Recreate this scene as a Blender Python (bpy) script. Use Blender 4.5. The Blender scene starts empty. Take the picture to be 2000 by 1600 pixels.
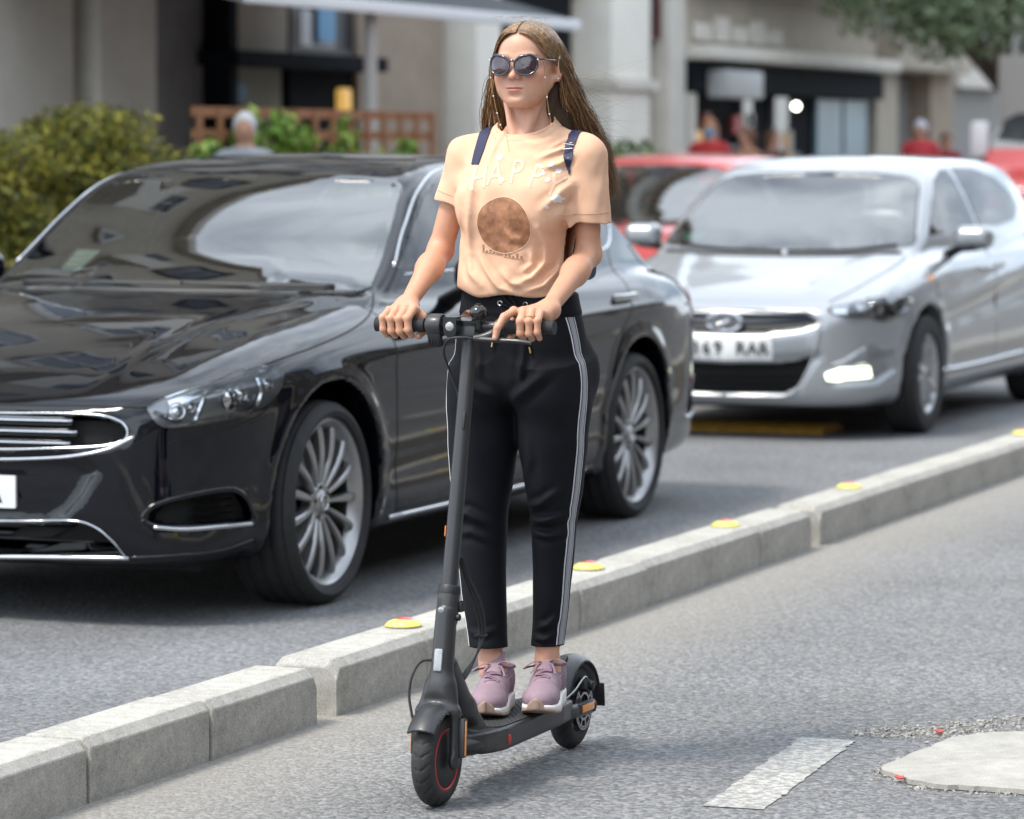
import bpy, math, random
import numpy as np
from mathutils import Vector, Matrix
from mathutils.geometry import delaunay_2d_cdt
from mathutils.bvhtree import BVHTree

scene = bpy.context.scene
COL = scene.collection
rad = math.radians
random.seed(7)
RNG = np.random.default_rng(7)

# ------------------------------------------------------------------ camera
# world axes: +Y runs along the street away from the camera, +X to the right of it
cam_d = bpy.data.cameras.new('camera')
cam = bpy.data.objects.new('camera', cam_d)
COL.objects.link(cam)
cam.location = (0, 0, 1.5)
cam.rotation_euler = (rad(90) - math.atan(510 / 7000), 0, rad(21.75))
cam_d.sensor_width = 36
cam_d.lens = 126
cam_d.clip_start = 0.1
cam_d.clip_end = 2000
cam_d.dof.use_dof = True
cam_d.dof.focus_distance = 8.65
cam_d.dof.aperture_fstop = 4.2
scene.camera = cam

# ------------------------------------------------------------------ sky and sun
SUN_EL, SUN_AZ = rad(58), rad(216)      # azimuth measured from +Y towards +X
world = bpy.data.worlds.new('World')
scene.world = world
world.use_nodes = True
wn, wl = world.node_tree.nodes, world.node_tree.links
wn.clear()
w_out = wn.new('ShaderNodeOutputWorld')
w_bg = wn.new('ShaderNodeBackground')
w_bg.inputs['Strength'].default_value = 0.108
sky = wn.new('ShaderNodeTexSky')
sky.sky_type = 'NISHITA'
sky.sun_disc = False
sky.sun_elevation = SUN_EL
sky.sun_rotation = SUN_AZ
sky.dust_density = 0.4
sky.ozone_density = 2.0
w_tc = wn.new('ShaderNodeTexCoord')
w_map = wn.new('ShaderNodeMapping')
w_map.inputs['Scale'].default_value = (1.0, 1.0, 1.7)
w_noise = wn.new('ShaderNodeTexNoise')
w_noise.inputs['Scale'].default_value = 2.6
w_noise.inputs['Detail'].default_value = 7
w_noise.inputs['Roughness'].default_value = 0.55
w_ramp = wn.new('ShaderNodeValToRGB')
w_ramp.color_ramp.elements[0].position = 0.30
w_ramp.color_ramp.elements[1].position = 0.58
w_mix = wn.new('ShaderNodeMix')
w_mix.data_type = 'RGBA'
w_mix.inputs[7].default_value = (15.7, 17.3, 19.2, 1)
wl.new(w_tc.outputs['Generated'], w_map.inputs['Vector'])
wl.new(w_map.outputs[0], w_noise.inputs['Vector'])
wl.new(w_noise.outputs['Fac'], w_ramp.inputs['Fac'])
wl.new(w_ramp.outputs['Color'], w_mix.inputs[0])
wl.new(sky.outputs['Color'], w_mix.inputs[6])
wl.new(w_mix.outputs[2], w_bg.inputs['Color'])
wl.new(w_bg.outputs[0], w_out.inputs['Surface'])

sun_d = bpy.data.lights.new('sun', 'SUN')
sun_d.energy = 2.9
sun_d.angle = rad(14)
sun_d.color = (1.0, 0.93, 0.83)
sun = bpy.data.objects.new('sun', sun_d)
COL.objects.link(sun)
_sd = Vector((math.sin(SUN_AZ) * math.cos(SUN_EL), math.cos(SUN_AZ) * math.cos(SUN_EL), math.sin(SUN_EL)))
sun.rotation_euler = _sd.to_track_quat('Z', 'Y').to_euler()

scene.view_settings.view_transform = 'Standard'
scene.view_settings.look = 'None'
scene.view_settings.exposure = 0.46
scene.view_settings.gamma = 1.0
scene.view_settings.use_curve_mapping = False
scene.render.engine = 'CYCLES'
scene.cycles.use_denoising = True
scene.cycles.max_bounces = 8
scene.cycles.transparent_max_bounces = 12
scene.cycles.caustics_reflective = False
scene.cycles.caustics_refractive = False
scene.cycles.sample_clamp_indirect = 6.0

# ------------------------------------------------------------------ materials
MATS = {}
def mat(name, col=(0.5, 0.5, 0.5), rough=0.5, metal=0.0, coat=0.0, spec=0.5, var=0.0, vscale=20.0,
        bump=0.0, bscale=200.0, emit=None, estr=0.0, attr=None, sss=0.0, sheen=0.0, trans=0.0, rvar=0.0, coatr=0.03, detail=4.0):
    if name in MATS:
        return MATS[name]
    m = bpy.data.materials.new(name)
    m.use_nodes = True
    n, l = m.node_tree.nodes, m.node_tree.links
    b = n['Principled BSDF']
    b.inputs['Base Color'].default_value = (*col, 1)
    b.inputs['Roughness'].default_value = rough
    b.inputs['Metallic'].default_value = metal
    b.inputs['Coat Weight'].default_value = coat
    b.inputs['Coat Roughness'].default_value = coatr
    b.inputs['Specular IOR Level'].default_value = spec
    b.inputs['Sheen Weight'].default_value = sheen
    b.inputs['Transmission Weight'].default_value = trans
    if sss:
        b.inputs['Subsurface Weight'].default_value = sss
        b.inputs['Subsurface Radius'].default_value = (0.9, 0.35, 0.18)
        b.inputs['Subsurface Scale'].default_value = 0.012
    if emit:
        b.inputs['Emission Color'].default_value = (*emit, 1)
        b.inputs['Emission Strength'].default_value = estr
    base = None
    if attr:
        a = n.new('ShaderNodeAttribute')
        a.attribute_name = attr
        base = a.outputs['Color']
        l.new(base, b.inputs['Base Color'])
    if var or bump or rvar:
        tc = n.new('ShaderNodeTexCoord')
    if var or rvar:
        no = n.new('ShaderNodeTexNoise')
        no.inputs['Scale'].default_value = vscale
        no.inputs['Detail'].default_value = detail
        no.inputs['Roughness'].default_value = 0.6
        l.new(tc.outputs['Object'], no.inputs['Vector'])
    if var:
        mr = n.new('ShaderNodeMapRange')
        mr.inputs['From Min'].default_value = 0.25
        mr.inputs['From Max'].default_value = 0.75
        mr.inputs['To Min'].default_value = 1 - var
        mr.inputs['To Max'].default_value = 1 + var
        l.new(no.outputs['Fac'], mr.inputs['Value'])
        mx = n.new('ShaderNodeMix')
        mx.data_type = 'RGBA'
        mx.blend_type = 'MULTIPLY'
        mx.inputs[0].default_value = 1
        if base:
            l.new(base, mx.inputs[6])
        else:
            mx.inputs[6].default_value = (*col, 1)
        l.new(mr.outputs[0], mx.inputs[7])
        l.new(mx.outputs[2], b.inputs['Base Color'])
    if rvar:
        mr2 = n.new('ShaderNodeMapRange')
        mr2.inputs['From Min'].default_value = 0.3
        mr2.inputs['From Max'].default_value = 0.7
        mr2.inputs['To Min'].default_value = max(0.02, rough - rvar)
        mr2.inputs['To Max'].default_value = min(1, rough + rvar)
        l.new(no.outputs['Fac'], mr2.inputs['Value'])
        l.new(mr2.outputs[0], b.inputs['Roughness'])
    if bump:
        nb = n.new('ShaderNodeTexNoise')
        nb.inputs['Scale'].default_value = bscale
        nb.inputs['Detail'].default_value = 3
        l.new(tc.outputs['Object'], nb.inputs['Vector'])
        bp = n.new('ShaderNodeBump')
        bp.inputs['Strength'].default_value = bump
        bp.inputs['Distance'].default_value = 0.004
        l.new(nb.outputs['Fac'], bp.inputs['Height'])
        l.new(bp.outputs[0], b.inputs['Normal'])
    MATS[name] = m
    return m

def glass_mat(name, tint, ior=1.5, rough=0.0):
    if name in MATS:
        return MATS[name]
    m = bpy.data.materials.new(name)
    m.use_nodes = True
    n, l = m.node_tree.nodes, m.node_tree.links
    n.remove(n['Principled BSDF'])
    o = n['Material Output']
    tr = n.new('ShaderNodeBsdfTransparent')
    tr.inputs['Color'].default_value = (*tint, 1)
    gl = n.new('ShaderNodeBsdfGlossy')
    gl.inputs['Roughness'].default_value = rough
    fr = n.new('ShaderNodeFresnel')
    fr.inputs['IOR'].default_value = ior
    mx = n.new('ShaderNodeMixShader')
    l.new(fr.outputs[0], mx.inputs[0])
    l.new(tr.outputs[0], mx.inputs[1])
    l.new(gl.outputs[0], mx.inputs[2])
    l.new(mx.outputs[0], o.inputs['Surface'])
    MATS[name] = m
    return m

# ------------------------------------------------------------------ object helpers
def tag(o, label=None, cat=None, group=None, kind=None):
    if label: o['label'] = label
    if cat: o['category'] = cat
    if group: o['group'] = group
    if kind: o['kind'] = kind
    return o

def empty(name, loc=(0, 0, 0), rz=0.0, parent=None):
    o = bpy.data.objects.new(name, None)
    o.empty_display_size = 0.1
    o.location = loc
    o.rotation_euler = (0, 0, rz)
    o.parent = parent
    COL.objects.link(o)
    return o

def make_mesh(name, V, F, smooth=True):
    """V (n,3); F list of int arrays (m,3) or (m,4), or a list of index lists"""
    me = bpy.data.meshes.new(name)
    V = np.asarray(V, dtype=np.float32)
    if isinstance(F, np.ndarray):
        F = [F]
    if len(F) and isinstance(F[0], np.ndarray) and F[0].ndim == 2:
        loops = np.concatenate([f.ravel() for f in F]).astype(np.int32)
        tot = np.concatenate([np.full(len(f), f.shape[1], np.int32) for f in F])
    else:
        loops = np.array([i for f in F for i in f], np.int32)
        tot = np.array([len(f) for f in F], np.int32)
    start = np.concatenate([[0], np.cumsum(tot)[:-1]]).astype(np.int32)
    me.vertices.add(len(V))
    me.vertices.foreach_set('co', V.ravel())
    me.loops.add(len(loops))
    me.loops.foreach_set('vertex_index', loops)
    me.polygons.add(len(tot))
    me.polygons.foreach_set('loop_start', start)
    me.polygons.foreach_set('loop_total', tot)
    me.polygons.foreach_set('use_smooth', np.full(len(tot), bool(smooth)))
    me.update(calc_edges=True)
    me.validate()
    return me

def obj(name, me, m=None, parent=None, loc=None):
    o = bpy.data.objects.new(name, me)
    if m is not None and len(me.materials) == 0:
        me.materials.append(m)
    o.parent = parent
    if loc is not None:
        o.location = loc
    COL.objects.link(o)
    return o

def set_col(me, C, name='Col'):
    a = me.color_attributes.new(name, 'FLOAT_COLOR', 'POINT')
    C = np.asarray(C, np.float32)
    if C.shape[1] == 3:
        C = np.concatenate([C, np.ones((len(C), 1), np.float32)], 1)
    a.data.foreach_set('color', C.ravel())

def sharp_by_angle(me, ang=35):
    me.set_sharp_from_angle(angle=rad(ang))

def crspline(P, n, closed=False):
    """Catmull-Rom through points P, n samples per span"""
    P = np.asarray(P, float)
    N = len(P)
    out = []
    spans = N if closed else N - 1
    t = np.linspace(0, 1, n, endpoint=False)[:, None]
    for i in range(spans):
        if closed:
            p0, p1, p2, p3 = P[(i - 1) % N], P[i], P[(i + 1) % N], P[(i + 2) % N]
        else:
            p1, p2 = P[i], P[i + 1]
            p0 = P[i - 1] if i > 0 else 2 * p1 - p2
            p3 = P[i + 2] if i + 2 < N else 2 * p2 - p1
        # centripetal-ish tangents limited by span length to avoid overshoot
        L = np.linalg.norm(p2 - p1)
        m1 = (p2 - p0) * L / max(np.linalg.norm(p1 - p0) + L, 1e-9)
        m2 = (p3 - p1) * L / max(np.linalg.norm(p3 - p2) + L, 1e-9)
        h00 = 2 * t**3 - 3 * t**2 + 1; h10 = t**3 - 2 * t**2 + t
        h01 = -2 * t**3 + 3 * t**2; h11 = t**3 - t**2
        out.append(h00 * p1 + h10 * m1 + h01 * p2 + h11 * m2)
    if not closed:
        out.append(P[-1:])
    return np.concatenate(out)

def spl(x, xs, ys):
    """smooth monotone-ish cubic interpolation of a table"""
    xs = np.asarray(xs, float); ys = np.asarray(ys, float)
    d = np.diff(ys) / np.diff(xs)
    m = np.zeros_like(ys)
    m[1:-1] = np.where(d[:-1] * d[1:] > 0, 2 * d[:-1] * d[1:] / (d[:-1] + d[1:] + 1e-12), 0)
    m[0], m[-1] = d[0], d[-1]
    x = np.clip(x, xs[0], xs[-1])
    i = np.clip(np.searchsorted(xs, x) - 1, 0, len(xs) - 2)
    h = xs[i + 1] - xs[i]
    t = (x - xs[i]) / h
    return ((2 * t**3 - 3 * t**2 + 1) * ys[i] + (t**3 - 2 * t**2 + t) * h * m[i]
            + (-2 * t**3 + 3 * t**2) * ys[i + 1] + (t**3 - t**2) * h * m[i + 1])

class G:
    """collects shapes into one mesh"""
    def __init__(s):
        s.V = []; s.F = []; s.n = 0
    def add(s, V, F, M=None):
        V = np.asarray(V, float)
        if M is not None:
            M = np.array(M)
            V = V @ M[:3, :3].T + M[:3, 3]
        s.V.append(V)
        s.F += [[i + s.n for i in f] for f in F]
        s.n += len(V)
        return s
    def box(s, lo, hi, M=None, bev=0.0):
        lo = np.array(lo, float); hi = np.array(hi, float)
        if bev <= 0:
            V = [(x, y, z) for x in (lo[0], hi[0]) for y in (lo[1], hi[1]) for z in (lo[2], hi[2])]
            F = [(0, 1, 3, 2), (4, 6, 7, 5), (0, 4, 5, 1), (2, 3, 7, 6), (0, 2, 6, 4), (1, 5, 7, 3)]
            return s.add(V, F, M)
        import bmesh
        bm = bmesh.new()
        bmesh.ops.create_cube(bm, size=1)
        for v in bm.verts:
            v.co = Vector([(lo[i] + hi[i]) / 2 + v.co[i] * (hi[i] - lo[i]) for i in range(3)])
        bmesh.ops.bevel(bm, geom=bm.edges[:], offset=min(bev, 0.49 * float((hi - lo).min())), segments=2, profile=0.6, affect='EDGES')
        bm.verts.index_update()
        s.add([v.co[:] for v in bm.verts], [[v.index for v in f.verts] for f in bm.faces], M)
        bm.free()
        return s
    def tube(s, path, r, n=8, caps=True, flat=None, up=None, M=None):
        """flat: second radius (ribbon); up: preferred normal direction"""
        P = np.asarray(path, float)
        N = len(P)
        R = np.broadcast_to(np.asarray(r, float), (N,))
        R2 = R if flat is None else np.broadcast_to(np.asarray(flat, float), (N,))
        T = np.gradient(P, axis=0)
        T /= np.linalg.norm(T, axis=1)[:, None] + 1e-12
        a = np.array(up, float) if up is not None else (np.array([0, 0, 1.]) if abs(T[0][2]) < 0.9 else np.array([1., 0, 0]))
        V = []
        ang = np.linspace(0, 2 * math.pi, n, endpoint=False)
        for i in range(N):
            b = np.cross(T[i], a); b /= np.linalg.norm(b) + 1e-12
            a2 = np.cross(b, T[i])
            if up is None:
                a = a2
            V.append(P[i] + np.cos(ang)[:, None] * b * R[i] + np.sin(ang)[:, None] * a2 * R2[i])
        V = np.concatenate(V)
        F = []
        for i in range(N - 1):
            for j in range(n):
                k = (j + 1) % n
                F.append((i * n + j, i * n + k, (i + 1) * n + k, (i + 1) * n + j))
        if caps:
            F.append(tuple(range(n - 1, -1, -1)))
            F.append(tuple((N - 1) * n + j for j in range(n)))
        return s.add(V, F, M)
    def lathe(s, prof, n=32, M=None, axis='x', closed=False):
        """prof [(axial, radius)]; revolves about axis"""
        prof = np.asarray(prof, float)
        ang = np.linspace(0, 2 * math.pi, n, endpoint=False)
        V = []
        for a_, r_ in prof:
            c, q = np.cos(ang) * r_, np.sin(ang) * r_
            A = np.full(n, a_)
            V.append(np.stack({'x': (A, c, q), 'y': (q, A, c), 'z': (c, q, A)}[axis], 1))
        V = np.concatenate(V)
        F = []
        m = len(prof)
        for i in range(m if closed else m - 1):
            for j in range(n):
                k = (j + 1) % n
                i2 = (i + 1) % m
                F.append((i * n + j, i2 * n + j, i2 * n + k, i * n + k))
        return s.add(V, F, M)
    def prism(s, poly, h0, h1, axis='z', M=None):
        """poly 2D (ccw) extruded between h0 and h1 along axis"""
        n = len(poly)
        V = []
        for h in (h0, h1):
            for p in poly:
                V.append({'z': (p[0], p[1], h), 'x': (h, p[0], p[1]), 'y': (p[0], h, p[1])}[axis])
        F = [tuple(range(n - 1, -1, -1)), tuple(range(n, 2 * n))]
        F += [(i, (i + 1) % n, n + (i + 1) % n, n + i) for i in range(n)]
        return s.add(V, F, M)
    def sphere(s, c, r, n=12, M=None):
        r = np.broadcast_to(np.asarray(r, float), (3,))
        th = np.linspace(0, math.pi, n // 2 + 1)
        V = [(c[0], c[1], c[2] + r[2])]
        for t in th[1:-1]:
            for a in np.linspace(0, 2 * math.pi, n, endpoint=False):
                V.append((c[0] + r[0] * math.sin(t) * math.cos(a), c[1] + r[1] * math.sin(t) * math.sin(a), c[2] + r[2] * math.cos(t)))
        V.append((c[0], c[1], c[2] - r[2]))
        F = []
        m = n // 2 - 1
        for j in range(n):
            F.append((0, 1 + j, 1 + (j + 1) % n))
            for i in range(m - 1):
                F.append((1 + i * n + j, 1 + (i + 1) * n + j, 1 + (i + 1) * n + (j + 1) % n, 1 + i * n + (j + 1) % n))
            F.append((1 + (m - 1) * n + j, len(V) - 1, 1 + (m - 1) * n + (j + 1) % n))
        return s.add(V, F, M)
    def mesh(s, name='mesh', smooth=True, ang=40):
        V = np.concatenate(s.V)
        me = make_mesh(name, V, s.F, smooth)
        if smooth and ang:
            sharp_by_angle(me, ang)
        return me
    def build(s, name, m, parent=None, loc=None, smooth=True, ang=40):
        o = obj(name, s.mesh(name, smooth, ang), m, parent, loc)
        import bmesh
        bm = bmesh.new(); bm.from_mesh(o.data)
        bmesh.ops.recalc_face_normals(bm, faces=bm.faces)
        bm.to_mesh(o.data); bm.free()
        return o

def T(x=0, y=0, z=0, rx=0, ry=0, rz=0, s=1):
    return Matrix.Translation((x, y, z)) @ Matrix.Rotation(rz, 4, 'Z') @ Matrix.Rotation(ry, 4, 'Y') @ Matrix.Rotation(rx, 4, 'X') @ Matrix.Scale(s, 4)

# ------------------------------------------------------------------ implicit surfaces
def smin(a, b, k):
    h = np.clip(0.5 + 0.5 * (b - a) / k, 0, 1)
    return b + (a - b) * h - k * h * (1 - h)
def smax(a, b, k):
    return -smin(-a, -b, k)
def rcone(P, a, b, r1, r2):
    a = np.asarray(a, P.dtype); b = np.asarray(b, P.dtype)
    ba = b - a
    t = np.clip(((P - a) @ ba) / (ba @ ba), 0, 1)
    return np.linalg.norm(P - a - t[:, None] * ba, axis=1) - (r1 + (r2 - r1) * t)
def ell(P, c, r, R=None):
    Q = P - np.asarray(c, P.dtype)
    if R is not None:
        Q = Q @ np.asarray(R, P.dtype)
    r = np.asarray(r, P.dtype)
    k1 = np.linalg.norm(Q / r, axis=1)
    k2 = np.linalg.norm(Q / (r * r), axis=1) + 1e-9
    return k1 * (k1 - 1) / k2
def poly_sdf(U, W, poly):
    """signed distance to a closed 2D polygon (negative inside)"""
    poly = np.asarray(poly, float)
    d = np.full(U.shape, 1e9)
    inside = np.zeros(U.shape, bool)
    for i in range(len(poly)):
        ax, ay = poly[i - 1]; bx, by = poly[i]
        ex, ey = bx - ax, by - ay
        wx, wy = U - ax, W - ay
        t = np.clip((wx * ex + wy * ey) / (ex * ex + ey * ey + 1e-12), 0, 1)
        dx, dy = wx - ex * t, wy - ey * t
        d = np.minimum(d, dx * dx + dy * dy)
        c = (ay > W) != (by > W)
        if ey != 0:
            inside ^= c & (U < ex * (W - ay) / ey + ax)
    d = np.sqrt(d)
    return np.where(inside, -d, d)
def rotm(rx=0, ry=0, rz=0):
    return np.array(Matrix.Rotation(rz, 3, 'Z') @ Matrix.Rotation(ry, 3, 'Y') @ Matrix.Rotation(rx, 3, 'X'))

def grad(f, P, e):
    g = np.empty_like(P)
    for i in range(3):
        o = np.zeros(3, P.dtype); o[i] = e
        g[:, i] = (f(P + o) - f(P - o)) / (2 * e)
    return g

def snet(f, lo, hi, h, proj=2, B=8):
    """surface nets over a sparse block grid, vertices pulled onto f = 0"""
    lo = np.asarray(lo, float); hi = np.asarray(hi, float)
    nb = np.ceil((hi - lo) / h / B).astype(int) + 1
    n = nb * B
    cb = [lo[i] + (np.arange(nb[i]) * B + (B - 1) / 2) * h for i in range(3)]
    cx = np.stack(np.meshgrid(*cb, indexing='ij'), -1).reshape(-1, 3)
    dc = f(cx)
    act = np.abs(dc) < B * h * 0.87 * 1.35 + 2 * h
    D = np.where(dc < 0, -1.0, 1.0).astype(np.float32).reshape(nb)
    D = D.repeat(B, 0).repeat(B, 1).repeat(B, 2)
    bi = np.stack(np.unravel_index(np.nonzero(act)[0], nb), 1)
    o = np.stack(np.meshgrid(*[np.arange(B)] * 3, indexing='ij'), -1).reshape(-1, 3)
    ch = 300
    for s in range(0, len(bi), ch):
        ii = bi[s:s + ch][:, None, :] * B + o[None]
        ii = ii.reshape(-1, 3)
        D[ii[:, 0], ii[:, 1], ii[:, 2]] = f(lo + ii * h)
    S = D < 0
    a = S[:-1] | S[1:]; a = a[:, :-1] | a[:, 1:]; a = a[:, :, :-1] | a[:, :, 1:]
    b = S[:-1] & S[1:]; b = b[:, :-1] & b[:, 1:]; b = b[:, :, :-1] & b[:, :, 1:]
    ci = np.argwhere(a & ~b)
    del a, b
    idx = np.full(n - 1, -1, np.int32)
    idx[ci[:, 0], ci[:, 1], ci[:, 2]] = np.arange(len(ci))
    acc = np.zeros((len(ci), 3)); cnt = np.zeros(len(ci))
    cor = {}
    for dx in (0, 1):
        for dy in (0, 1):
            for dz in (0, 1):
                cor[dx, dy, dz] = D[ci[:, 0] + dx, ci[:, 1] + dy, ci[:, 2] + dz].astype(float)
    for c0 in cor:
        for ax in range(3):
            if c0[ax] == 0:
                c1 = list(c0); c1[ax] = 1; c1 = tuple(c1)
                d0, d1 = cor[c0], cor[c1]
                m = (d0 < 0) != (d1 < 0)
                t = np.where(m, d0 / np.where(m, d0 - d1, 1), 0)
                p = np.zeros((len(ci), 3)) + np.array(c0, float)
                p[:, ax] = t
                acc += np.where(m[:, None], p, 0); cnt += m
    V = lo + (ci + acc / cnt[:, None]) * h
    Q = []
    for ax in range(3):
        b1, b2 = (ax + 1) % 3, (ax + 2) % 3
        s0 = np.moveaxis(S, ax, 0)
        e = np.argwhere(s0[:-1] != s0[1:])
        E = np.empty_like(e)
        rest = [i for i in range(3) if i != ax]
        E[:, ax] = e[:, 0]; E[:, rest[0]] = e[:, 1]; E[:, rest[1]] = e[:, 2]
        E = E[(E[:, b1] > 0) & (E[:, b2] > 0) & (E[:, b1] < n[b1] - 1) & (E[:, b2] < n[b2] - 1)]
        ins = S[E[:, 0], E[:, 1], E[:, 2]]
        def cell(o1, o2):
            q = E.copy(); q[:, b1] += o1; q[:, b2] += o2
            return idx[q[:, 0], q[:, 1], q[:, 2]]
        q = np.stack([cell(-1, -1), cell(0, -1), cell(0, 0), cell(-1, 0)], 1)
        q[~ins] = q[~ins][:, ::-1]
        Q.append(q[(q >= 0).all(1)])
    Q = np.concatenate(Q)
    for _ in range(proj):
        g = grad(f, V, h * 0.4)
        gg = (g * g).sum(1)
        st = (f(V) / np.maximum(gg, 0.2))[:, None] * g
        ln = np.linalg.norm(st, axis=1, keepdims=True)
        V = V - st * np.minimum(1, 0.7 * h / np.maximum(ln, 1e-9))
    return V, Q

def march(f, P, D, tmax=3.0, n=60):
    """sphere trace rays onto f=0; returns hit points and mask"""
    P = P.copy(); t = np.zeros(len(P))
    live = np.arange(len(P))
    for _ in range(n):
        d = f(P[live] + D[live] * t[live, None])
        t[live] = np.minimum(t[live] + d * 0.85, tmax)
        live = live[(np.abs(d) > 2e-4) & (t[live] < tmax)]
        if len(live) == 0:
            break
    Q = P + D * t[:, None]
    return Q, (np.abs(f(Q)) < 0.004)

def fill2d(poly, step, n_keep=None):
    """triangulate a 2D polygon with interior grid points; returns pts, tris, boundary index loop"""
    poly = np.asarray(poly, float)
    b = []
    for i in range(len(poly)):
        p, q = poly[i], poly[(i + 1) % len(poly)]
        k = max(1, int(np.linalg.norm(q - p) / step))
        for j in range(k):
            b.append(p + (q - p) * j / k)
    b = np.array(b)
    lo, hi = b.min(0), b.max(0)
    gx, gy = np.meshgrid(np.arange(lo[0] + step / 2, hi[0], step), np.arange(lo[1] + step / 2, hi[1], step))
    gx, gy = gx.ravel(), gy.ravel()
    d = poly_sdf(gx, gy, b)
    k = d < -step * 0.45
    pts = np.concatenate([b, np.stack([gx[k], gy[k]], 1)])
    nb = len(b)
    vs, es, fs, ov, oe, of = delaunay_2d_cdt([Vector(p) for p in pts], [(i, (i + 1) % nb) for i in range(nb)], [list(range(nb))], 1, 1e-6)
    vs = np.array([v[:] for v in vs])
    # boundary loop in the new indexing
    m = {}
    for i, o_ in enumerate(ov):
        for q in o_:
            m[q] = i
    loop = [m[i] for i in range(nb)]
    return vs, [list(f) for f in fs], loop
# ================================================================== ground, road, kerb
def asphalt(name, c0, c1, bs=0.5, dust=None):
    m = bpy.data.materials.new(name); m.use_nodes = True
    n, l = m.node_tree.nodes, m.node_tree.links
    b = n['Principled BSDF']; b.inputs['Roughness'].default_value = 0.82
    tc = n.new('ShaderNodeTexCoord')
    v = n.new('ShaderNodeTexVoronoi'); v.inputs['Scale'].default_value = 85; v.inputs['Randomness'].default_value = 1
    n1 = n.new('ShaderNodeTexNoise'); n1.inputs['Scale'].default_value = 160; n1.inputs['Detail'].default_value = 3
    n2 = n.new('ShaderNodeTexNoise'); n2.inputs['Scale'].default_value = 0.9; n2.inputs['Detail'].default_value = 5
    n3 = n.new('ShaderNodeTexNoise'); n3.inputs['Scale'].default_value = 48; n3.inputs['Detail'].default_value = 4; n3.inputs['Roughness'].default_value = .7
    for t in (v, n1, n2, n3):
        l.new(tc.outputs['Object'], t.inputs['Vector'])
    r = n.new('ShaderNodeValToRGB')
    r.color_ramp.elements[0].position = .30; r.color_ramp.elements[0].color = (*c0, 1)
    r.color_ramp.elements[1].position = .66; r.color_ramp.elements[1].color = (*c1, 1)
    l.new(n3.outputs['Fac'], r.inputs['Fac'])
    mr = n.new('ShaderNodeMapRange'); mr.inputs['From Min'].default_value = .3; mr.inputs['From Max'].default_value = .7
    mr.inputs['To Min'].default_value = .82; mr.inputs['To Max'].default_value = 1.16
    l.new(n2.outputs['Fac'], mr.inputs['Value'])
    mx = n.new('ShaderNodeMix'); mx.data_type = 'RGBA'; mx.blend_type = 'MULTIPLY'; mx.inputs[0].default_value = 1
    l.new(r.outputs[0], mx.inputs[6]); l.new(mr.outputs[0], mx.inputs[7])
    # single pale or dark stones
    r2 = n.new('ShaderNodeValToRGB')
    r2.color_ramp.elements[0].position = 0.0; r2.color_ramp.elements[0].color = (.48, .48, .49, 1)
    r2.color_ramp.elements[1].position = 1.0; r2.color_ramp.elements[1].color = (1.52, 1.50, 1.46, 1)
    sp = n.new('ShaderNodeSeparateColor'); l.new(v.outputs['Color'], sp.inputs[0]); l.new(sp.outputs[0], r2.inputs['Fac'])
    m2 = n.new('ShaderNodeMix'); m2.data_type = 'RGBA'; m2.blend_type = 'MULTIPLY'; m2.inputs[0].default_value = .8
    l.new(mx.outputs[2], m2.inputs[6]); l.new(r2.outputs[0], m2.inputs[7])
    last = m2.outputs[2]
    if dust:                       # sandy dust swept up along the kerb (x in metres)
        sx = n.new('ShaderNodeSeparateXYZ'); l.new(tc.outputs['Object'], sx.inputs[0])
        ad = n.new('ShaderNodeMath'); ad.operation = 'MULTIPLY_ADD'; ad.inputs[1].default_value = .35; l.new(n2.outputs['Fac'], ad.inputs[0]); l.new(sx.outputs[0], ad.inputs[2])
        md = n.new('ShaderNodeMapRange'); md.inputs['From Min'].default_value = dust[0]; md.inputs['From Max'].default_value = dust[1]
        md.inputs['To Min'].default_value = .62; md.inputs['To Max'].default_value = 0
        l.new(ad.outputs[0], md.inputs['Value'])
        m3 = n.new('ShaderNodeMix'); m3.data_type = 'RGBA'; m3.inputs[7].default_value = (.36, .33, .28, 1)
        l.new(md.outputs[0], m3.inputs[0]); l.new(last, m3.inputs[6])
        last = m3.outputs[2]
    l.new(last, b.inputs['Base Color'])
    h = n.new('ShaderNodeMath'); h.operation = 'ADD'; l.new(n1.outputs['Fac'], h.inputs[0])
    h2 = n.new('ShaderNodeMath'); h2.operation = 'MULTIPLY'; h2.inputs[1].default_value = 1.3
    l.new(v.outputs['Distance'], h2.inputs[0]); l.new(h2.outputs[0], h.inputs[1])
    bp = n.new('ShaderNodeBump'); bp.inputs['Strength'].default_value = bs; bp.inputs['Distance'].default_value = .006; bp.invert = True
    l.new(h.outputs[0], bp.inputs['Height']); l.new(bp.outputs[0], b.inputs['Normal'])
    return m

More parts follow.
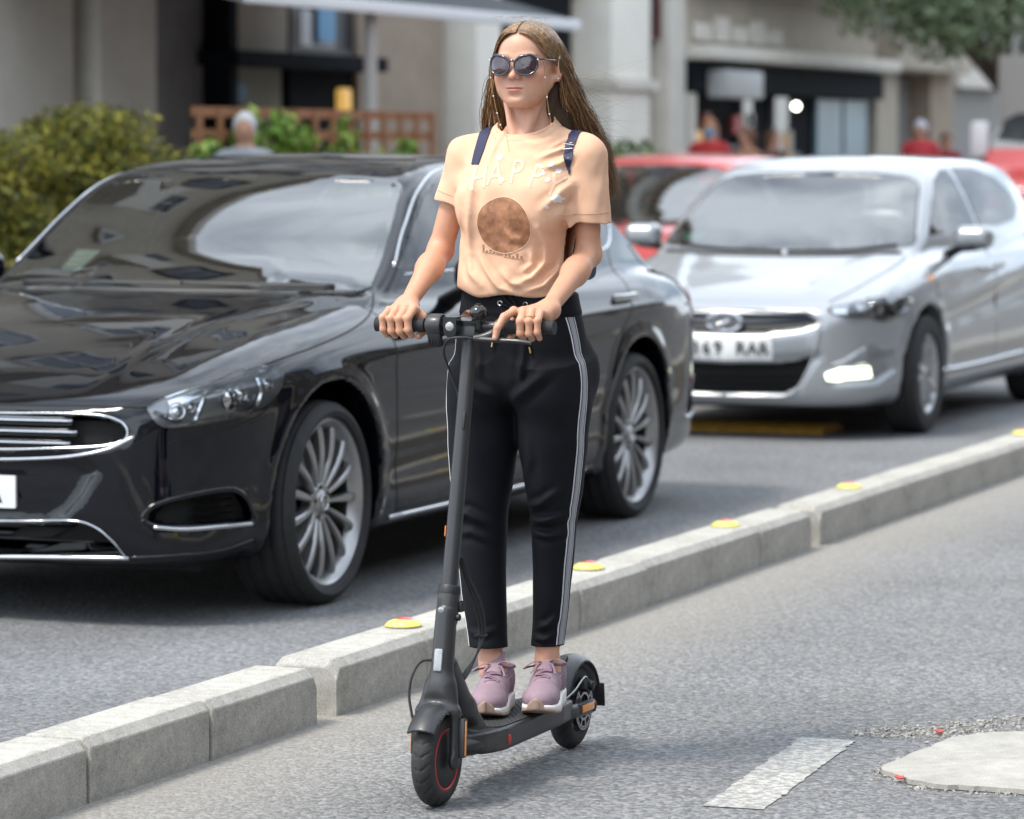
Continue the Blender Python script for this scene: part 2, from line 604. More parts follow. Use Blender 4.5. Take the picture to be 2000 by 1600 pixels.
def concrete(name, col, var=.22, bump=.35):
    m = bpy.data.materials.new(name); m.use_nodes = True
    n, l = m.node_tree.nodes, m.node_tree.links
    b = n['Principled BSDF']; b.inputs['Roughness'].default_value = .85
    tc = n.new('ShaderNodeTexCoord')
    acc = None
    for sc, amt in ((3.0, var * .7), (26, var * .6), (210, var * 1.1)):
        no = n.new('ShaderNodeTexNoise'); no.inputs['Scale'].default_value = sc; no.inputs['Detail'].default_value = 4; no.inputs['Roughness'].default_value = .65
        l.new(tc.outputs['Object'], no.inputs['Vector'])
        mr = n.new('ShaderNodeMapRange'); mr.inputs['From Min'].default_value = .3; mr.inputs['From Max'].default_value = .7
        mr.inputs['To Min'].default_value = 1 - amt; mr.inputs['To Max'].default_value = 1 + amt
        l.new(no.outputs['Fac'], mr.inputs['Value'])
        mx = n.new('ShaderNodeMix'); mx.data_type = 'RGBA'; mx.blend_type = 'MULTIPLY'; mx.inputs[0].default_value = 1
        if acc is None: mx.inputs[6].default_value = (*col, 1)
        else: l.new(acc, mx.inputs[6])
        l.new(mr.outputs[0], mx.inputs[7]); acc = mx.outputs[2]
    l.new(acc, b.inputs['Base Color'])
    bp = n.new('ShaderNodeBump'); bp.inputs['Strength'].default_value = bump; bp.inputs['Distance'].default_value = .003
    l.new(no.outputs['Fac'], bp.inputs['Height']); l.new(bp.outputs[0], b.inputs['Normal'])
    return m

M_lane = asphalt('cycle lane asphalt', (.095, .096, .099), (.235, .234, .235), .9, (-3.80, -3.10))
M_road = asphalt('carriageway asphalt', (.095, .098, .104), (.185, .189, .195), .5)
M_conc = concrete('kerb concrete', (.36, .345, .31), .26)
M_conc2 = concrete('worn concrete', (.34, .325, .29), .2)
M_pave = concrete('pavement slabs', (.30, .29, .275), .15, .1)
M_grnd = mat('ground earth', (.16, .15, .13), .9, var=.3, vscale=2)

def sheet(name, x0, x1, y0, y1, z, m, kind='structure'):
    g = G(); g.add([(x0, y0, z), (x1, y0, z), (x1, y1, z), (x0, y1, z)], [(0, 1, 2, 3)])
    return tag(g.build(name, m, None, None, False), kind=kind)
sheet('ground', -500, 500, -300, 900, -.03, M_grnd)
sheet('road', -10.6, -4.0, -80, 300, 0.0, M_road)
sheet('cycle_lane', -4.0, 4.2, -80, 300, 0.0, M_lane)

def pavement(name, x0, x1, kx):
    g = G(); g.box((x0, -80, -.02), (x1, 300, .125)); p = tag(g.build(name, M_pave), kind='structure')
    g = G(); g.box((min(kx, kx + .0) - .075, -80, -.02), (kx + .075, 300, .14), bev=.012)
    g.build('kerbstone', M_conc, p)
pavement('far_pavement', -15.2, -10.75, -10.67)
pavement('near_pavement', 4.35, 9.2, 4.27)

# the separator kerb: short concrete blocks in runs, a drain gap between two runs
kerb = tag(empty('kerb', (-4.0, 8.5, 0)), kind='structure')
prof = [(.083, 0), (.083, .126), (.060, .150), (-.084, .150), (-.106, .127), (-.106, 0)]
def kerb_block_mesh(L, end0, end1):
    """end0/end1: chamfer of the near and the far end"""
    import bmesh
    bm = bmesh.new()
    ring = []
    for yy in (0, L):
        ring.append([bm.verts.new((x, yy, z)) for x, z in prof])
    k = len(prof)
    for i in range(k):
        bm.faces.new((ring[0][i], ring[1][i], ring[1][(i + 1) % k], ring[0][(i + 1) % k]))
    f0 = bm.faces.new(ring[0]); f1 = bm.faces.new(ring[1][::-1])
    bmesh.ops.recalc_face_normals(bm, faces=bm.faces)
    def endedges(yy):
        return [e for e in bm.edges if all(abs(v.co.y - yy) < 1e-6 for v in e.verts) and max(v.co.z for v in e.verts) > .12 and min(v.co.z for v in e.verts) > .1]
    for yy, ch in ((0, end0), (L, end1)):
        bmesh.ops.bevel(bm, geom=endedges(yy), offset=ch, segments=1, affect='EDGES')
    bmesh.ops.bevel(bm, geom=[e for e in bm.edges if e.is_manifold and e.calc_face_angle(0) > .3 and max(v.co.z for v in e.verts) > .05], offset=.0025, segments=1, affect='EDGES')
    me = bpy.data.meshes.new('kerb_block'); bm.to_mesh(me); bm.free()
    return me
B_mid = kerb_block_mesh(.607, .004, .004)
B_first = kerb_block_mesh(.607, .020, .004)
B_last = kerb_block_mesh(.607, .004, .020)
def kerb_run(y0, n, step=.612):
    for i in range(n):
        me = B_first if i == 0 else B_last if i == n - 1 else B_mid
        o = obj('kerb_block', me, M_conc, kerb, (0.0 + random.uniform(-.003, .003), y0 + i * step - 8.5, random.uniform(-.003, .002)))
        o.rotation_euler = (0, random.uniform(-.004, .004), random.uniform(-.004, .004))
kerb_run(8.455 - 9 * .622, 9, .622)
kerb_run(8.565, 7)
kerb_run(12.965, 12)
kerb_run(20.42, 12)
g = G(); g.box((-.07, -5.0, -.0), (.05, 20, .10)); bk = g.build('kerb_mortar', mat('mortar', (.22, .19, .16), .9, var=.2), kerb)
bk.location = (0, 0, 0)
# leave the drain gaps open
bk.hide_render = False
bpy.data.objects.remove(bk)
for a0, a1 in ((8.455 - 9 * .622, 8.43), (8.59, 12.82), (12.99, 20.28)):
    g = G(); g.box((-.08, a0 - 8.5, 0), (.06, a1 - 8.5, .118)); g.build('kerb_mortar', MATS['mortar'], kerb)

M_yel = mat('yellow plastic', (.62, .56, .13), .55, var=.3, vscale=60)
M_studred = mat('red stud lens', (.62, .05, .045), .22, coat=.7, var=.15, vscale=300)
M_studw = mat('stud reflector', (.75, .76, .72), .15, metal=.4)
where = ['beside the scooter stem', "just behind the rider's leg", 'past the rear of the black car, second from the frame edge cluster', 'near the silver car', 'farthest along the kerb']
labels = ['yellow road stud with a red lens on the kerb, nearest, left of the scooter stem',
          "yellow road stud with a red lens on the kerb, at the rider's trouser leg",
          'yellow road stud on the kerb in front of the black car rear wheel',
          'yellow road stud on the kerb between the black and silver cars',
          'yellow road stud on the kerb at the right edge, farthest away']
for (yy, lab) in zip((9.25, 10.745, 12.146, 13.70, 16.60), labels):
    e = empty('road_stud', (-4.022, yy, .1515))
    tag(e, lab, 'road stud', 'road studs along the separator kerb')
    g = G(); g.lathe([(0, .052), (.003, .0525), (.006, .050), (.012, .043), (.016, .033), (.018, .02), (.0185, 0)], 32, None, 'z'); g.build('stud_base', M_yel, e)
    g = G(); g.sphere((0, .012, .0115), (.030, .024, .0125), 20); g.build('stud_lens', M_studred, e)
    for sx in (-.011, .011):
        g = G(); g.box((sx - .006, -.045, .005), (sx + .006, -.036, .012), bev=.002); g.build('reflector', M_studw, e)

# painted lane dash, worn at the edges
def worn_strip(name, x0, x1, y0, y1, z, m):
    n = 60; V = []; F = []
    ys = np.linspace(y0, y1, n)
    for i, yy in enumerate(ys):
        r = RNG.normal(0, .0035, 4)
        V += [(x0 + r[0], yy + r[2], z), (x1 + r[1], yy + r[3], z)]
    F = [(2 * i, 2 * i + 1, 2 * i + 3, 2 * i + 2) for i in range(n - 1)]
    return obj(name, make_mesh(name, V, F, False), m)
def paint_mat():
    """thin road paint worn through to the asphalt in flecks"""
    m = concrete('worn road paint', (.46, .445, .40), .22, .8)
    n, l = m.node_tree.nodes, m.node_tree.links
    b = n['Principled BSDF']
    src = b.inputs['Base Color'].links[0].from_socket
    tc = n.new('ShaderNodeTexCoord')
    no = n.new('ShaderNodeTexNoise'); no.inputs['Scale'].default_value = 42; no.inputs['Detail'].default_value = 6; no.inputs['Roughness'].default_value = .75
    l.new(tc.outputs['Object'], no.inputs['Vector'])
    r = n.new('ShaderNodeValToRGB'); r.color_ramp.elements[0].position = .44; r.color_ramp.elements[1].position = .58
    r.color_ramp.elements[0].color = (.75, .75, .75, 1); r.color_ramp.elements[1].color = (0, 0, 0, 1)
    l.new(no.outputs['Fac'], r.inputs['Fac'])
    mx = n.new('ShaderNodeMix'); mx.data_type = 'RGBA'; mx.inputs[7].default_value = (.16, .16, .165, 1)
    l.new(r.outputs[0], mx.inputs[0]); l.new(src, mx.inputs[6]); l.new(mx.outputs[2], b.inputs['Base Color'])
    return m
M_rpt = paint_mat()
d = worn_strip('lane_marking', -.072, .072, -.48, .52, .0025, M_rpt)
d.location = (-2.56, 8.17, 0); d.rotation_euler = (0, 0, rad(4.2)); tag(d, kind='structure')
for k in (-1, 1, 2, 3, 4, 5):
    q = worn_strip('lane_marking', -.072, .072, -.48, .48, .0045, M_rpt); q.location = (-2.60 - .0 * k, 8.17 + 2.4 * k + (1.6 if k > 0 else 0), 0); tag(q, kind='structure')

# a pale patch of broken concrete at the edge of the lane
pp = crspline([(-2.33, 8.27), (-2.32, 8.50), (-2.27, 8.80), (-2.15, 8.92), (-1.9, 8.9), (-1.8, 8.5), (-1.85, 8.12), (-2.05, 8.10), (-2.20, 8.11)], 6, True)
pp = pp + RNG.normal(0, .006, pp.shape)
g = G(); g.prism([(a + 2.1, b - 8.5) for a, b in pp[::-1]], 0.002, .014, 'z')
o = g.build('concrete_patch', M_conc2, None, (-2.1, 8.5, 0), False)
tag(o, kind='structure')
V = []; F = []
for k in range(1300):
    t = RNG.random()
    cx, cy = -2.52 + .45 * t + RNG.normal(0, .04), 8.80 + .72 * t * RNG.random() + RNG.normal(0, .03)
    if RNG.random() < .3:
        cx, cy = pp[RNG.integers(len(pp))] + RNG.normal(0, .025, 2)
    s = RNG.uniform(.0015, .006)
    q = RNG.normal(0, 1, (8, 3)) * .30 + np.array([(a, b, c) for a in (-1, 1) for b in (-1, 1) for c in (-1, 1)]) * .7
    i0 = len(V); V += list(q * s * np.array([1, 1, .7]) + (cx, cy, s * .5))
    F += [[i0 + j for j in f] for f in [(0, 1, 3, 2), (4, 6, 7, 5), (0, 4, 5, 1), (2, 3, 7, 6), (0, 2, 6, 4), (1, 5, 7, 3)]]
o = obj('gravel', make_mesh('gravel', V, F, False), mat('gravel stone', (.33, .31, .28), .9, var=.6, vscale=60))
tag(o, 'loose gravel spread around the pale concrete patch', 'gravel', kind='stuff')
for nm, x, y, lab in (('plastic_scrap', -2.35, 8.84, 'small red plastic scrap on the gravel above the pale patch'), ('plastic_scrap', -2.262, 8.15, 'small red plastic scrap at the near corner of the pale concrete patch')):
    g = G(); g.prism([(-.012, -.006), (.004, -.010), (.012, .001), (.006, .009), (-.003, .004), (-.010, .007)], 0, .003, 'z', T(0, 0, .010, rx=.25, ry=.2))
    tag(g.build(nm, mat('red scrap', (.42, .06, .04), .6, var=.3, vscale=200), None, (x, y, .003)), lab, 'scrap')
# ochre strip on the road under the silver car's nose
g = G()
hp = [(-.20, 0), (-.17, .022), (-.10, .045), (0, .052), (.10, .045), (.17, .022), (.20, 0)]
g.prism([(a, b) for a, b in hp][::-1], -.75, .62, 'x')
tag(g.build('speed_hump', mat('ochre rubber', (.55, .30, .05), .7, var=.35, vscale=20), None, (-6.05, 18.2, .0)), 'ochre speed hump across the road under the nose of the silver car', 'speed hump')
# ================================================================== cars
CAM = np.array([0, 0, 1.5])
_a, _p = rad(21.75), math.atan(510 / 7000)
_R = np.array([math.cos(_a), math.sin(_a), 0.0])
_Fh = np.array([-math.sin(_a), math.cos(_a), 0.0])
_F = _Fh * math.cos(_p) - np.array([0, 0, 1.0]) * math.sin(_p)
_U = _Fh * math.sin(_p) + np.array([0, 0, 1.0]) * math.cos(_p)
def sight(px):
    """directions in the street frame of measured points of the photograph (2000 x 1600)"""
    px = np.asarray(px, float)
    d = _F + _R * ((px[:, :1] - 1000) / 7000) + _U * ((800 - px[:, 1:2]) / 7000)
    return d / np.linalg.norm(d, axis=1, keepdims=True)

class Grid2:
    """a 2D distance field sampled once and read with cubic interpolation"""
    def __init__(s, poly, lo, hi, h=0.0125):
        s.lo = np.array(lo, float); s.h = h
        s.n = np.ceil((np.array(hi) - s.lo) / h).astype(int) + 4
        u = s.lo[0] + (np.arange(s.n[0]) - 1) * h
        v = s.lo[1] + (np.arange(s.n[1]) - 1) * h
        U, W = np.meshgrid(u, v, indexing='ij')
        s.D = poly_sdf(U, W, poly).astype(np.float64)
    def __call__(s, U, W):
        a = np.clip((U - s.lo[0]) / s.h + 1, 1, s.n[0] - 3.001)
        b = np.clip((W - s.lo[1]) / s.h + 1, 1, s.n[1] - 3.001)
        i = a.astype(int); j = b.astype(int)
        a = a - i; b = b - j
        def wts(t):
            return (-.5 * t + t * t - .5 * t**3, 1 - 2.5 * t * t + 1.5 * t**3, .5 * t + 2 * t * t - 1.5 * t**3, -.5 * t * t + .5 * t**3)
        wa, wb = wts(a), wts(b)
        F = s.D.ravel(); st = s.n[1]
        base = (i - 1) * st + (j - 1)
        r = 0
        for p in range(4):
            q = base + p * st
            r = r + wa[p] * (wb[0] * F[q] + wb[1] * F[q + 1] + wb[2] * F[q + 2] + wb[3] * F[q + 3])
        return r

class Tab:
    """smooth 1D table read by linear interpolation of dense samples"""
    def __init__(s, t):
        xs, ys = zip(*t)
        s.x = np.linspace(xs[0], xs[-1], 1500); s.y = spl(s.x, xs, ys)
    def __call__(s, x):
        return np.interp(x, s.x, s.y)

class CarShape:
    def __init__(s, **k):
        s.__dict__.update(k)
        s.P_side = crspline(s.side, 5, True)
        s.P_plan = crspline(s.plan, 6)
        s.P_plan = np.concatenate([s.P_plan, [[-0.4, s.P_plan[-1][1]], [-0.4, s.P_plan[0][1]]]])
        s.P_sect = np.concatenate([crspline(s.sect, 6), [[-0.4, s.sect[-1][1]], [-0.4, s.sect[0][1]]]])
        s.P_cab = crspline(s.cab, 6, True)
        s.P_csec = np.concatenate([crspline(s.csec, 6), [[-0.4, s.csec[-1][1]], [-0.4, s.csec[0][1]]]])
        s.wmax = max(p[0] for p in s.plan)
        L = max(p[1] for p in s.plan)
        s.g_side = Grid2(s.P_side, (-.3, -.05), (L + .3, 1.75))
        s.g_plan = Grid2(s.P_plan, (-.1, -.3), (1.45, L + .3))
        s.g_sect = Grid2(s.P_sect, (-.1, -.05), (1.6, 1.9))
        s.g_cab = Grid2(s.P_cab, (-.4, -.05), (L + .4, 1.75))
        s.g_csec = Grid2(s.P_csec, (-.1, -.05), (1.6, 1.75))
        s.t_w, s.t_top, s.t_cw = Tab(s.wtab), Tab(s.top), Tab(s.cwtab)
        s.cuts = []
        s.extra = None
    def lower(s, P):
        x, y, z = np.abs(P[:, 0]), P[:, 1], P[:, 2]
        d1 = s.g_side(y, z)
        d2 = s.g_plan(x, y)
        w = s.t_w(y)
        tp = s.t_top(y)
        ze = np.where(z > 0.55, 0.55 + (z - 0.55) * (s.topz - 0.55) / (tp - 0.55), z)
        d3 = s.g_sect(x + s.wmax - w, ze)
        d = smax(d1, d2, s.k1)
        d = smax(d, d3, 0.04)
        return d
    def cabin(s, P):
        x, y, z = np.abs(P[:, 0]), P[:, 1], P[:, 2]
        # bowed windscreen: the middle stands further forward than the pillars
        bow = s.bow * np.clip((s.ymid - y) / s.ymid, -1, 1)
        d1 = s.g_cab(y - (x / 0.75) ** 2 * bow, z)
        w = s.t_cw(y)
        d2 = s.g_csec(x + s.cwmax - w, z)
        return smax(d1, d2, s.kc)
    def skin(s, P):
        """outer skin without openings"""
        s.dl, s.dc = s.lower(P), s.cabin(P)
        d = smin(s.dl, s.dc, 0.03)
        x, y, z = np.abs(P[:, 0]), P[:, 1], P[:, 2]
        for yw in s.wheels:
            r = np.sqrt((y - yw) ** 2 + (z - s.wz) ** 2)
            d = d - s.flare * np.exp(-((r - s.ra - 0.015) / 0.035) ** 2) * (x > s.wmax * 0.6) * (z < 0.95)
        if s.extra is not None:
            d = s.extra(P, d)
        return d
    def full(s, P):
        d = d0 = s.skin(P)
        x, y, z = np.abs(P[:, 0]), P[:, 1], P[:, 2]
        for yw in s.wheels:
            r = np.sqrt((y - yw) ** 2 + (z - s.wz) ** 2)
            d = smax(d, -np.maximum(r - s.ra, s.wmax - 0.34 - x), 0.012)
        if s.hollow:
            cav = np.maximum(s.dc + 0.05, 0.5 - z)
            cav = np.minimum(cav, np.maximum(np.maximum(s.dl + 0.09, 0.4 - z), np.maximum(s.cowl - 0.05 - y, y - s.cab_end)))
            d = np.maximum(d, -cav)
        for c in s.cuts:
            d = np.maximum(d, -c(P, d0))
        return d

def half_mesh(f, L, W, H, h):
    """mesh the x >= 0 half and mirror it so both sides agree"""
    V, Q = snet(f, (-2 * h, -0.1, 0.05), (W + 0.1, L + 0.1, H + 0.08), h)
    keep = V[:, 0] > -0.6 * h
    idx = np.full(len(V), -1); idx[keep] = np.arange(keep.sum())
    V = V[keep]
    Q = idx[Q]; Q = Q[(Q >= 0).all(1)]
    c = V[:, 0] < 0.55 * h
    V[c, 0] = 0
    n = len(V)
    VM = V * np.array([-1, 1, 1])
    im = np.arange(n) + n
    im[c] = np.nonzero(c)[0]
    V2 = np.concatenate([V, VM])
    QM = im[Q][:, ::-1]
    Q2 = np.concatenate([Q, QM])
    # drop degenerate faces on the seam
    bad = (c[Q].all(1))
    Q2 = np.concatenate([Q[~bad], QM[~bad]])
    used = np.zeros(len(V2), bool); used[Q2.ravel()] = True
    re = np.full(len(V2), -1); re[used] = np.arange(used.sum())
    return V2[used], re[Q2]

def mirror_vf(V, F):
    V = np.asarray(V) * np.array([-1, 1, 1])
    return V, [list(f)[::-1] for f in F]

def skirted(V, Fs, loop, N, depth):
    """thicken a sheet: an edge wall that turns inward along -N"""
    V = np.asarray(V); n = len(V)
    B = V[loop] - N[loop] * depth
    V2 = np.concatenate([V, B])
    m = len(loop)
    F2 = [list(f) for f in Fs] + [[loop[(i + 1) % m], loop[i], n + i, n + (i + 1) % m] for i in range(m)]
    return V2, F2

def lay(shape, poly, frame, step, off=0.003, depth=0.012, smoothpoly=0, f=None):
    """lay a panel with a 2D outline on the car's skin.
    frame 'photo' (street car at loc), or (O, U, V, D) in car space"""
    f = f or shape.skin
    if smoothpoly:
        poly = crspline(poly, smoothpoly, True)
    pts, tris, loop = fill2d(poly, step)
    if frame == 'photo':
        D = sight(pts)
        O = np.broadcast_to(CAM - np.array(shape.loc), D.shape).copy()
        O = O + D * shape.near
        Q, ok = march(f, O, D, 12.0, 90)
    else:
        o, u, v, dd = [np.array(q, float) for q in frame]
        O = o + pts[:, :1] * u + pts[:, 1:2] * v
        D = np.broadcast_to(dd, O.shape).copy()
        Q, ok = march(f, O, D, 4.0, 90)
    N = grad(f, Q, 0.004)
    N /= np.linalg.norm(N, axis=1, keepdims=True) + 1e-9
    V = Q + N * off
    good = ok
    F = [t for t in tris if good[t].all()]
    # orient outward
    out = []
    for t in F:
        n = np.cross(V[t[1]] - V[t[0]], V[t[2]] - V[t[0]])
        out.append(t if n @ N[t[0]] > 0 else t[::-1])
    # drop triangles torn over an edge
    out = [t for t in out if max(np.linalg.norm(V[t[0]] - V[t[1]]), np.linalg.norm(V[t[1]] - V[t[2]]), np.linalg.norm(V[t[0]] - V[t[2]])) < 0.35]
    if good.all() and depth:
        # keep the wall's winding consistent with the sheet
        a, b = loop[0], loop[1]
        fwd = any((t[i] == a and t[(i + 1) % 3] == b) for t in out for i in range(3))
        lp = loop if fwd else loop[::-1]
        return skirted(V, out, lp, N, depth)
    return V, out

def sheet_obj(name, VF, m, parent, mirror=False, ang=50):
    V, F = VF
    o = obj(name, make_mesh(name, V, F), m, parent)
    sharp_by_angle(o.data, ang)
    if mirror:
        V2, F2 = mirror_vf(V, F)
        o2 = obj(name, make_mesh(name, V2, F2), m, parent)
        sharp_by_angle(o2.data, ang)
        return o, o2
    return o

def line_on(shape, pts, frame, f=None, n=10):
    """points and normals of a line traced over the skin"""
    f = f or shape.skin
    p = crspline(pts, n)
    if frame == 'photo':
        D = sight(p)
        O = CAM - np.array(shape.loc) + D * shape.near
        Q, ok = march(f, O, D, 12.0, 90)
    else:
        o, u, v, dd = [np.array(q, float) for q in frame]
        O = o + p[:, :1] * u + p[:, 1:2] * v
        Q, ok = march(f, O, np.broadcast_to(dd, O.shape).copy(), 4.0, 90)
    Q = Q[ok]
    N = grad(f, Q, 0.004)
    N /= np.linalg.norm(N, axis=1, keepdims=True) + 1e-9
    return Q, N

def strip(shape, pts, frame, width, proud, n=10, f=None):
    """a slim raised bead along a line on the skin -> V, F"""
    Q, N = line_on(shape, pts, frame, f, n)
    Tn = np.gradient(Q, axis=0); Tn /= np.linalg.norm(Tn, axis=1, keepdims=True) + 1e-9
    S = np.cross(Tn, N)
    w = width / 2
    rows = [Q - S * w - N * 0.004, Q - S * w * 0.9 + N * proud * 0.7, Q + N * proud, Q + S * w * 0.9 + N * proud * 0.7, Q + S * w - N * 0.004]
    V = np.stack(rows, 1).reshape(-1, 3)
    F = []
    for i in range(len(Q) - 1):
        for j in range(4):
            F.append([i * 5 + j, i * 5 + j + 1, (i + 1) * 5 + j + 1, (i + 1) * 5 + j])
    F.append([4, 3, 2, 1, 0]); m = (len(Q) - 1) * 5
    F.append([m, m + 1, m + 2, m + 3, m + 4])
    return V, F

def poly_prism(axis, poly, lim):
    """cutter: polygon in a view, limited by lim(P) (negative inside)"""
    poly = np.asarray(poly, float)
    lo, hi = poly.min(0) - .15, poly.max(0) + .15
    gr = Grid2(poly, lo, hi, .008)
    def c(P, d0):
        x, y, z = np.abs(P[:, 0]), P[:, 1], P[:, 2]
        u, v = (y, z) if axis == 'x' else (x, z) if axis == 'y' else (x, y)
        return np.maximum(gr(u, v), lim(x, y, z))
    return c

def recess(poly, depth, ymax):
    """cutter: an opening in the nose, a given depth behind the skin"""
    poly = np.asarray(poly, float)
    gr = Grid2(poly, poly.min(0) - .15, poly.max(0) + .15, .008)
    return lambda P, d0: np.maximum(gr(np.abs(P[:, 0]), P[:, 2]), np.maximum(-(d0 + depth), P[:, 1] - ymax))

def grow(poly, d):
    """offset a ccw/cw polygon outward by d (small)"""
    P = np.asarray(poly, float)
    a = 0.5 * np.sum(P[:, 0] * np.roll(P[:, 1], -1) - np.roll(P[:, 0], -1) * P[:, 1])
    t1 = P - np.roll(P, 1, 0); t2 = np.roll(P, -1, 0) - P
    t1 /= np.linalg.norm(t1, axis=1, keepdims=True) + 1e-9
    t2 /= np.linalg.norm(t2, axis=1, keepdims=True) + 1e-9
    n = np.stack([(t1 + t2)[:, 1], -(t1 + t2)[:, 0]], 1)
    n /= np.linalg.norm(n, axis=1, keepdims=True) + 1e-9
    c = np.maximum((n * np.stack([t1[:, 1], -t1[:, 0]], 1)).sum(1), 0.4)
    return P + n * (d / c)[:, None] * (1 if a > 0 else -1)

M_tyre = mat('tyre rubber', (0.018, 0.018, 0.019), 0.75, var=0.35, vscale=30, bump=0.15, bscale=300)
M_rim = mat('alloy rim', (0.36, 0.36, 0.365), 0.34, metal=0.85, var=0.1, vscale=8)
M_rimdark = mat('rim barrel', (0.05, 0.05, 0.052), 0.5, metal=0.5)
M_disc = mat('brake disc', (0.3, 0.29, 0.28), 0.35, metal=0.9)
M_chrome = mat('bright trim', (0.58, 0.59, 0.61), 0.14, metal=1.0)
M_black = mat('black plastic', (0.012, 0.012, 0.013), 0.45, var=0.2, vscale=60)
M_gloss = mat('gloss black', (0.006, 0.006, 0.007), 0.12, coat=0.6)
M_gap = mat('panel gap', (0.003, 0.003, 0.003), 0.8)
M_inner = mat('cabin lining', (0.03, 0.03, 0.032), 0.8)
M_seat = mat('seat leather', (0.035, 0.033, 0.03), 0.55, var=0.2)
M_glass = glass_mat('car glass', (0.55, 0.61, 0.58), 3.0)
M_glassd = glass_mat('tinted car glass', (0.16, 0.17, 0.17), 1.8)
M_lens = glass_mat('lamp lens', (0.93, 0.95, 0.96), 1.75)
M_lampchrome = mat('lamp reflector', (0.7, 0.71, 0.73), 0.15, metal=1.0)
M_lampdark = mat('lamp housing', (0.26, 0.27, 0.29), 0.3, metal=.5)
M_redlens = mat('red lamp lens', (0.35, 0.015, 0.015), 0.15, coat=0.8)
M_plate = mat('plate white', (0.75, 0.76, 0.76), 0.35)
M_platetxt = mat('plate lettering', (0.02, 0.02, 0.022), 0.4)
M_amber = mat('amber reflector', (0.8, 0.28, 0.02), 0.25, coat=0.5)

def wheel_meshes(R, rim, width, spokes, style):
    """meshes of one wheel about the local origin, outer face at +x"""
    w = width / 2
    out = {}
    g = G()
    sh = [(-w * .7, rim), (-w * .95, rim + .012), (-w, rim + (R - rim) * .45), (-w * .93, R - .016), (-w * .78, R - .004)]
    tread = []
    for i, u in enumerate(np.linspace(-.7, .7, 15)):
        tread.append((u * w, R - (0.007 if i % 4 == 2 else 0)))
    prof = sh + tread + [(-a, r) for a, r in sh[::-1]]
    g.lathe(prof, 72)
    out['tyre'] = g.mesh('tyre', True, 35)
    g = G()
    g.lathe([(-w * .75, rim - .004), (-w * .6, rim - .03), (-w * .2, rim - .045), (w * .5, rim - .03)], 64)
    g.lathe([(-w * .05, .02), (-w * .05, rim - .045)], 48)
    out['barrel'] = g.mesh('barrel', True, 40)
    g = G()
    g.lathe([(w * .5, rim - .032), (w * .74, rim - .02), (w * .86, rim - .004), (w * .84, rim + .006), (w * .7, rim + .008), (w * .5, rim)], 72)
    hubx = w * .62
    if style == 'multi':
        for i in range(spokes):
            t = 2 * math.pi * i / spokes
            M = Matrix.Rotation(t, 4, 'X')
            rr = np.linspace(.045, rim - .014, 7)
            q = (rr - rr[0]) / (rr[-1] - rr[0])
            path = np.stack([hubx - .006 + .028 * np.sin(q * 2.2) - .010 * q, 0 * rr, rr], 1)
            wd = .0075 + .0085 * q
            V = []
            for j in range(7):
                p = path[j]
                V += [p + (-.03, -wd[j], 0), p + (-.004, -wd[j], 0), p + (.003, -wd[j] * .55, 0), p + (.003, wd[j] * .55, 0), p + (-.004, wd[j], 0), p + (-.03, wd[j], 0)]
            F = []
            for j in range(6):
                for k in range(6):
                    F.append((j * 6 + k, j * 6 + (k + 1) % 6, (j + 1) * 6 + (k + 1) % 6, (j + 1) * 6 + k))
            g.add(V, F, M)
    else:
        for i in range(spokes):
            M = Matrix.Rotation(2 * math.pi * i / spokes, 4, 'X')
            rr = np.linspace(.04, rim - .012, 6)
            for sy in (-1, 1):
                q = (rr - rr[0]) / (rr[-1] - rr[0])
                cy = sy * (.012 + .030 * q)
                V = []
                for j in range(6):
                    p = np.array([hubx + .02 * math.sin(q[j] * 2), cy[j], rr[j]])
                    wd = .013
                    V += [p + (-.03, -wd, 0), p + (0, -wd, 0), p + (.004, 0, 0), p + (0, wd, 0), p + (-.03, wd, 0)]
                F = []
                for j in range(5):
                    for k in range(5):
                        F.append((j * 5 + k, j * 5 + (k + 1) % 5, (j + 1) * 5 + (k + 1) % 5, (j + 1) * 5 + k))
                g.add(V, F, M)
    out['rim'] = g.mesh('rim', True, 35)
    g = G()
    g.lathe([(hubx - .035, .072), (hubx - .006, .07), (hubx + .002, .06), (hubx, .042), (hubx + .006, .036), (hubx + .010, .03), (hubx + .0115, .0)], 40)
    out['hub'] = g.mesh('hub', True, 30)
    g = G()
    for i in range(5):
        t = 2 * math.pi * (i + .3) / 5
        g.lathe([(hubx - .012, .0085), (hubx + .004, .0085), (hubx + .006, .006), (hubx + .0062, 0)], 8, Matrix.Translation((0, .052 * math.cos(t), .052 * math.sin(t))))
    out['bolts'] = g.mesh('bolts', True, 30)
    g = G()
    if style == 'multi':            # ring and three-pointed star
        Mx = hubx + .0125
        g.tube([(Mx, .026 * math.cos(a), .026 * math.sin(a)) for a in np.linspace(0, 2 * math.pi, 33)], .0022, 6, caps=False)
        for i in range(3):
            a = math.pi / 2 + i * 2 * math.pi / 3
            g.tube([(Mx, 0, 0), (Mx, .025 * math.cos(a), .025 * math.sin(a))], [.004, .0008], 5)
    else:
        g.lathe([(hubx + .012, .02), (hubx + .0135, .018), (hubx + .014, 0)], 24)
    out['emblem'] = g.mesh('emblem', True, 30)
    g = G()
    g.lathe([(-w * .02, .05), (w * .02, .06), (w * .02, rim - .07), (0, rim - .066), (-w * .03, rim - .066)], 48)
    out['disc'] = g.mesh('brake_disc', True, 40)
    return out

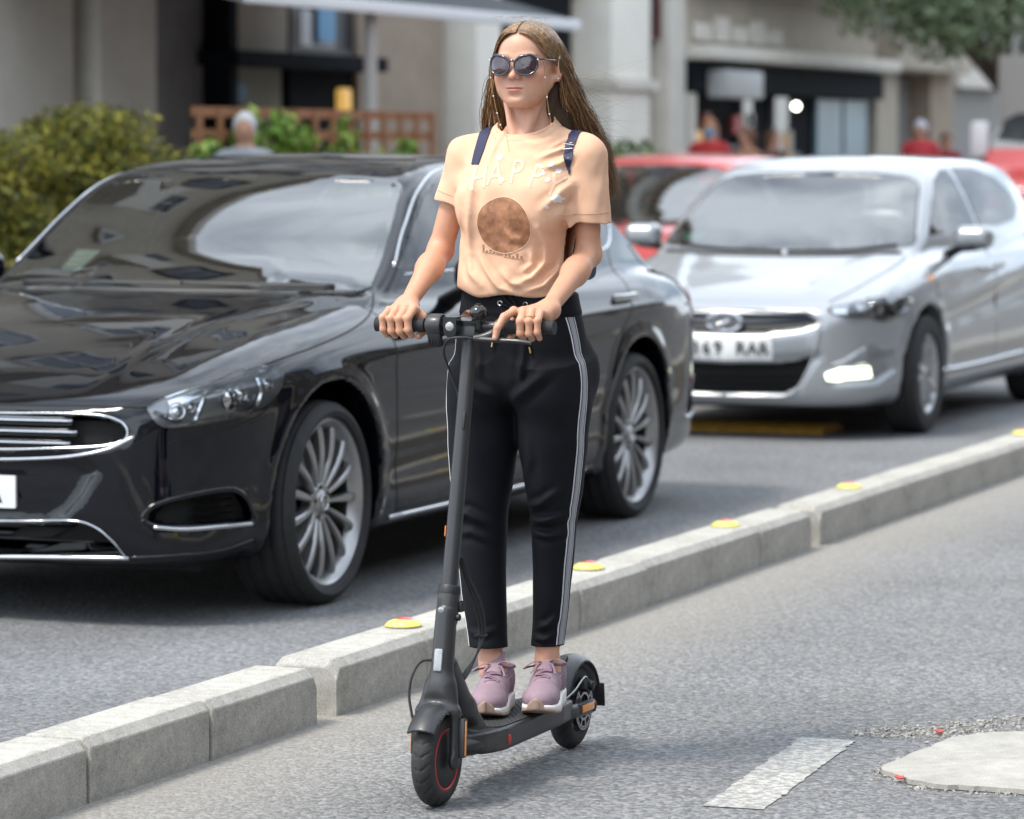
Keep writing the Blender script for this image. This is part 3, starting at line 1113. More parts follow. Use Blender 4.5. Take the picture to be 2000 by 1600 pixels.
def put_wheel(meshes, parent, x, y, z, side, rot, mats):
    e = empty('wheel', (x, y, z), 0, parent)
    e.rotation_euler = (rot, 0, 0 if side > 0 else math.pi)
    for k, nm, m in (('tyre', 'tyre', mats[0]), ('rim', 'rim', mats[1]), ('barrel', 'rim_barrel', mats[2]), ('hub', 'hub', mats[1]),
                     ('bolts', 'wheel_bolts', M_black), ('emblem', 'hub_emblem', M_chrome), ('disc', 'brake_disc', M_disc)):
        q = obj(nm, meshes[k], m, e)
        if k == 'bolts':
            q['kind'] = 'stuff'
    return e

def text_mesh(s, size, depth=0.0015, font_shear=0.0, spacing=1.0, bold=0.0):
    cu = bpy.data.curves.new('lettering', 'FONT')
    cu.body = s; cu.size = size; cu.extrude = depth; cu.align_x = 'CENTER'; cu.align_y = 'CENTER'
    cu.shear = font_shear; cu.space_character = spacing; cu.offset = bold
    cu.resolution_u = 4
    o = bpy.data.objects.new('lettering', cu)
    COL.objects.link(o)
    dg = bpy.context.evaluated_depsgraph_get()
    me = bpy.data.meshes.new_from_object(o.evaluated_get(dg))
    COL.objects.unlink(o)
    bpy.data.objects.remove(o); bpy.data.curves.remove(cu)
    return me

def interior(root, y_dash, seats, z_seat, w, parent_mat, rhd=False, seat_mat=None):
    sm = seat_mat or M_seat
    g = G()
    g.box((-w, y_dash - .25, .55), (w, y_dash + .28, .93), bev=.09)
    g.box((-.14, y_dash, .4), (.14, y_dash + 1.3, .72), bev=.05)
    g.build('dashboard', M_inner, root)
    for (sx, sy) in seats:
        g = G()
        g.box((sx - .24, sy - .28, z_seat - .16), (sx + .24, sy + .25, z_seat), bev=.06)
        g.box((sx - .23, -.08, 0), (sx + .23, .08, .60), T(0, sy + .28, z_seat - .04, rx=rad(-18)), bev=.07)
        g.box((sx - .13, -.05, .62), (sx + .13, .05, .80), T(0, sy + .27, z_seat - .04, rx=rad(-16)), bev=.045)
        g.build('seat', sm, root)
    sx = seats[0][0]
    g = G()
    Mw = T(sx, y_dash + .42, .90, rx=rad(68))
    g.tube([(.185 * math.cos(a), .185 * math.sin(a), 0) for a in np.linspace(0, 2 * math.pi, 33)], .015, 8, caps=False, M=Mw)
    g.box((-.18, -.02, -.01), (.18, .02, .01), Mw, bev=.008)
    g.sphere((0, 0, 0), (.06, .05, .03), 12, Mw)
    g.tube([(sx, y_dash + .2, .82), (sx, y_dash + .40, .89)], .03, 8)
    g.build('steering_wheel', M_black, root)

def on_skin(shape, px, f=None):
    """where measured points of the photograph lie on a car's skin, in car space"""
    D = sight(px)
    O = CAM - np.array(shape.loc) + D * shape.near
    Q, ok = march(f or shape.skin, O, D, 12.0, 120)
    return Q

def both_sides(half):
    """outline given for x >= 0 from the top centre to the bottom centre -> whole outline"""
    h = np.asarray(half, float)
    m = h[::-1] * np.array([-1, 1])
    if abs(h[0][0]) < 1e-6: m = m[:-1]
    if abs(h[-1][0]) < 1e-6: m = m[1:]
    return np.concatenate([h, m])

FRONT = ((0, -1.0, 0), (1, 0, 0), (0, 0, 1), (0, 1, 0))
SIDE = ((2.0, 0, 0), (0, 1, 0), (0, 0, 1), (-1, 0, 0))
TOPV = ((0, 0, 3.0), (1, 0, 0), (0, 1, 0), (0, 0, -1))
REAR = ((0, 8.0, 0), (1, 0, 0), (0, 0, 1), (0, -1, 0))

def strip_obj(name, shape, pts, frame, width, proud, m, parent, mirror=True, n=8, f=None):
    V, F = strip(shape, pts, frame, width, proud, n, f)
    o = obj(name, make_mesh(name, V, F), m, parent)
    if mirror:
        V2, F2 = mirror_vf(V, F)
        obj(name, make_mesh(name, V2, F2), m, parent)
    return o

def side_mirror(root, sx, x, y, z, paint, shell_bottom):
    """door mirror on side sx: housing, foot and glass"""
    f = lambda P: smax(np.linalg.norm(np.maximum(np.abs(P * np.array([1, .8, 1.08 + .55 * 0])) - np.array([.052, .012, .016]), 0), axis=1) - .052, P[:, 1] - .045, .02)
    V, Q = snet(f, (-.16, -.16, -.12), (.16, .16, .12), .012)
    V = V * np.array([sx, 1, 1]) + np.array([sx * x, y, z])
    if sx < 0: Q = Q[:, ::-1]
    h = obj('side_mirror', make_mesh('side_mirror', V, Q), paint, root)
    g = G()
    g.tube([(sx * (x - .17), y + .06, z - .10), (sx * (x - .08), y, z - .06), (sx * (x + .02), y - .01, z - .05)], [.05, .045, .06], 10, flat=[.025, .022, .02])
    g.build('mirror_foot', shell_bottom, h)
    g = G()
    g.box((sx * x - .080, y + .041, z - .045), (sx * x + .080, y + .047, z + .045), bev=.004)
    g.build('mirror_glass', M_chrome, h)
    return h
# ------------------------------------------------------------------ the black saloon
M_bpaint = mat('black paint', (0.0022, 0.0028, 0.0055), 0.35, coat=1.0, spec=0.0, coatr=0.012)
BLK = CarShape(
    loc=(-5.83, 9.79, 0), near=8.5,
    side=[(0.12, .19), (.03, .27), (0.0, .42), (.01, .56), (.035, .64), (.075, .695), (.16, .745), (.3, .805), (.55, .878), (.8, .93),
          (1.2, .982), (1.6, 1.02), (2.4, 1.045), (3.4, 1.06), (4.2, 1.05), (4.7, 1.015), (4.93, .96), (5.0, .82), (5.03, .62), (5.0, .4), (4.9, .23),
          (4.4, .19), (2.5, .18), (.7, .18)],
    top=[(0, .60), (.035, .65), (.08, .70), (.16, .75), (.3, .81), (.55, .884), (.8, .936), (1.2, .988), (1.6, 1.026), (2.4, 1.05), (3.4, 1.066), (4.2, 1.056), (4.7, 1.02), (4.93, .965), (5.05, .8)],
    topz=1.06,
    plan=[(0, 0), (.3, .012), (.55, .06), (.72, .15), (.83, .29), (.90, .48), (.94, .8), (.952, 1.2), (.955, 2.5), (.952, 3.9), (.93, 4.4), (.87, 4.75), (.75, 4.93), (.5, 5.01), (0, 5.03)],
    wtab=[(0, .84), (.3, .885), (.6, .93), (1.0, .95), (1.5, .955), (4.0, .955), (4.5, .92), (5.05, .84)],
    sect=[(0, .18), (.78, .18), (.885, .225), (.925, .32), (.944, .45), (.954, .6), (.955, .7), (.948, .80), (.93, .875), (.895, .94), (.84, .985), (.74, 1.02), (.45, 1.05), (0, 1.06)],
    cab=[(1.30, .92), (1.52, .985), (1.75, 1.105), (2.0, 1.26), (2.24, 1.385), (2.5, 1.458), (2.85, 1.49), (3.2, 1.478), (3.7, 1.40), (4.1, 1.275), (4.5, 1.10), (4.7, .97), (4.3, .8), (1.8, .8)],
    csec=[(0, .8), (.87, .8), (.865, .9), (.85, .98), (.825, 1.05), (.755, 1.22), (.695, 1.34), (.645, 1.405), (.57, 1.447), (.42, 1.472), (.22, 1.487), (0, 1.492)],
    cwtab=[(1.2, .76), (1.7, .82), (2.3, .862), (3.0, .87), (3.8, .845), (4.7, .74)], cwmax=.87,
    bow=.16, ymid=2.9, kc=.045, k1=.09, wheels=(.90, 3.885), wz=.345, ra=.395, flare=.010, hollow=True, cowl=1.5, cab_end=4.3)
# >>>
_blk_field = Grid2([(-.2, .535), (.42, .535), (.50, .50), (.455, .42), (.40, .36), (.34, .33), (-.2, .325)], (-.2, .15), (1.1, .8), .008)
def _blk_extra(P, d):
    x, y, z = np.abs(P[:, 0]), P[:, 1], P[:, 2]
    # the plate field of the bumper lies back behind the wings, which sweep down and out
    fr = np.clip((0.55 - y) / 0.25, 0, 1)
    q = _blk_field(x, z)
    d = d + 0.030 * fr / (1 + np.exp(np.clip(q / 0.007, -30, 30)))
    # crease along the flank and a hollow above the sill
    s = np.clip((y - .9) / .5, 0, 1) * np.clip((4.6 - y) / .4, 0, 1) * (x > .7)
    d = d + 0.010 * s * np.exp(-((z - (.40 + .03 * (y - 1.0))) / .07) ** 2)
    d = d - 0.008 * s * np.exp(-((z - (.80 + .02 * (y - 1.0))) / .035) ** 2)
    d = d - 0.010 * s * np.exp(-((z - .225) / .03) ** 2)
    # two soft ridges on the bonnet
    h = np.clip((y - .15) / .3, 0, 1) * np.clip((1.6 - y) / .3, 0, 1) * (z > .6)
    d = d - 0.007 * h * np.exp(-((x - (.40 + .16 * y)) / .05) ** 2)
    return d
BLK.extra = _blk_extra

def build_black_car():
    S = BLK
    root = empty('parked_car', S.loc)
    root.name = 'black_saloon_car'
    tag(root, 'glossy black saloon car with multi-spoke alloy wheels beside the kerb, behind the rider', 'car')
    # ---- outlines
    half = on_skin(S, [(420, 338), (560, 341), (700, 345), (775, 351), (783, 372), (768, 430), (745, 510), (724, 562), (700, 571), (560, 571), (420, 566)])
    ws = [(q[0], q[2]) for q in half]
    ws = [p for p in ws if p[0] > 0.12]
    ws = [(0, ws[0][1] + .006)] + ws + [(0, ws[-1][1] + .002)]
    WS = both_sides(ws)
    win_f = [(1.80, 1.075), (2.02, 1.215), (2.22, 1.325), (2.42, 1.385), (2.78, 1.415), (2.80, 1.25), (2.81, 1.085), (2.3, 1.075)]
    win_r = [(2.88, 1.088), (2.87, 1.25), (2.85, 1.415), (3.2, 1.405), (3.55, 1.36), (3.85, 1.285), (4.02, 1.205), (3.93, 1.13), (3.7, 1.10), (3.3, 1.093)]
    rear = both_sides([(0, 1.37), (.42, 1.355), (.56, 1.31), (.62, 1.20), (.66, 1.11), (.45, 1.085), (0, 1.08)])
    grille = on_skin(S, [(10, 811), (100, 811), (192, 815), (233, 827), (245, 843), (240, 857), (192, 868), (100, 872), (10, 874)])
    gr = [(q[0], q[2]) for q in grille]
    gr = [(0, gr[0][1])] + gr + [(0, gr[-1][1])]
    GRL = both_sides(gr)
    li = on_skin(S, [(10, 1022), (150, 1022), (186, 1034), (218, 1060), (240, 1084), (120, 1086), (10, 1086)])
    lw = [(q[0], q[2]) for q in li]
    LOW = both_sides([(0, lw[0][1])] + lw + [(0, lw[-1][1])])
    si = on_skin(S, [(282, 1014), (304, 990), (384, 968), (450, 959), (474, 971), (487, 997), (490, 1018), (440, 1024), (360, 1029), (304, 1026)])
    SID = [(q[0], q[2]) for q in si]
    S.cuts = [
        poly_prism('y', grow(WS, -.022), lambda x, y, z: np.maximum(y - 2.6, .9 - z)),
        poly_prism('y', grow(rear, -.02), lambda x, y, z: 3.5 - y),
        poly_prism('x', grow(win_f, -.014), lambda x, y, z: .4 - x),
        poly_prism('x', grow(win_r, -.014), lambda x, y, z: .4 - x),
        recess(GRL, .055, .5),
        recess(LOW, .09, .5),
        recess(SID, .05, .6),
    ]
    V, Q = half_mesh(S.full, 5.05, .96, 1.5, .0145)
    body = obj('body', make_mesh('body', V, Q), M_bpaint, root)
    sharp_by_angle(body.data, 45)
    # ---- glazing with its black printed border
    ws_o = sheet_obj('windscreen', lay(S, WS, FRONT, .05, .004, .010), M_glass, root)
    for nm, outl, fr in (('windscreen_border', WS, FRONT),):
        V, F = strip(S, np.concatenate([grow(outl, -.012), grow(outl, -.012)[:1]]), fr, .04, .0025, 3)
        obj(nm, make_mesh(nm, V, F), M_gloss, ws_o)
    sheet_obj('rear_window', lay(S, rear, REAR, .06, .004, .010), M_glassd, root)
    sheet_obj('side_window', lay(S, win_f, SIDE, .06, .003, .008), M_glassd, root, True)
    sheet_obj('side_window', lay(S, win_r, SIDE, .06, .003, .008), M_glassd, root, True)
    surround = [(1.80, 1.085), (2.0, 1.225), (2.22, 1.348), (2.45, 1.412), (2.82, 1.436), (3.2, 1.427), (3.6, 1.375), (3.9, 1.29), (4.10, 1.20), (3.97, 1.11), (3.7, 1.085), (3.2, 1.075), (2.3, 1.060), (1.84, 1.055)]
    strip_obj('window_trim', S, surround, SIDE, .010, .005, M_chrome, root)
    strip_obj('pillar_trim', S, [(2.84, 1.08), (2.83, 1.25), (2.815, 1.425)], SIDE, .07, .005, M_gloss, root)
    # ---- bonnet and body joints
    strip_obj('bonnet_joint', S, [(729, 574), (728, 598), (719, 618), (690, 642), (625, 673), (560, 697), (512, 714)], 'photo', .007, .0016, M_gap, root)
    strip_obj('bonnet_joint', S, [(287, 796), (200, 793), (100, 791), (0, 790), (-110, 790)], 'photo', .008, .0016, M_gap, root)
    strip_obj('door_joint', S, [(1.42, .98), (1.40, .80), (1.405, .55), (1.44, .34), (1.47, .25)], SIDE, .007, .0016, M_gap, root)
    strip_obj('door_joint', S, [(2.83, 1.06), (2.835, .8), (2.84, .5), (2.84, .25)], SIDE, .007, .0016, M_gap, root)
    strip_obj('door_joint', S, [(3.93, 1.09), (3.86, .97), (3.72, .82), (3.55, .72), (3.46, .55), (3.43, .3), (3.42, .25)], SIDE, .007, .0016, M_gap, root)
    strip_obj('door_joint', S, [(1.47, .262), (2.4, .262), (3.42, .268)], SIDE, .007, .0016, M_gap, root)
    strip_obj('sill_trim', S, [(1.42, .236), (2.4, .236), (3.40, .245)], SIDE, .018, .007, M_chrome, root)
    strip_obj('bumper_joint', S, [(540, 770), (518, 803), (462, 831), (400, 851), (330, 866)], 'photo', .006, .0014, M_gap, root)
    strip_obj('boot_joint', S, [(4.30, 1.10), (4.45, 1.0), (4.62, .93), (4.80, .90)], SIDE, .007, .0016, M_gap, root)
    for y0 in (2.55, 3.62):
        for sx in (-1, 1):
            g = G()
            zc = .885 if y0 < 3 else .905
            q, _ = march(S.skin, np.array([[2.0, y0 + .1, zc]]), np.array([[-1., 0, 0]]))
            x0 = q[0, 0]
            g.tube([(sx * (x0 - .005), y0, zc), (sx * (x0 + .028), y0 + .03, zc + .001), (sx * (x0 + .030), y0 + .12, zc + .003), (sx * (x0 + .026), y0 + .19, zc + .004), (sx * (x0 - .008), y0 + .22, zc + .005)], .011, 8, flat=.014)
            g.build('door_handle', M_chrome, root)
    # ---- front details
    gl = sheet_obj('grille', lay(S, grow(GRL, .004), FRONT, .05, -.05, .0), M_gap, root)
    zs = np.linspace(min(p[1] for p in gr) + .02, max(p[1] for p in gr) - .012, 3)
    for z in zs:
        xw = .44 if z == zs[1] else .42
        strip_obj('grille_slat', S, [(-xw, z), (-.2, z), (0, z), (.2, z), (xw, z)], FRONT, .016, -.018, M_chrome, gl, False, 6)
        strip_obj('grille_slat', S, [(-xw, z - .011), (-.2, z - .011), (0, z - .011), (.2, z - .011), (xw, z - .011)], FRONT, .012, -.030, M_gloss, gl, False, 6)
    strip_obj('grille_frame', S, np.concatenate([grow(GRL, .006), grow(GRL, .006)[:1]]), FRONT, .007, .004, M_chrome, gl, False, 3)
    strip_obj('grille_bow', S, [(-40, 897), (60, 896), (150, 890), (215, 876), (262, 853)], 'photo', .011, .006, M_chrome, root)
    sheet_obj('lower_intake', lay(S, grow(LOW, .004), FRONT, .06, -.08, .0), M_gap, root)
    strip_obj('intake_trim', S, [(-100, 1018), (60, 1018), (150, 1018), (188, 1031), (222, 1060), (246, 1088)], 'photo', .006, .004, M_chrome, root)
    strip_obj('lip_trim', S, [(-100, 1089), (60, 1089), (150, 1090), (252, 1091)], 'photo', .013, .006, M_chrome, root)
    s1, s2 = sheet_obj('side_intake', lay(S, grow(SID, .004), FRONT, .05, -.045, .0), M_gap, root, True)
    Vb, Fb = strip(S, [(300, 1030), (360, 1034), (440, 1028), (494, 1023)], 'photo', .014, .010, 8)
    obj('intake_blade', make_mesh('blade', Vb, Fb), M_chrome, s1)
    Vb, Fb = mirror_vf(Vb, Fb)
    obj('intake_blade', make_mesh('blade', Vb, Fb), M_chrome, s2)
    rimp = crspline(grow(SID, .004), 3, True)
    strip_obj('intake_rim', S, np.concatenate([rimp, rimp[:1]]), FRONT, .017, .0035, M_bpaint, root, True, 2)
    xs0, xs1 = min(p[0] for p in SID), max(p[0] for p in SID)
    for k in range(4):
        zq = np.mean([p[1] for p in SID]) + (k - 1.3) * .022
        Vb, Fb = strip(S, [(xs0 + .12, zq), ((xs0 + xs1) / 2 + .06, zq), (xs1 - .02, zq)], FRONT, .006, -.028, 8)
        obj('intake_mesh', make_mesh('bar', Vb, Fb), M_black, s1)
        Vb, Fb = mirror_vf(Vb, Fb)
        obj('intake_mesh', make_mesh('bar', Vb, Fb), M_black, s2)
    strip_obj('bumper_lip', S, [(256, 1090), (330, 1087), (430, 1077), (498, 1054)], 'photo', .014, .006, M_bpaint, root)
    # headlamps: housing, two projector units, light guides, clear lens
    HL = [(288, 797), (340, 776), (400, 756), (460, 735), (508, 721), (535, 722), (547, 733), (544, 752), (532, 773), (510, 794), (472, 811), (420, 824), (362, 833), (322, 835), (305, 827), (294, 812)]
    dark = lay(S, HL, 'photo', 14, .002, .006, 2)
    lens = lay(S, HL, 'photo', 14, .016, .016, 2)
    h1, h2 = sheet_obj('headlight', dark, M_lampdark, root, True)
    for hh, fl in ((h1, False), (h2, True)):
        def mk(nm, VF, m):
            V_, F_ = mirror_vf(*VF) if fl else VF
            o_ = obj(nm, make_mesh(nm, V_, F_), m, hh)
            sharp_by_angle(o_.data, 40)
        mk('lens', lens, M_lens)
        mk('light_guide', strip(S, [(300, 806), (352, 826), (378, 822), (388, 800), (402, 768)], 'photo', .016, .012, 8), M_lampchrome)
        mk('light_guide', strip(S, [(384, 824), (450, 812), (490, 796), (506, 770), (500, 742)], 'photo', .016, .012, 8), M_lampchrome)
        mk('lamp_brow', strip(S, [(330, 792), (400, 766), (470, 741), (530, 729)], 'photo', .030, .009, 8), M_lampchrome)
        for (px, py, r) in ((345, 804, .028), (372, 796, .02), (448, 782, .036), (470, 772, .03), (520, 752, .022)):
            q = on_skin(S, [(px, py)])
            n = grad(S.skin, q, .004)[0]
            n /= np.linalg.norm(n)
            g = G()
            R = Vector(n).to_track_quat('X', 'Z').to_matrix().to_4x4()
            g.lathe([(-.01, r), (.008, r), (.011, r * .92), (.004, r * .78), (.006, r * .6), (.011, r * .3), (.012, 0)], 20, Matrix.Translation(q[0] - n * .001) @ R)
            mk('projector', (np.concatenate(g.V), g.F), M_lampchrome)
    # number plate
    pl = sheet_obj('number_plate', lay(S, [(-.26, .372), (.222, .372), (.226, .376), (.226, .470), (.222, .474), (-.26, .474)], FRONT, .06, .012, .014), M_plate, root)
    tm = text_mesh('A', .10, .001)
    tm.transform(Matrix.Translation((.178, -.010, .423)) @ Matrix.Rotation(rad(90), 4, 'X'))
    obj('plate_lettering', tm, M_platetxt, pl)
    # parking sensor, wipers, scuttle
    q = on_skin(S, [(535, 898)])[0]
    g = G(); g.lathe([(-.004, .011), (.0015, .011), (.002, .008), (.001, 0)], 14, Matrix.Translation(q) @ Vector((.75, -.66, 0)).to_track_quat('X', 'Z').to_matrix().to_4x4())
    g.build('parking_sensor', M_black, root)
    strip_obj('scuttle', S, [(-.70, 1.60), (-.4, 1.52), (0, 1.48), (.4, 1.52), (.70, 1.60)], TOPV, .06, .006, M_black, root, False)
    strip_obj('wiper', S, [(-.62, 1.61), (-.3, 1.555), (0, 1.545), (.05, 1.55)], TOPV, .014, .022, M_black, root, False)
    strip_obj('wiper', S, [(.02, 1.56), (.3, 1.55), (.62, 1.60)], TOPV, .014, .022, M_black, root, False)
    # a paper note lying behind the windscreen
    nt = on_skin(S, [(140, 486)])[0] + np.array([-.03, .10, -.045])
    g = G(); g.box((-.085, -.06, -.0015), (.085, .06, .0015), T(*nt, rx=rad(38), rz=rad(-30)), .001); q = g.build('paper_note', mat('pale green paper', (.55, .72, .66), .6), root)
    for k in range(3):
        g = G(); g.box((-.06, -.035 + k * .03, .0018), (.045 - .02 * k, -.022 + k * .03, .0028), T(*nt, rx=rad(38), rz=rad(-30))); g.build('note_print', mat('white print strip', (.85, .88, .88), .5), q)
    # roof glass and rear lamps
    sheet_obj('roof_glass', lay(S, both_sides([(0, 2.55), (.38, 2.56), (.46, 2.62), (.47, 3.3), (.42, 3.45), (0, 3.47)]), TOPV, .08, .003, .006), M_gloss, root)
    sheet_obj('tail_lamp', lay(S, [(4.62, .93), (4.80, .90), (4.93, .86), (4.97, .76), (4.93, .70), (4.80, .76), (4.68, .86)], SIDE, .03, .004, .01), M_redlens, root, True)
    strip_obj('rear_bumper_trim', S, [(4.60, .36), (4.75, .36), (4.88, .37), (4.95, .38)], SIDE, .02, .008, M_chrome, root)
    sheet_obj('rear_reflector', lay(S, [(4.70, .50), (4.84, .50), (4.84, .53), (4.70, .53)], SIDE, .03, .004, .008), M_redlens, root, True)
    for sx in (-1, 1):
        side_mirror(root, sx, 1.03, 1.98, 1.055, M_bpaint, M_black)
    wm = wheel_meshes(.337, .274, .245, 15, 'multi')
    for y in S.wheels:
        for sx in (-1, 1):
            put_wheel(wm, root, sx * .812, y, .337, sx, .1 if y < 2 else .33, (M_tyre, M_rim, M_rimdark))
    g = G(); g.box((-.72, .35, .16), (.72, 4.7, .2)); g.build('underbody', M_gap, root)
    interior(root, 1.95, [(.38, 2.85), (-.38, 2.85), (.40, 3.75), (-.40, 3.75)], .56, .62, M_inner)
    return root
build_black_car()
# ------------------------------------------------------------------ the silver hatchback
M_spaint = mat('silver paint', (0.31, 0.325, 0.345), 0.33, metal=0.45, coat=1.0, coatr=0.03)
M_rpaint = mat('red paint', (0.55, 0.025, 0.02), 0.35, coat=0.9)
M_drl = mat('day running light', (0.9, 0.95, 0.85), 0.3, emit=(0.92, 1.0, 0.72), estr=2.2)
HATCH = dict(
    side=[(.12, .17), (.03, .23), (0, .38), (.008, .52), (.03, .60), (.07, .655), (.16, .71), (.35, .785), (.6, .86), (.85, .918), (1.05, .955), (1.4, .99),
          (2.4, 1.01), (3.4, 1.03), (3.9, 1.03), (4.15, .98), (4.27, .82), (4.3, .6), (4.27, .35), (4.18, .2), (3.4, .17), (.8, .165)],
    top=[(0, .58), (.03, .61), (.07, .665), (.16, .715), (.35, .79), (.6, .866), (.85, .925), (1.05, .962), (1.4, .997), (2.4, 1.017), (3.4, 1.037), (3.9, 1.037), (4.15, .99), (4.35, .8)],
    topz=1.03,
    plan=[(0, 0), (.3, .02), (.5, .07), (.66, .17), (.77, .33), (.84, .55), (.875, .85), (.89, 1.3), (.89, 2.2), (.89, 3.2), (.86, 3.7), (.8, 4.05), (.65, 4.23), (.4, 4.29), (0, 4.3)],
    wtab=[(0, .76), (.3, .815), (.6, .862), (1.0, .885), (1.5, .89), (3.3, .89), (3.8, .86), (4.35, .78)],
    sect=[(0, .165), (.74, .165), (.83, .21), (.865, .31), (.882, .45), (.89, .6), (.886, .7), (.875, .78), (.855, .86), (.825, .92), (.77, .965), (.68, .995), (.4, 1.02), (0, 1.03)],
    cab=[(.66, .84), (.95, .935), (1.2, 1.065), (1.5, 1.235), (1.75, 1.36), (2.0, 1.432), (2.35, 1.472), (2.8, 1.476), (3.3, 1.435), (3.75, 1.345), (4.0, 1.22), (4.17, 1.03), (4.2, .9), (3.9, .75), (1.2, .75)],
    csec=[(0, .75), (.81, .75), (.806, .88), (.79, .98), (.765, 1.06), (.70, 1.22), (.645, 1.33), (.60, 1.395), (.53, 1.432), (.4, 1.456), (.2, 1.471), (0, 1.476)],
    cwtab=[(.6, .70), (1.2, .755), (1.8, .80), (2.5, .81), (3.3, .79), (4.2, .68)], cwmax=.81,
    bow=.16, ymid=2.6, kc=.05, k1=.09, wheels=(.855, 3.505), wz=.315, ra=.365, flare=.008, hollow=True, cowl=1.0, cab_end=4.0)
H_WS = both_sides([(0, 1.372), (.30, 1.366), (.50, 1.345), (.575, 1.315), (.62, 1.20), (.665, 1.08), (.70, .995), (.66, .972), (.4, .962), (0, .957)])
H_WF = [(1.32, 1.03), (1.56, 1.20), (1.78, 1.325), (1.97, 1.375), (2.16, 1.385), (2.20, 1.2), (2.22, 1.05), (1.8, 1.04)]
H_WR = [(2.29, 1.055), (2.27, 1.2), (2.24, 1.388), (2.7, 1.385), (3.15, 1.33), (3.42, 1.23), (3.46, 1.16), (3.2, 1.085), (2.8, 1.062)]
H_RW = both_sides([(0, 1.31), (.4, 1.29), (.50, 1.22), (.56, 1.08), (.4, 1.04), (0, 1.03)])

def hatch_common(S, root, paint, h, wheels_mats, spokes=5):
    S.cuts = S.cuts + [
        poly_prism('y', grow(H_WS, -.02), lambda x, y, z: np.maximum(y - 2.2, .85 - z)),
        poly_prism('y', grow(H_RW, -.02), lambda x, y, z: 3.4 - y),
        poly_prism('x', grow(H_WF, -.012), lambda x, y, z: .4 - x),
        poly_prism('x', grow(H_WR, -.012), lambda x, y, z: .4 - x)]
    V, Q = half_mesh(S.full, 4.35, .9, 1.48, h)
    body = obj('body', make_mesh('body', V, Q), paint, root)
    sharp_by_angle(body.data, 50)
    w = sheet_obj('windscreen', lay(S, H_WS, FRONT, .06, .004, .01), M_glass, root)
    V, F = strip(S, np.concatenate([grow(H_WS, -.012), grow(H_WS, -.012)[:1]]), FRONT, .045, .0025, 3)
    obj('windscreen_border', make_mesh('border', V, F), M_gloss, w)
    sheet_obj('rear_window', lay(S, H_RW, REAR, .08, .004, .01), M_glassd, root)
    sheet_obj('side_window', lay(S, H_WF, SIDE, .07, .003, .008), M_glassd, root, True)
    sheet_obj('side_window', lay(S, H_WR, SIDE, .07, .003, .008), M_glassd, root, True)
    for pts in ([(1.02, .93), (1.03, .7), (1.08, .45), (1.12, .24)], [(2.25, 1.03), (2.26, .7), (2.26, .24)], [(3.42, 1.10), (3.36, .9), (3.2, .75), (3.08, .5), (3.04, .24)], [(1.12, .24), (2.2, .24), (3.04, .24)]):
        strip_obj('door_joint', S, pts, SIDE, .007, .0016, M_gap, root, n=5)
    strip_obj('bonnet_joint', S, [(.52, .18), (.60, .35), (.665, .6), (.70, .85), (.70, 1.0)], TOPV, .008, .0016, M_gap, root, n=5)
    strip_obj('scuttle', S, [(-.66, 1.04), (-.35, .93), (0, .89), (.35, .93), (.66, 1.04)], TOPV, .05, .006, M_black, root, False)
    strip_obj('wiper', S, [(-.6, 1.09), (-.3, .985), (.02, .95)], TOPV, .014, .02, M_black, root, False)
    strip_obj('wiper', S, [(.05, .955), (.35, .99), (.62, 1.10)], TOPV, .014, .02, M_black, root, False)
    for y0 in (1.98, 3.02):
        for sx in (-1, 1):
            q, _ = march(S.skin, np.array([[2.0, y0 + .1, .84]]), np.array([[-1., 0, 0]]))
            x0 = q[0, 0]
            g = G()
            g.tube([(sx * (x0 - .005), y0, .835), (sx * (x0 + .026), y0 + .03, .837), (sx * (x0 + .028), y0 + .12, .84), (sx * (x0 - .008), y0 + .2, .842)], .012, 8)
            g.build('door_handle', paint, root)
    sheet_obj('tail_lamp', lay(S, [(4.0, .98), (4.15, .94), (4.24, .84), (4.22, .74), (4.08, .8), (3.95, .9)], SIDE, .04, .004, .01), M_redlens, root, True)
    for sx in (-1, 1):
        side_mirror(root, sx, .95, 1.46, 1.02, paint, M_black)
    wm = wheel_meshes(.312, .205, .205, spokes, 'pair')
    for y in S.wheels:
        for sx in (-1, 1):
            put_wheel(wm, root, sx * .775, y, .312, sx, .2, wheels_mats)
    g = G(); g.box((-.66, .35, .15), (.66, 4.0, .19)); g.build('underbody', M_gap, root)
    interior(root, 1.42, [(.36, 2.1), (-.36, 2.1), (.38, 3.0), (-.38, 3.0)], .55, .58, M_inner)

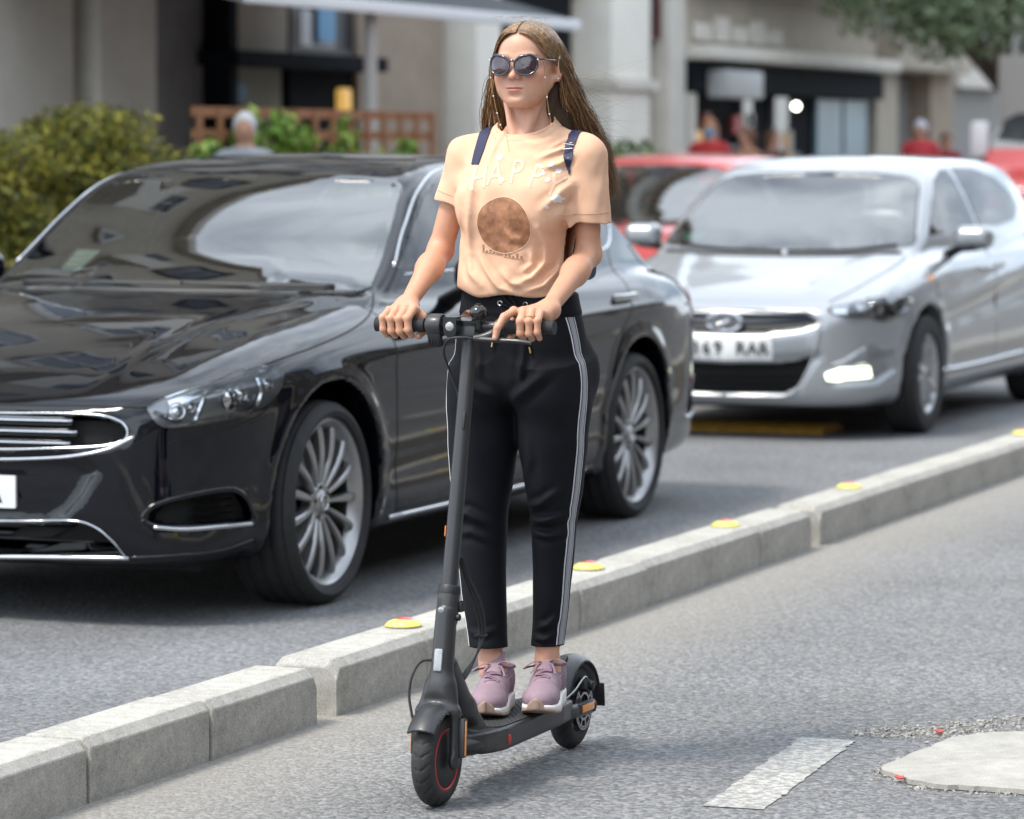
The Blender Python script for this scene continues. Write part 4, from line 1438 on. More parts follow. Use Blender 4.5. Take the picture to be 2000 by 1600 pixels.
def build_silver_car():
    S = CarShape(loc=(-5.82, 17.50, 0), near=15.0, **HATCH)
    f_up = Grid2([(-.3, .655), (.44, .655), (.50, .61), (.42, .575), (.2, .545), (-.3, .54)], (-.2, .2), (1.1, .9), .008)
    f_low = Grid2([(-.3, .40), (.50, .45), (.40, .28), (.33, .24), (-.3, .235)], (-.2, .1), (1.1, .7), .008)
    f_fog = Grid2([(.56, .30), (.72, .44), (.79, .45), (.80, .36), (.74, .30)], (.2, .1), (1.1, .7), .008)
    def extra(P, d):
        x, y, z = np.abs(P[:, 0]), P[:, 1], P[:, 2]
        fr = np.clip((.7 - y) / .3, 0, 1)
        for fld, a in ((f_up, .02), (f_low, .02), (f_fog, .03)):
            d = d + a * fr / (1 + np.exp(np.clip(fld(x, z) / .007, -30, 30)))
        s = np.clip((y - .8) / .5, 0, 1) * np.clip((4.1 - y) / .5, 0, 1) * (x > .6)
        d = d - .012 * s * np.exp(-((z - (.66 + .07 * (y - .8))) / .035) ** 2) + .012 * s * np.exp(-((z - (.56 + .06 * (y - .8))) / .06) ** 2)
        d = d - .010 * s * np.exp(-((z - .26) / .03) ** 2)
        h = np.clip((y - .15) / .3, 0, 1) * np.clip((1.1 - y) / .3, 0, 1) * (z > .6)
        return d - .008 * h * np.exp(-((x - (.30 + .25 * y)) / .05) ** 2)
    S.extra = extra
    root = empty('silver_hatchback_car', S.loc)
    tag(root, 'silver hatchback car with lit daytime running lamp, behind the black saloon', 'car')
    UP = both_sides([(0, .648), (.42, .648), (.49, .612), (.40, .582), (.2, .556), (0, .55)])
    LO = both_sides([(0, .395), (.30, .40), (.475, .437), (.385, .285), (.32, .247), (0, .242)])
    S.cuts = [recess(UP, .04, .5), recess(LO, .06, .5)]
    hatch_common(S, root, M_spaint, .017, (M_tyre, mat('silver wheel', (.5, .51, .52), .35, metal=.7), M_rimdark))
    up = sheet_obj('grille', lay(S, grow(UP, .004), FRONT, .05, -.035, 0), M_gloss, root)
    strip_obj('grille_bar', S, [(-.46, .612), (-.25, .592), (0, .585), (.25, .592), (.46, .612)], FRONT, .03, -.012, M_black, up, False)
    lo = sheet_obj('lower_grille', lay(S, grow(LO, .004), FRONT, .05, -.055, 0), M_gap, root)
    for z in (.275, .31, .345):
        xw = .36 + (z - .275) * .9
        strip_obj('grille_slat', S, [(-xw, z), (-.15, z - .004), (.15, z - .004), (xw, z)], FRONT, .016, -.025, M_black, lo, False)
    strip_obj('bumper_trim', S, [(.50, .615), (.485, .50), (.44, .36), (.36, .245), (.2, .228), (0, .226)], FRONT, .02, .008, M_spaint, root)
    strip_obj('bonnet_edge', S, [(-.46, .662), (-.2, .668), (0, .67), (.2, .668), (.46, .662)], FRONT, .007, .0016, M_gap, root, False)
    # oval emblem with the slanted letter
    em = empty('emblem', (0, 0, 0), 0, root)
    q, _ = march(S.skin, np.array([[0, -1., .607]]), np.array([[0, 1., 0]]))
    yE = q[0, 1] - .028
    g = G()
    g.tube([(.092 * math.cos(a), yE, .607 + .048 * math.sin(a)) for a in np.linspace(0, 2 * math.pi, 41)], .009, 8, caps=False)
    g.tube([(-.05, yE, .568), (-.03, yE, .61), (-.022, yE, .645)], [.013, .009, .013], 6)
    g.tube([(.022, yE, .568), (.03, yE, .605), (.05, yE, .645)], [.013, .009, .013], 6)
    g.tube([(-.035, yE, .598), (0, yE, .604), (.035, yE, .617)], [.009, .007, .009], 6)
    g.build('emblem_mark', M_chrome, em)
    g = G(); g.lathe([(yE + .004, .0), (yE + .006, 1.0), (yE + .02, 1.0)], 32, Matrix.Translation((0, 0, .607)) @ Matrix.Diagonal((.09, 1, .046, 1)), 'y')
    g.build('emblem_plate', M_lampdark, em)
    # plate
    pl = sheet_obj('number_plate', lay(S, [(-.26, .418), (.26, .418), (.26, .528), (-.26, .528)], FRONT, .06, .012, .014), M_plate, root)
    yP = march(S.skin, np.array([[0, -1., .473]]), np.array([[0, 1., 0]]))[0][0, 1] - .016
    for k, chx in enumerate('369 RAR'):
        if chx == ' ': continue
        tm = text_mesh(chx, .095, .001, bold=.001)
        tm.transform(Matrix.Translation((-.15 + k * .062, yP, .473)) @ Matrix.Rotation(rad(90), 4, 'X'))
        obj('plate_letter', tm, M_platetxt, pl)
    g = G(); g.box((-.235, yP - .001, .45), (-.195, yP + .002, .495), bev=.002)
    g.build('plate_badge', mat('plate red', (.6, .03, .03), .4), pl)
    # lamps
    HLs = [(1616, 607), (1650, 596), (1700, 583), (1765, 577), (1777, 583), (1775, 602), (1750, 617), (1722, 628), (1700, 622), (1672, 620), (1640, 617)]
    d1 = lay(S, HLs, 'photo', 9, .002, .006, 2)
    d2 = lay(S, HLs, 'photo', 9, .014, .014, 2)
    a, b = sheet_obj('headlight', d1, M_lampchrome, root, True)
    for hh, fl in ((a, False), (b, True)):
        V_, F_ = mirror_vf(*d2) if fl else d2
        obj('lens', make_mesh('lens', V_, F_), M_lens, hh)
        for px, py, r in ((1665, 606, .03), (1712, 602, .045), (1750, 596, .035)):
            q = on_skin(S, [(px, py)]); n = grad(S.skin, q, .004)[0]; n /= np.linalg.norm(n)
            g = G(); g.lathe([(-.01, r), (.006, r), (.008, r * .9), (.002, r * .7), (.006, r * .3), (.007, 0)], 18, Matrix.Translation(q[0]) @ Vector(n).to_track_quat('X', 'Z').to_matrix().to_4x4())
            V_, F_ = np.concatenate(g.V), g.F
            if fl: V_, F_ = mirror_vf(V_, F_)
            obj('projector', make_mesh('projector', V_, F_), M_lampdark if px < 1700 else M_lampchrome, hh)
    fg = lay(S, [(1606, 744), (1640, 712), (1694, 672), (1712, 674), (1728, 695), (1731, 722), (1706, 743), (1650, 748)], 'photo', 9, .003, .004)
    a, b = sheet_obj('fog_lamp_recess', fg, M_lampdark, root, True)
    dl = lay(S, [(1612, 730), (1640, 719), (1696, 716), (1700, 738), (1640, 743), (1614, 743)], 'photo', 8, .012, .012)
    dm = mirror_vf(*dl)
    obj('running_lamp', make_mesh('drl', *dl), M_drl, a)
    obj('running_lamp', make_mesh('drl', *dm), M_drl, b)
    sh = lay(S, [(1618, 714), (1650, 700), (1690, 676), (1694, 712), (1660, 716)], 'photo', 8, .009, .008)
    obj('recess_cover', make_mesh('cover', *sh), M_spaint, a)
    obj('recess_cover', make_mesh('cover', *mirror_vf(*sh)), M_spaint, b)
    sheet_obj('side_repeater', lay(S, [(.93, .80), (1.0, .80), (1.0, .83), (.93, .83)], SIDE, .02, .004, .008), M_amber, root, True)
    strip_obj('sill_trim', S, [(1.18, .31), (2.0, .31), (3.0, .32)], SIDE, .03, .010, M_chrome, root)
    # teal sticker inside the windscreen
    st = on_skin(S, [(1344, 458)])[0] + np.array([.02, .035, -.01])
    g = G(); g.box((-.06, -.002, -.028), (.06, .002, .028), T(*st, rx=rad(-58)), bev=.0015)
    g.build('windscreen_sticker', mat('teal sticker', (.02, .35, .28), .4), root)
    return root
build_silver_car()

def build_red_car():
    S = CarShape(loc=(-9.15, 24.2, 0), near=22.0, **HATCH)
    root = empty('red_hatchback_car', S.loc)
    tag(root, 'red hatchback car in the far lane, mostly hidden by the silver car', 'car')
    hatch_common(S, root, M_rpaint, .03, (M_tyre, M_rim, M_rimdark))
    sheet_obj('headlight', lay(S, [(.45, .66), (.6, .70), (.74, .70), (.70, .62), (.55, .60)], FRONT, .05, .006, .01), M_lampchrome, root, True)
    sheet_obj('grille', lay(S, both_sides([(0, .50), (.4, .48), (.36, .28), (0, .27)]), FRONT, .07, .005, .01), M_black, root)
    return root
build_red_car()
# ================================================================== the electric scooter
SC = (-3.165, 7.47, 0.0)
M_sc = mat('scooter grey paint', (.022, .0225, .024), .42, coat=.15, var=.08, vscale=20, bump=.04, bscale=900)
M_scd = mat('scooter black plastic', (.010, .010, .011), .5, bump=.05, bscale=700)
M_grip = mat('rubber grip', (.018, .018, .02), .75, bump=.3, bscale=500)
M_red = mat('red ring', (.45, .02, .018), .4)
M_stt = mat('scooter tyre', (.028, .027, .027), .8, var=.35, vscale=50, bump=.15, bscale=400)
M_greyref = mat('grey reflector', (.35, .36, .37), .25, metal=.3, var=.15, vscale=200)
M_steel = mat('steel', (.45, .45, .46), .3, metal=1)
M_mat_ = mat('deck rubber', (.022, .023, .024), .8, var=.15, vscale=80, bump=.25, bscale=600)

def scooter_tyre(R, w, seed):
    """tyre with chevron grooves"""
    n, m = 288, 26
    V = []
    th = np.linspace(0, 2 * math.pi, n, endpoint=False)
    u = np.linspace(-1, 1, m)
    ang = u * rad(128)
    rc = w / 2
    ring_r = R - rc
    x = rc * np.sin(ang) * np.array(1.0)
    rr = ring_r + rc * np.cos(ang)
    TH, U = np.meshgrid(th, u, indexing='ij')
    X = np.broadcast_to(x, TH.shape).copy(); RR = np.broadcast_to(rr, TH.shape).copy()
    ph = (TH * 22 / (2 * math.pi) + np.abs(U) * 1.6) % 1.0
    gr = (np.abs(ph - .5) < .10) & (np.abs(U) > .05) & (np.abs(U) < .52)
    RR[gr] -= .0030
    mid = (np.abs(U) < .03)
    V = np.stack([X, RR * np.cos(TH), RR * np.sin(TH)], -1).reshape(-1, 3)
    i = np.arange(n)[:, None]; j = np.arange(m - 1)[None]
    a = i * m + j; b = ((i + 1) % n) * m + j
    F = np.stack([a, a + 1, b + 1, b], -1).reshape(-1, 4)
    me = make_mesh('tyre', V, F[:, ::-1])
    sharp_by_angle(me, 40)
    return me

def build_scooter():
    e = empty('electric_scooter', SC)
    tag(e, 'dark grey electric kick scooter ridden by the woman in the peach T-shirt', 'scooter')
    R = .108
    ty = scooter_tyre(R, .054, 1)
    # front wheel with hub motor
    fw = empty('wheel', (0, 0, R), 0, e)
    obj('tyre', ty, M_stt, fw)
    g = G(); g.lathe([(-.026, 0), (-.026, .055), (-.022, .070), (.022, .070), (.026, .055), (.0265, .03), (.0265, 0)], 48); g.build('hub_motor', M_scd, fw)
    g = G(); g.lathe([(.0205, .0725), (.0255, .0715), (.0262, .0675), (.0245, .0655), (.020, .066)], 64, closed=True); g.build('red_ring', M_red, fw)
    # rear wheel
    rw = empty('wheel', (0, .858, R), .0, e)
    rw.rotation_euler = (.2, 0, 0)
    obj('tyre', ty, M_stt, rw)
    g = G(); g.lathe([(-.020, .074), (-.016, .066), (.016, .066), (.020, .074)], 48)
    for k in range(5):
        M = Matrix.Rotation(2 * math.pi * k / 5, 4, 'X')
        g.box((-.010, -.012, .018), (.010, .012, .068), M, .004)
    g.lathe([(-.022, 0), (-.022, .026), (.022, .026), (.022, 0)], 24)
    g.build('rim', M_scd, rw)
    # slotted disc
    n = 72; V = []; F = []
    g = G()
    g.lathe([(.036, .030), (.0375, .030), (.0375, .036), (.036, .036)], 48, closed=True)
    g.lathe([(.036, .050), (.0375, .050), (.0375, .053), (.036, .053)], 60, closed=True)
    g.lathe([(.036, .057), (.0375, .057), (.0375, .060), (.036, .060)], 60, closed=True)
    for k in range(30):
        M = Matrix.Rotation(2 * math.pi * k / 30, 4, 'X')
        g.box((.036, -.0022, .0525), (.0375, .0022, .0575), M)
        if k % 3 == 0:
            g.box((.036, -.003, .035), (.0375, .003, .051), M)
    g.build('brake_disc', M_steel, rw)

    # fork crown with fender and legs
    tilt = np.array([0, .205, .979])
    def fork(P):
        x, y, z = np.abs(P[:, 0]), P[:, 1], P[:, 2]
        PP = np.stack([x, y, z], 1)
        d = rcone(P, (0, .022, .262), (0, .058, .44), .0275, .0245)
        d = smin(d, rcone(PP, (.012, .022, .268), (.040, .008, .215), .022, .014), .03)
        d = smin(d, rcone(PP, (.041, .008, .215), (.042, .0, .105), .0125, .0125), .012)
        d = smin(d, ell(PP, (.043, 0, .106), (.010, .020, .022)), .008)
        r = np.sqrt(y * y + (z - R) ** 2)
        a = np.arctan2(y, z - R)
        fen = np.maximum(np.abs(np.sqrt(np.maximum(r - .085, 0) ** 2 + x * x * .9) - .043) - .0032, np.maximum(x - .037, .118 - r - .006))
        fen = np.maximum(fen, np.maximum((-a - rad(52)) * r, (a - rad(38)) * r))
        d = smin(d, fen, .016)
        d = np.maximum(d, -(np.maximum(r - .1135, x - .0325)))
        return d
    V, Q = snet(fork, (-.075, -.15, .06), (.075, .13, .46), .0038)
    fk = obj('fork', make_mesh('fork', V, Q), M_sc, e)
    # amber side bars and the grey pill on the head tube
    for sx in (-1, 1):
        g = G(); g.box((-.009, -.011, -.046), (.009, .011, .046), T(sx * .058, .012, .158, rx=rad(-4)), .007); q = g.build('reflector_housing', M_sc, fk)
        g = G(); g.box((-.004, -.0035, -.040), (.004, .0035, .040), T(sx * .0645, .010, .158, rx=rad(-4)), .002); g.build('amber_reflector', M_amber, q)
    g = G(); g.box((-.010, -.004, -.026), (.010, .004, .026), T(0, .0085, .335, rx=rad(-12)), .009); g.build('front_reflector', M_greyref, fk)
    g = G(); g.tube([(0, .0215, .272), (0, .0225, .276)], [.0292, .0292], 28, caps=False); g.build('head_ring', M_scd, fk)
    # folding latch
    ax0, ax1 = np.array([0, .060, .425]), np.array([0, .208, 1.085])
    dr = (ax1 - ax0) / np.linalg.norm(ax1 - ax0)
    at = lambda t: tuple(ax0 + dr * t)
    g = G()
    g.tube([at(-.012), at(.0), at(.055), at(.062)], [.0245, .0262, .0255, .0235], 28)
    lt = g.build('folding_latch', M_sc, e)
    g = G(); g.tube([at(.056), at(.070), at(.076)], [.0262, .0262, .023], 28); g.build('latch_collar', M_scd, lt)
    g = G(); g.box((-.012, -.006, -.026), (.012, .006, .026), T(-.004, .046, .450, rx=rad(-12.7)), .010); g.build('latch_lever', M_scd, lt)
    g = G(); g.lathe([(0, .0075), (.006, .0075), (.007, .005), (.0065, 0)], 14, Matrix.Translation((-.004, .040, .446)) @ Matrix.Rotation(rad(-90), 4, 'Z')); g.build('latch_screw', M_steel, lt)
    g = G(); g.lathe([(.0, .008), (.010, .008), (.012, .005), (.012, 0)], 14, T(.022, .06, .428)); g.build('latch_pin', M_scd, lt)
    g = G(); g.box((-.006, -.010, -.014), (.008, .012, .012), T(.026, .078, .452), .005); g.build('latch_hook', M_scd, lt)
    # stem
    g = G(); g.tube([at(.06), at(.35), at(.66)], [.0185, .0182, .0175], 32); st = g.build('stem', M_sc, e)
    g = G(); g.box((-.0012, -.010, -.012), (.0012, .010, .012), T(-.0185, *at(.20)[1:], rx=rad(-12)), .0006); g.build('stem_sticker', mat('orange sticker', (.8, .2, .02), .4), st)
    g = G(); g.box((-.003, -.004, -.020), (.003, .004, .020), T(.008, at(.46)[1] - .016, at(.46)[2], rx=rad(-12.7)), .002); g.build('stem_hook', M_scd, st)
    # down tube
    def neck(P):
        d = rcone(P, (0, .060, .315), (0, .150, .205), .026, .030)
        d = smin(d, rcone(P, (0, .150, .205), (0, .235, .125), .030, .033), .02)
        d = smin(d, ell(P, (0, .17, .12), (.056, .085, .030)), .02)
        return np.maximum(d, .092 - P[:, 2])
    V, Q = snet(neck, (-.08, .0, .07), (.08, .3, .37), .0045)
    obj('down_tube', make_mesh('down_tube', V, Q), M_sc, e)
    # deck
    def deck(P):
        x, y, z = np.abs(P[:, 0]), P[:, 1], P[:, 2]
        w = np.interp(y, [.105, .13, .16, .20, .26, .62, .70, .73], [.030, .046, .058, .067, .074, .074, .066, .05])
        d = smax(x - w, np.maximum(.118 - y, y - .725), .03)
        zb = np.interp(y, [.10, .16, .24, .7], [.108, .096, .092, .096])
        return smax(smax(d, z - .148, .008), zb - z, .016)
    V, Q = snet(deck, (-.1, .08, .06), (.1, .75, .17), .005)
    dk = obj('deck', make_mesh('deck', V, Q), M_sc, e)
    g = G()
    pl = crspline([(-.062, .27), (-.064, .45), (-.064, .62), (-.05, .66), (.05, .66), (.064, .62), (.064, .45), (.062, .27), (.05, .235), (-.05, .235)], 4, True)
    g.prism([tuple(p) for p in pl[::-1]], .146, .1505, 'z'); dm = g.build('deck_mat', M_mat_, dk, ang=30)
    V = []; F = []
    for i in range(9):
        for j in range(34):
            cx, cy = -.054 + i * .0135 + (.00675 if j % 2 else 0), .255 + j * .0118
            if cx > .058: continue
            b = len(V); r_ = .0028
            for k in range(6):
                a_ = k * math.pi / 3; V.append((cx + r_ * math.cos(a_), cy + r_ * math.sin(a_), .1502))
            for k in range(6):
                a_ = k * math.pi / 3; V.append((cx + r_ * .7 * math.cos(a_), cy + r_ * .7 * math.sin(a_), .1515))
            F += [[b + k, b + (k + 1) % 6, b + 6 + (k + 1) % 6, b + 6 + k] for k in range(6)] + [[b + 6 + k for k in range(6)]]
    o = obj('mat_studs', make_mesh('mat_studs', V, F, False), M_mat_, dm); o['kind'] = 'stuff'
    g = G(); g.sphere((.0735, .262, .118), (.003, .011, .013), 14); g.build('red_reflector', M_red, dk)
    g = G(); g.sphere((-.0735, .262, .118), (.003, .011, .013), 14); g.build('red_reflector', M_red, dk)
    # rear end: arms, fender, reflector, caliper, tail lamp
    for sx in (-1, 1):
        g = G()
        g.tube(crspline([(sx * .052, .66, .118), (sx * .060, .73, .115), (sx * .055, .80, .110), (sx * .052, .875, .108)], 4), [.013] * 13, 10, flat=.018)
        arm = g.build('rear_arm', M_sc, e)
        g = G(); g.box((sx * .067 - .008, .735, .104), (sx * .067 + .008, .835, .132), None, .008); q = g.build('reflector_housing', M_sc, arm)
        g = G(); g.box((sx * .0755 - .0015, .745, .109), (sx * .0755 + .0015, .825, .127), None, .001); g.build('amber_reflector', M_amber, q)
        g = G(); g.lathe([(sx * .058, .012), (sx * .066, .012), (sx * .068, .006), (sx * .068, 0)], 12, T(0, .858, R)); g.build('axle_nut', M_scd, arm)
    def fender(P):
        x, y, z = np.abs(P[:, 0]), P[:, 1] - .858, P[:, 2] - R
        r = np.sqrt(y * y + z * z); a = np.arctan2(y, z)
        d = np.maximum(np.abs(np.sqrt(np.maximum(r - .08, 0) ** 2 + x * x * .8) - .046) - .0032, np.maximum(x - .040, .11 - r))
        return np.maximum(d, np.maximum((-a - rad(70)) * r, (a - rad(72)) * r))
    V, Q = snet(fender, (-.06, .70, .10), (.06, 1.02, .26), .0038)
    fd = obj('rear_fender', make_mesh('rear_fender', V, Q), M_sc, e)
    g = G(); g.box((-.010, -.012, -.003), (.010, .012, .007), T(0, .81, .228, rx=rad(30)), .004); g.build('fender_hook', M_scd, fd)
    g = G(); g.sphere((0, .985, .150), (.022, .014, .016), 14); g.build('tail_lamp', M_redlens, fd)
    g = G(); g.box((-.030, 0, -.030), (.030, .004, .030), T(.012, .990, .118, rx=rad(6)), .003); g.build('mud_flap', M_scd, fd)
    g = G(); g.box((.034, -.022, -.016), (.060, .018, .016), T(0, .835, .165, rx=rad(-20)), .006)
    g.lathe([(.058, .012), (.068, .012), (.070, .008), (.070, 0)], 14, T(0, .84, .163))
    cal = g.build('brake_caliper', M_scd, e)
    g = G(); g.tube(crspline([(.05, .70, .15), (.056, .745, .165), (.058, .79, .185), (.055, .82, .188), (.056, .845, .172)], 6), .0022, 6); g.build('brake_cable', M_greyref, cal)
    # ---- handlebar
    hy, hz = .190, 1.090
    hb = empty('handlebar', (0, 0, 0), 0, e)
    g = G(); g.tube([(-.215, hy, hz), (-.1, hy, hz), (.1, hy, hz), (.2, hy, hz)], .0110, 20); g.build('bar_tube', M_sc, hb)
    g = G(); g.box((-.022, -.022, -.026), (.024, .026, .018), T(0, hy + .006, hz - .004, rx=rad(-12)), .010); g.build('stem_clamp', M_sc, hb)
    g = G(); g.box((-.026, -.030, .004), (.030, .045, .018), T(0, hy + .012, hz + .006, rx=rad(18)), .006); g.build('display', M_gloss, hb)
    for sx, x0, x1 in ((-1, -.232, -.108), (1, .098, .214)):
        g = G()
        L = np.linspace(x0, x1, 22)
        rr = .0158 + .0006 * np.sin(np.arange(22) * 2.4); rr[0] = .0172; rr[-1] = .0168
        g.tube([(a, hy, hz) for a in L], rr, 20); g.build('grip', M_grip, hb)
    # headlamp plate
    g = G()
    pp = [(-.016, .018), (.016, .018), (.016, -.014)] + [(.016 * math.cos(a), -.014 - .016 * math.sin(a)) for a in np.linspace(0, math.pi, 9)[1:-1]] + [(-.016, -.014)]
    g.prism([(p[0] - .030, p[1] + hz + .004) for p in pp], hy - .040, hy - .012, 'y'); hl = g.build('headlamp', M_gloss, hb, ang=30)
    g = G(); g.lathe([(-.003, 0.0105), (.0, .0105), (.002, .007), (.003, 0)], 18, T(-.030, hy - .041, hz + .000) @ Matrix.Rotation(rad(-90), 4, 'Z')); g.build('headlamp_lens', M_greyref, hl)
    # throttle ring with thumb paddle
    g = G(); g.lathe([(-.100, .017), (-.099, .0255), (-.094, .0275), (-.068, .0275), (-.063, .0255), (-.062, .014)], 32, T(0, hy, hz)); th = g.build('throttle', M_sc, hb)
    g = G(); g.box((-.018, -.010, -.032), (.016, .006, .004), T(-.078, hy - .012, hz - .018, rx=rad(18)), .006)
    for k in range(4):
        g.box((-.015 + k * .0078, -.0122, -.029), (-.012 + k * .0078, -.0095, -.012), T(-.078, hy - .012, hz - .018, rx=rad(18)), .001)
    g.build('throttle_paddle', M_scd, th)
    g = G()
    for xx in (-.055, -.050, -.045):
        g.lathe([(xx, .0112), (xx + .001, .0132), (xx + .003, .0132), (xx + .004, .0112)], 18, T(0, hy, hz))
    g.build('bar_rings', M_scd, hb)
    # bell
    g = G(); g.sphere((.030, hy - .012, hz + .032), (.0205, .0205, .0185), 18); g.tube([(.030, hy - .008, hz - .004), (.030, hy - .012, hz + .02)], .010, 10)
    bl = g.build('bell', M_gloss, hb)
    g = G(); g.lathe([(0, .006), (.003, .006), (.004, .004), (.004, 0)], 12, T(.030, hy - .012, hz + .049), 'z'); g.build('bell_cap', M_scd, bl)
    g = G(); g.lathe([(.022, .0125), (.023, .0155), (.038, .0155), (.039, .0125)], 18, T(0, hy, hz)); g.build('bell_clamp', M_scd, bl)
    # brake lever
    g = G()
    g.lathe([(.070, .0125), (.071, .0165), (.096, .0165), (.097, .0125)], 20, T(0, hy, hz))
    g.tube(crspline([(.082, hy - .004, hz - .004), (.074, hy - .024, hz - .014), (.050, hy - .034, hz - .024), (.030, hy - .036, hz - .027)], 5), np.linspace(.013, .0085, 16), 10)
    bk = g.build('brake_mount', M_sc, hb)
    g = G(); g.tube(crspline([(.040, hy - .036, hz - .027), (.090, hy - .042, hz - .029), (.140, hy - .044, hz - .030), (.172, hy - .042, hz - .034)], 6), np.linspace(.0085, .0055, 19), 10, flat=np.linspace(.007, .005, 19)); g.build('brake_lever', M_sc, bk)
    g = G(); g.tube(crspline([(.032, hy - .036, hz - .027), (.0, hy - .046, hz - .024), (-.030, hy - .048, hz - .030), (-.047, hy - .035, hz - .06), (-.040, hy - .01, hz - .11), (-.022, hy - .004, hz - .17), (-.019, hy - .03, hz - .24)], 8), .0028, 8); g.build('brake_cable', M_scd, bk)
    # cables low on the stem
    for k, off in enumerate((-.004, .002, .007)):
        g = G(); g.tube(crspline([(.010 + off, .115, .56), (.022 + off, .125, .51), (.040 + off * 1.6, .150, .44), (.045 + off, .160, .375), (.038, .145, .33), (.020 + off, .112, .285), (.012, .095, .262)], 8), .0028, 8); g.build('cable', M_scd, e)
    g = G(); g.box((.030, .148, .372), (.056, .170, .378), None, .002); g.build('cable_clip', M_scd, e)
    g = G(); g.tube(crspline([(-.018, .035, .330), (-.046, .020, .328), (-.058, -.005, .300), (-.060, -.020, .255), (-.048, -.030, .205)], 8), .0032, 8); g.build('motor_cable', M_scd, e)
    return e
build_scooter()
# ================================================================== the rider
# measured in the scooter's frame: x across (her left is +x), y backwards, z up
M_skin = mat('skin', (.60, .34, .23), .46, attr='Col', sss=.10, spec=.4, bump=.10, bscale=520, var=.07, vscale=55, rvar=.08)
M_shirt = mat('peach jersey', (.715, .435, .29), .9, var=.05, vscale=30, bump=.22, bscale=750, spec=.2)
M_trou = mat('black jersey', (.0036, .0040, .0068), .78, var=.15, vscale=30, bump=.06, bscale=900, spec=.22)
M_stripe = mat('grey braid', (.30, .305, .325), .7, var=.12, vscale=400)
M_stripe2 = mat('white braid', (.72, .72, .74), .7)
M_stripe3 = mat('navy braid', (.012, .014, .05), .7)
M_shoe = mat('mauve knit', (.255, .175, .210), .72, var=.10, vscale=60, bump=.22, bscale=500)
M_sole = mat('white foam sole', (.72, .69, .66), .55, var=.05)
M_outs = mat('tan outsole', (.30, .205, .16), .7, var=.1)
M_lace = mat('mauve lace', (.235, .14, .185), .75)
M_navy = mat('navy webbing', (.012, .016, .055), .6, var=.1, bump=.15, bscale=600)
M_gold = mat('gold chain', (.80, .50, .22), .25, metal=1)
M_pearl = mat('pearl', (.85, .82, .76), .2)
M_print = mat('cream print', (.76, .53, .36), .8)
M_flower = mat('white print', (.74, .68, .66), .6)
M_bronze = mat('bronze print', (.36, .165, .085), .42, metal=.25, var=.5, vscale=55, detail=8)
M_frm = mat('dark frame', (.012, .013, .022), .15, coat=.8, var=.6, vscale=120)
M_lensd = mat('dark lens', (.028, .010, .016), .04, coat=1.0, coatr=.01)

HC = np.array([.030, .490, 1.697]); HS = .97
sR, sL = np.array([-.134, .505, 1.480]), np.array([.172, .505, 1.482])
eR, eL = np.array([-.203, .505, 1.255]), np.array([.175, .515, 1.250])
wR, wL = np.array([-.183, .255, 1.132]), np.array([.172, .255, 1.128])
BAR = np.array([0, .190, 1.090])

def head_sdf(P):
    Q = (P - HC) / HS
    A = Q.copy(); A[:, 0] = np.abs(A[:, 0])
    d = ell(Q, (0, .018, .030), (.071, .090, .072))
    d = smin(d, ell(Q, (0, -.028, .036), (.058, .058, .052)), .03)
    d = smin(d, ell(Q, (0, -.030, -.022), (.060, .055, .062)), .03)
    d = smin(d, ell(Q, (0, -.030, -.062), (.0435, .048, .039)), .03)
    d = smin(d, rcone(A, (.0490, .004, -.044), (.017, -.060, -.084), .015, .0145), .025)
    d = smin(d, ell(A, (.039, -.058, -.026), (.021, .022, .018)), .022)
    d = smin(d, ell(A, (.030, -.046, -.052), (.027, .027, .027)), .028)
    d = smin(d, ell(Q, (0, -.071, -.0865), (.018, .013, .0125)), .022)
    d = smin(d, ell(A, (.026, -.0785, .017), (.022, .010, .007)), .014)
    d = smax(d, -ell(A, (.031, -.096, .001), (.019, .014, .012)), .014)
    d = smin(d, ell(A, (.031, -.072, .0), (.0125, .0125, .0120)), .004)
    d = smin(d, rcone(Q, (0, -.080, .014), (0, -.100, -.025), .0062, .0080), .012)
    d = smin(d, ell(Q, (0, -.1015, -.0285), (.0088, .0085, .0075)), .007)
    d = smin(d, ell(A, (.0112, -.0915, -.0305), (.0062, .0095, .0062)), .006)
    d = smax(d, -ell(A, (.0058, -.0965, -.0370), (.0034, .0050, .0026)), .003)
    d = smin(d, ell(Q, (0, -.074, -.056), (.025, .0155, .020)), .016)
    d = smin(d, ell(A, (.0068, -.0885, -.0545), (.0130, .0056, .0036)), .005)
    d = smin(d, ell(Q, (0, -.0875, -.0628), (.0150, .0066, .0044)), .005)
    d = smax(d, -ell(Q, (0, -.096, -.0585), (.0235, .0095, .0011)), .0025)
    d = smax(d, -ell(Q, (0, -.0935, -.0755), (.016, .008, .005)), .010)
    # ears
    E = rotm(0, 0, rad(22))
    e = ell(A, (.0745, .015, -.008), (.0095, .020, .0325), E)
    e = smax(e, -ell(A, (.0805, .010, -.004), (.006, .0115, .019), E), .004)
    e = smin(e, ell(A, (.072, .004, -.031), (.006, .008, .009)), .006)
    d = smin(d, e, .011)
    d = d * HS
    d = smin(d, rcone(P, HC + (0, .022, -.055), np.array([.018, .525, 1.485]), .0385, .045), .022)
    d = smin(d, rcone(P, np.array([.018, .54, 1.485]), np.array([.018, .525, 1.43]), .085, .09), .04)
    A2 = P - np.array([.018, 0, 0]); A2[:, 0] = np.abs(A2[:, 0])
    d = smin(d, rcone(A2, (.0, .53, 1.50), (.105, .515, 1.475), .040, .036), .03)
    # sterno-mastoid and collar bones
    d = smin(d, rcone(A2, (.046, .490, 1.625), (.012, .458, 1.515), .007, .007), .022)
    return d

def finger(P, pts, r, k=.004):
    d = None
    for i in range(len(pts) - 1):
        q = rcone(P, pts[i], pts[i + 1], r[i], r[i + 1])
        d = q if d is None else smin(d, q, k)
    return d

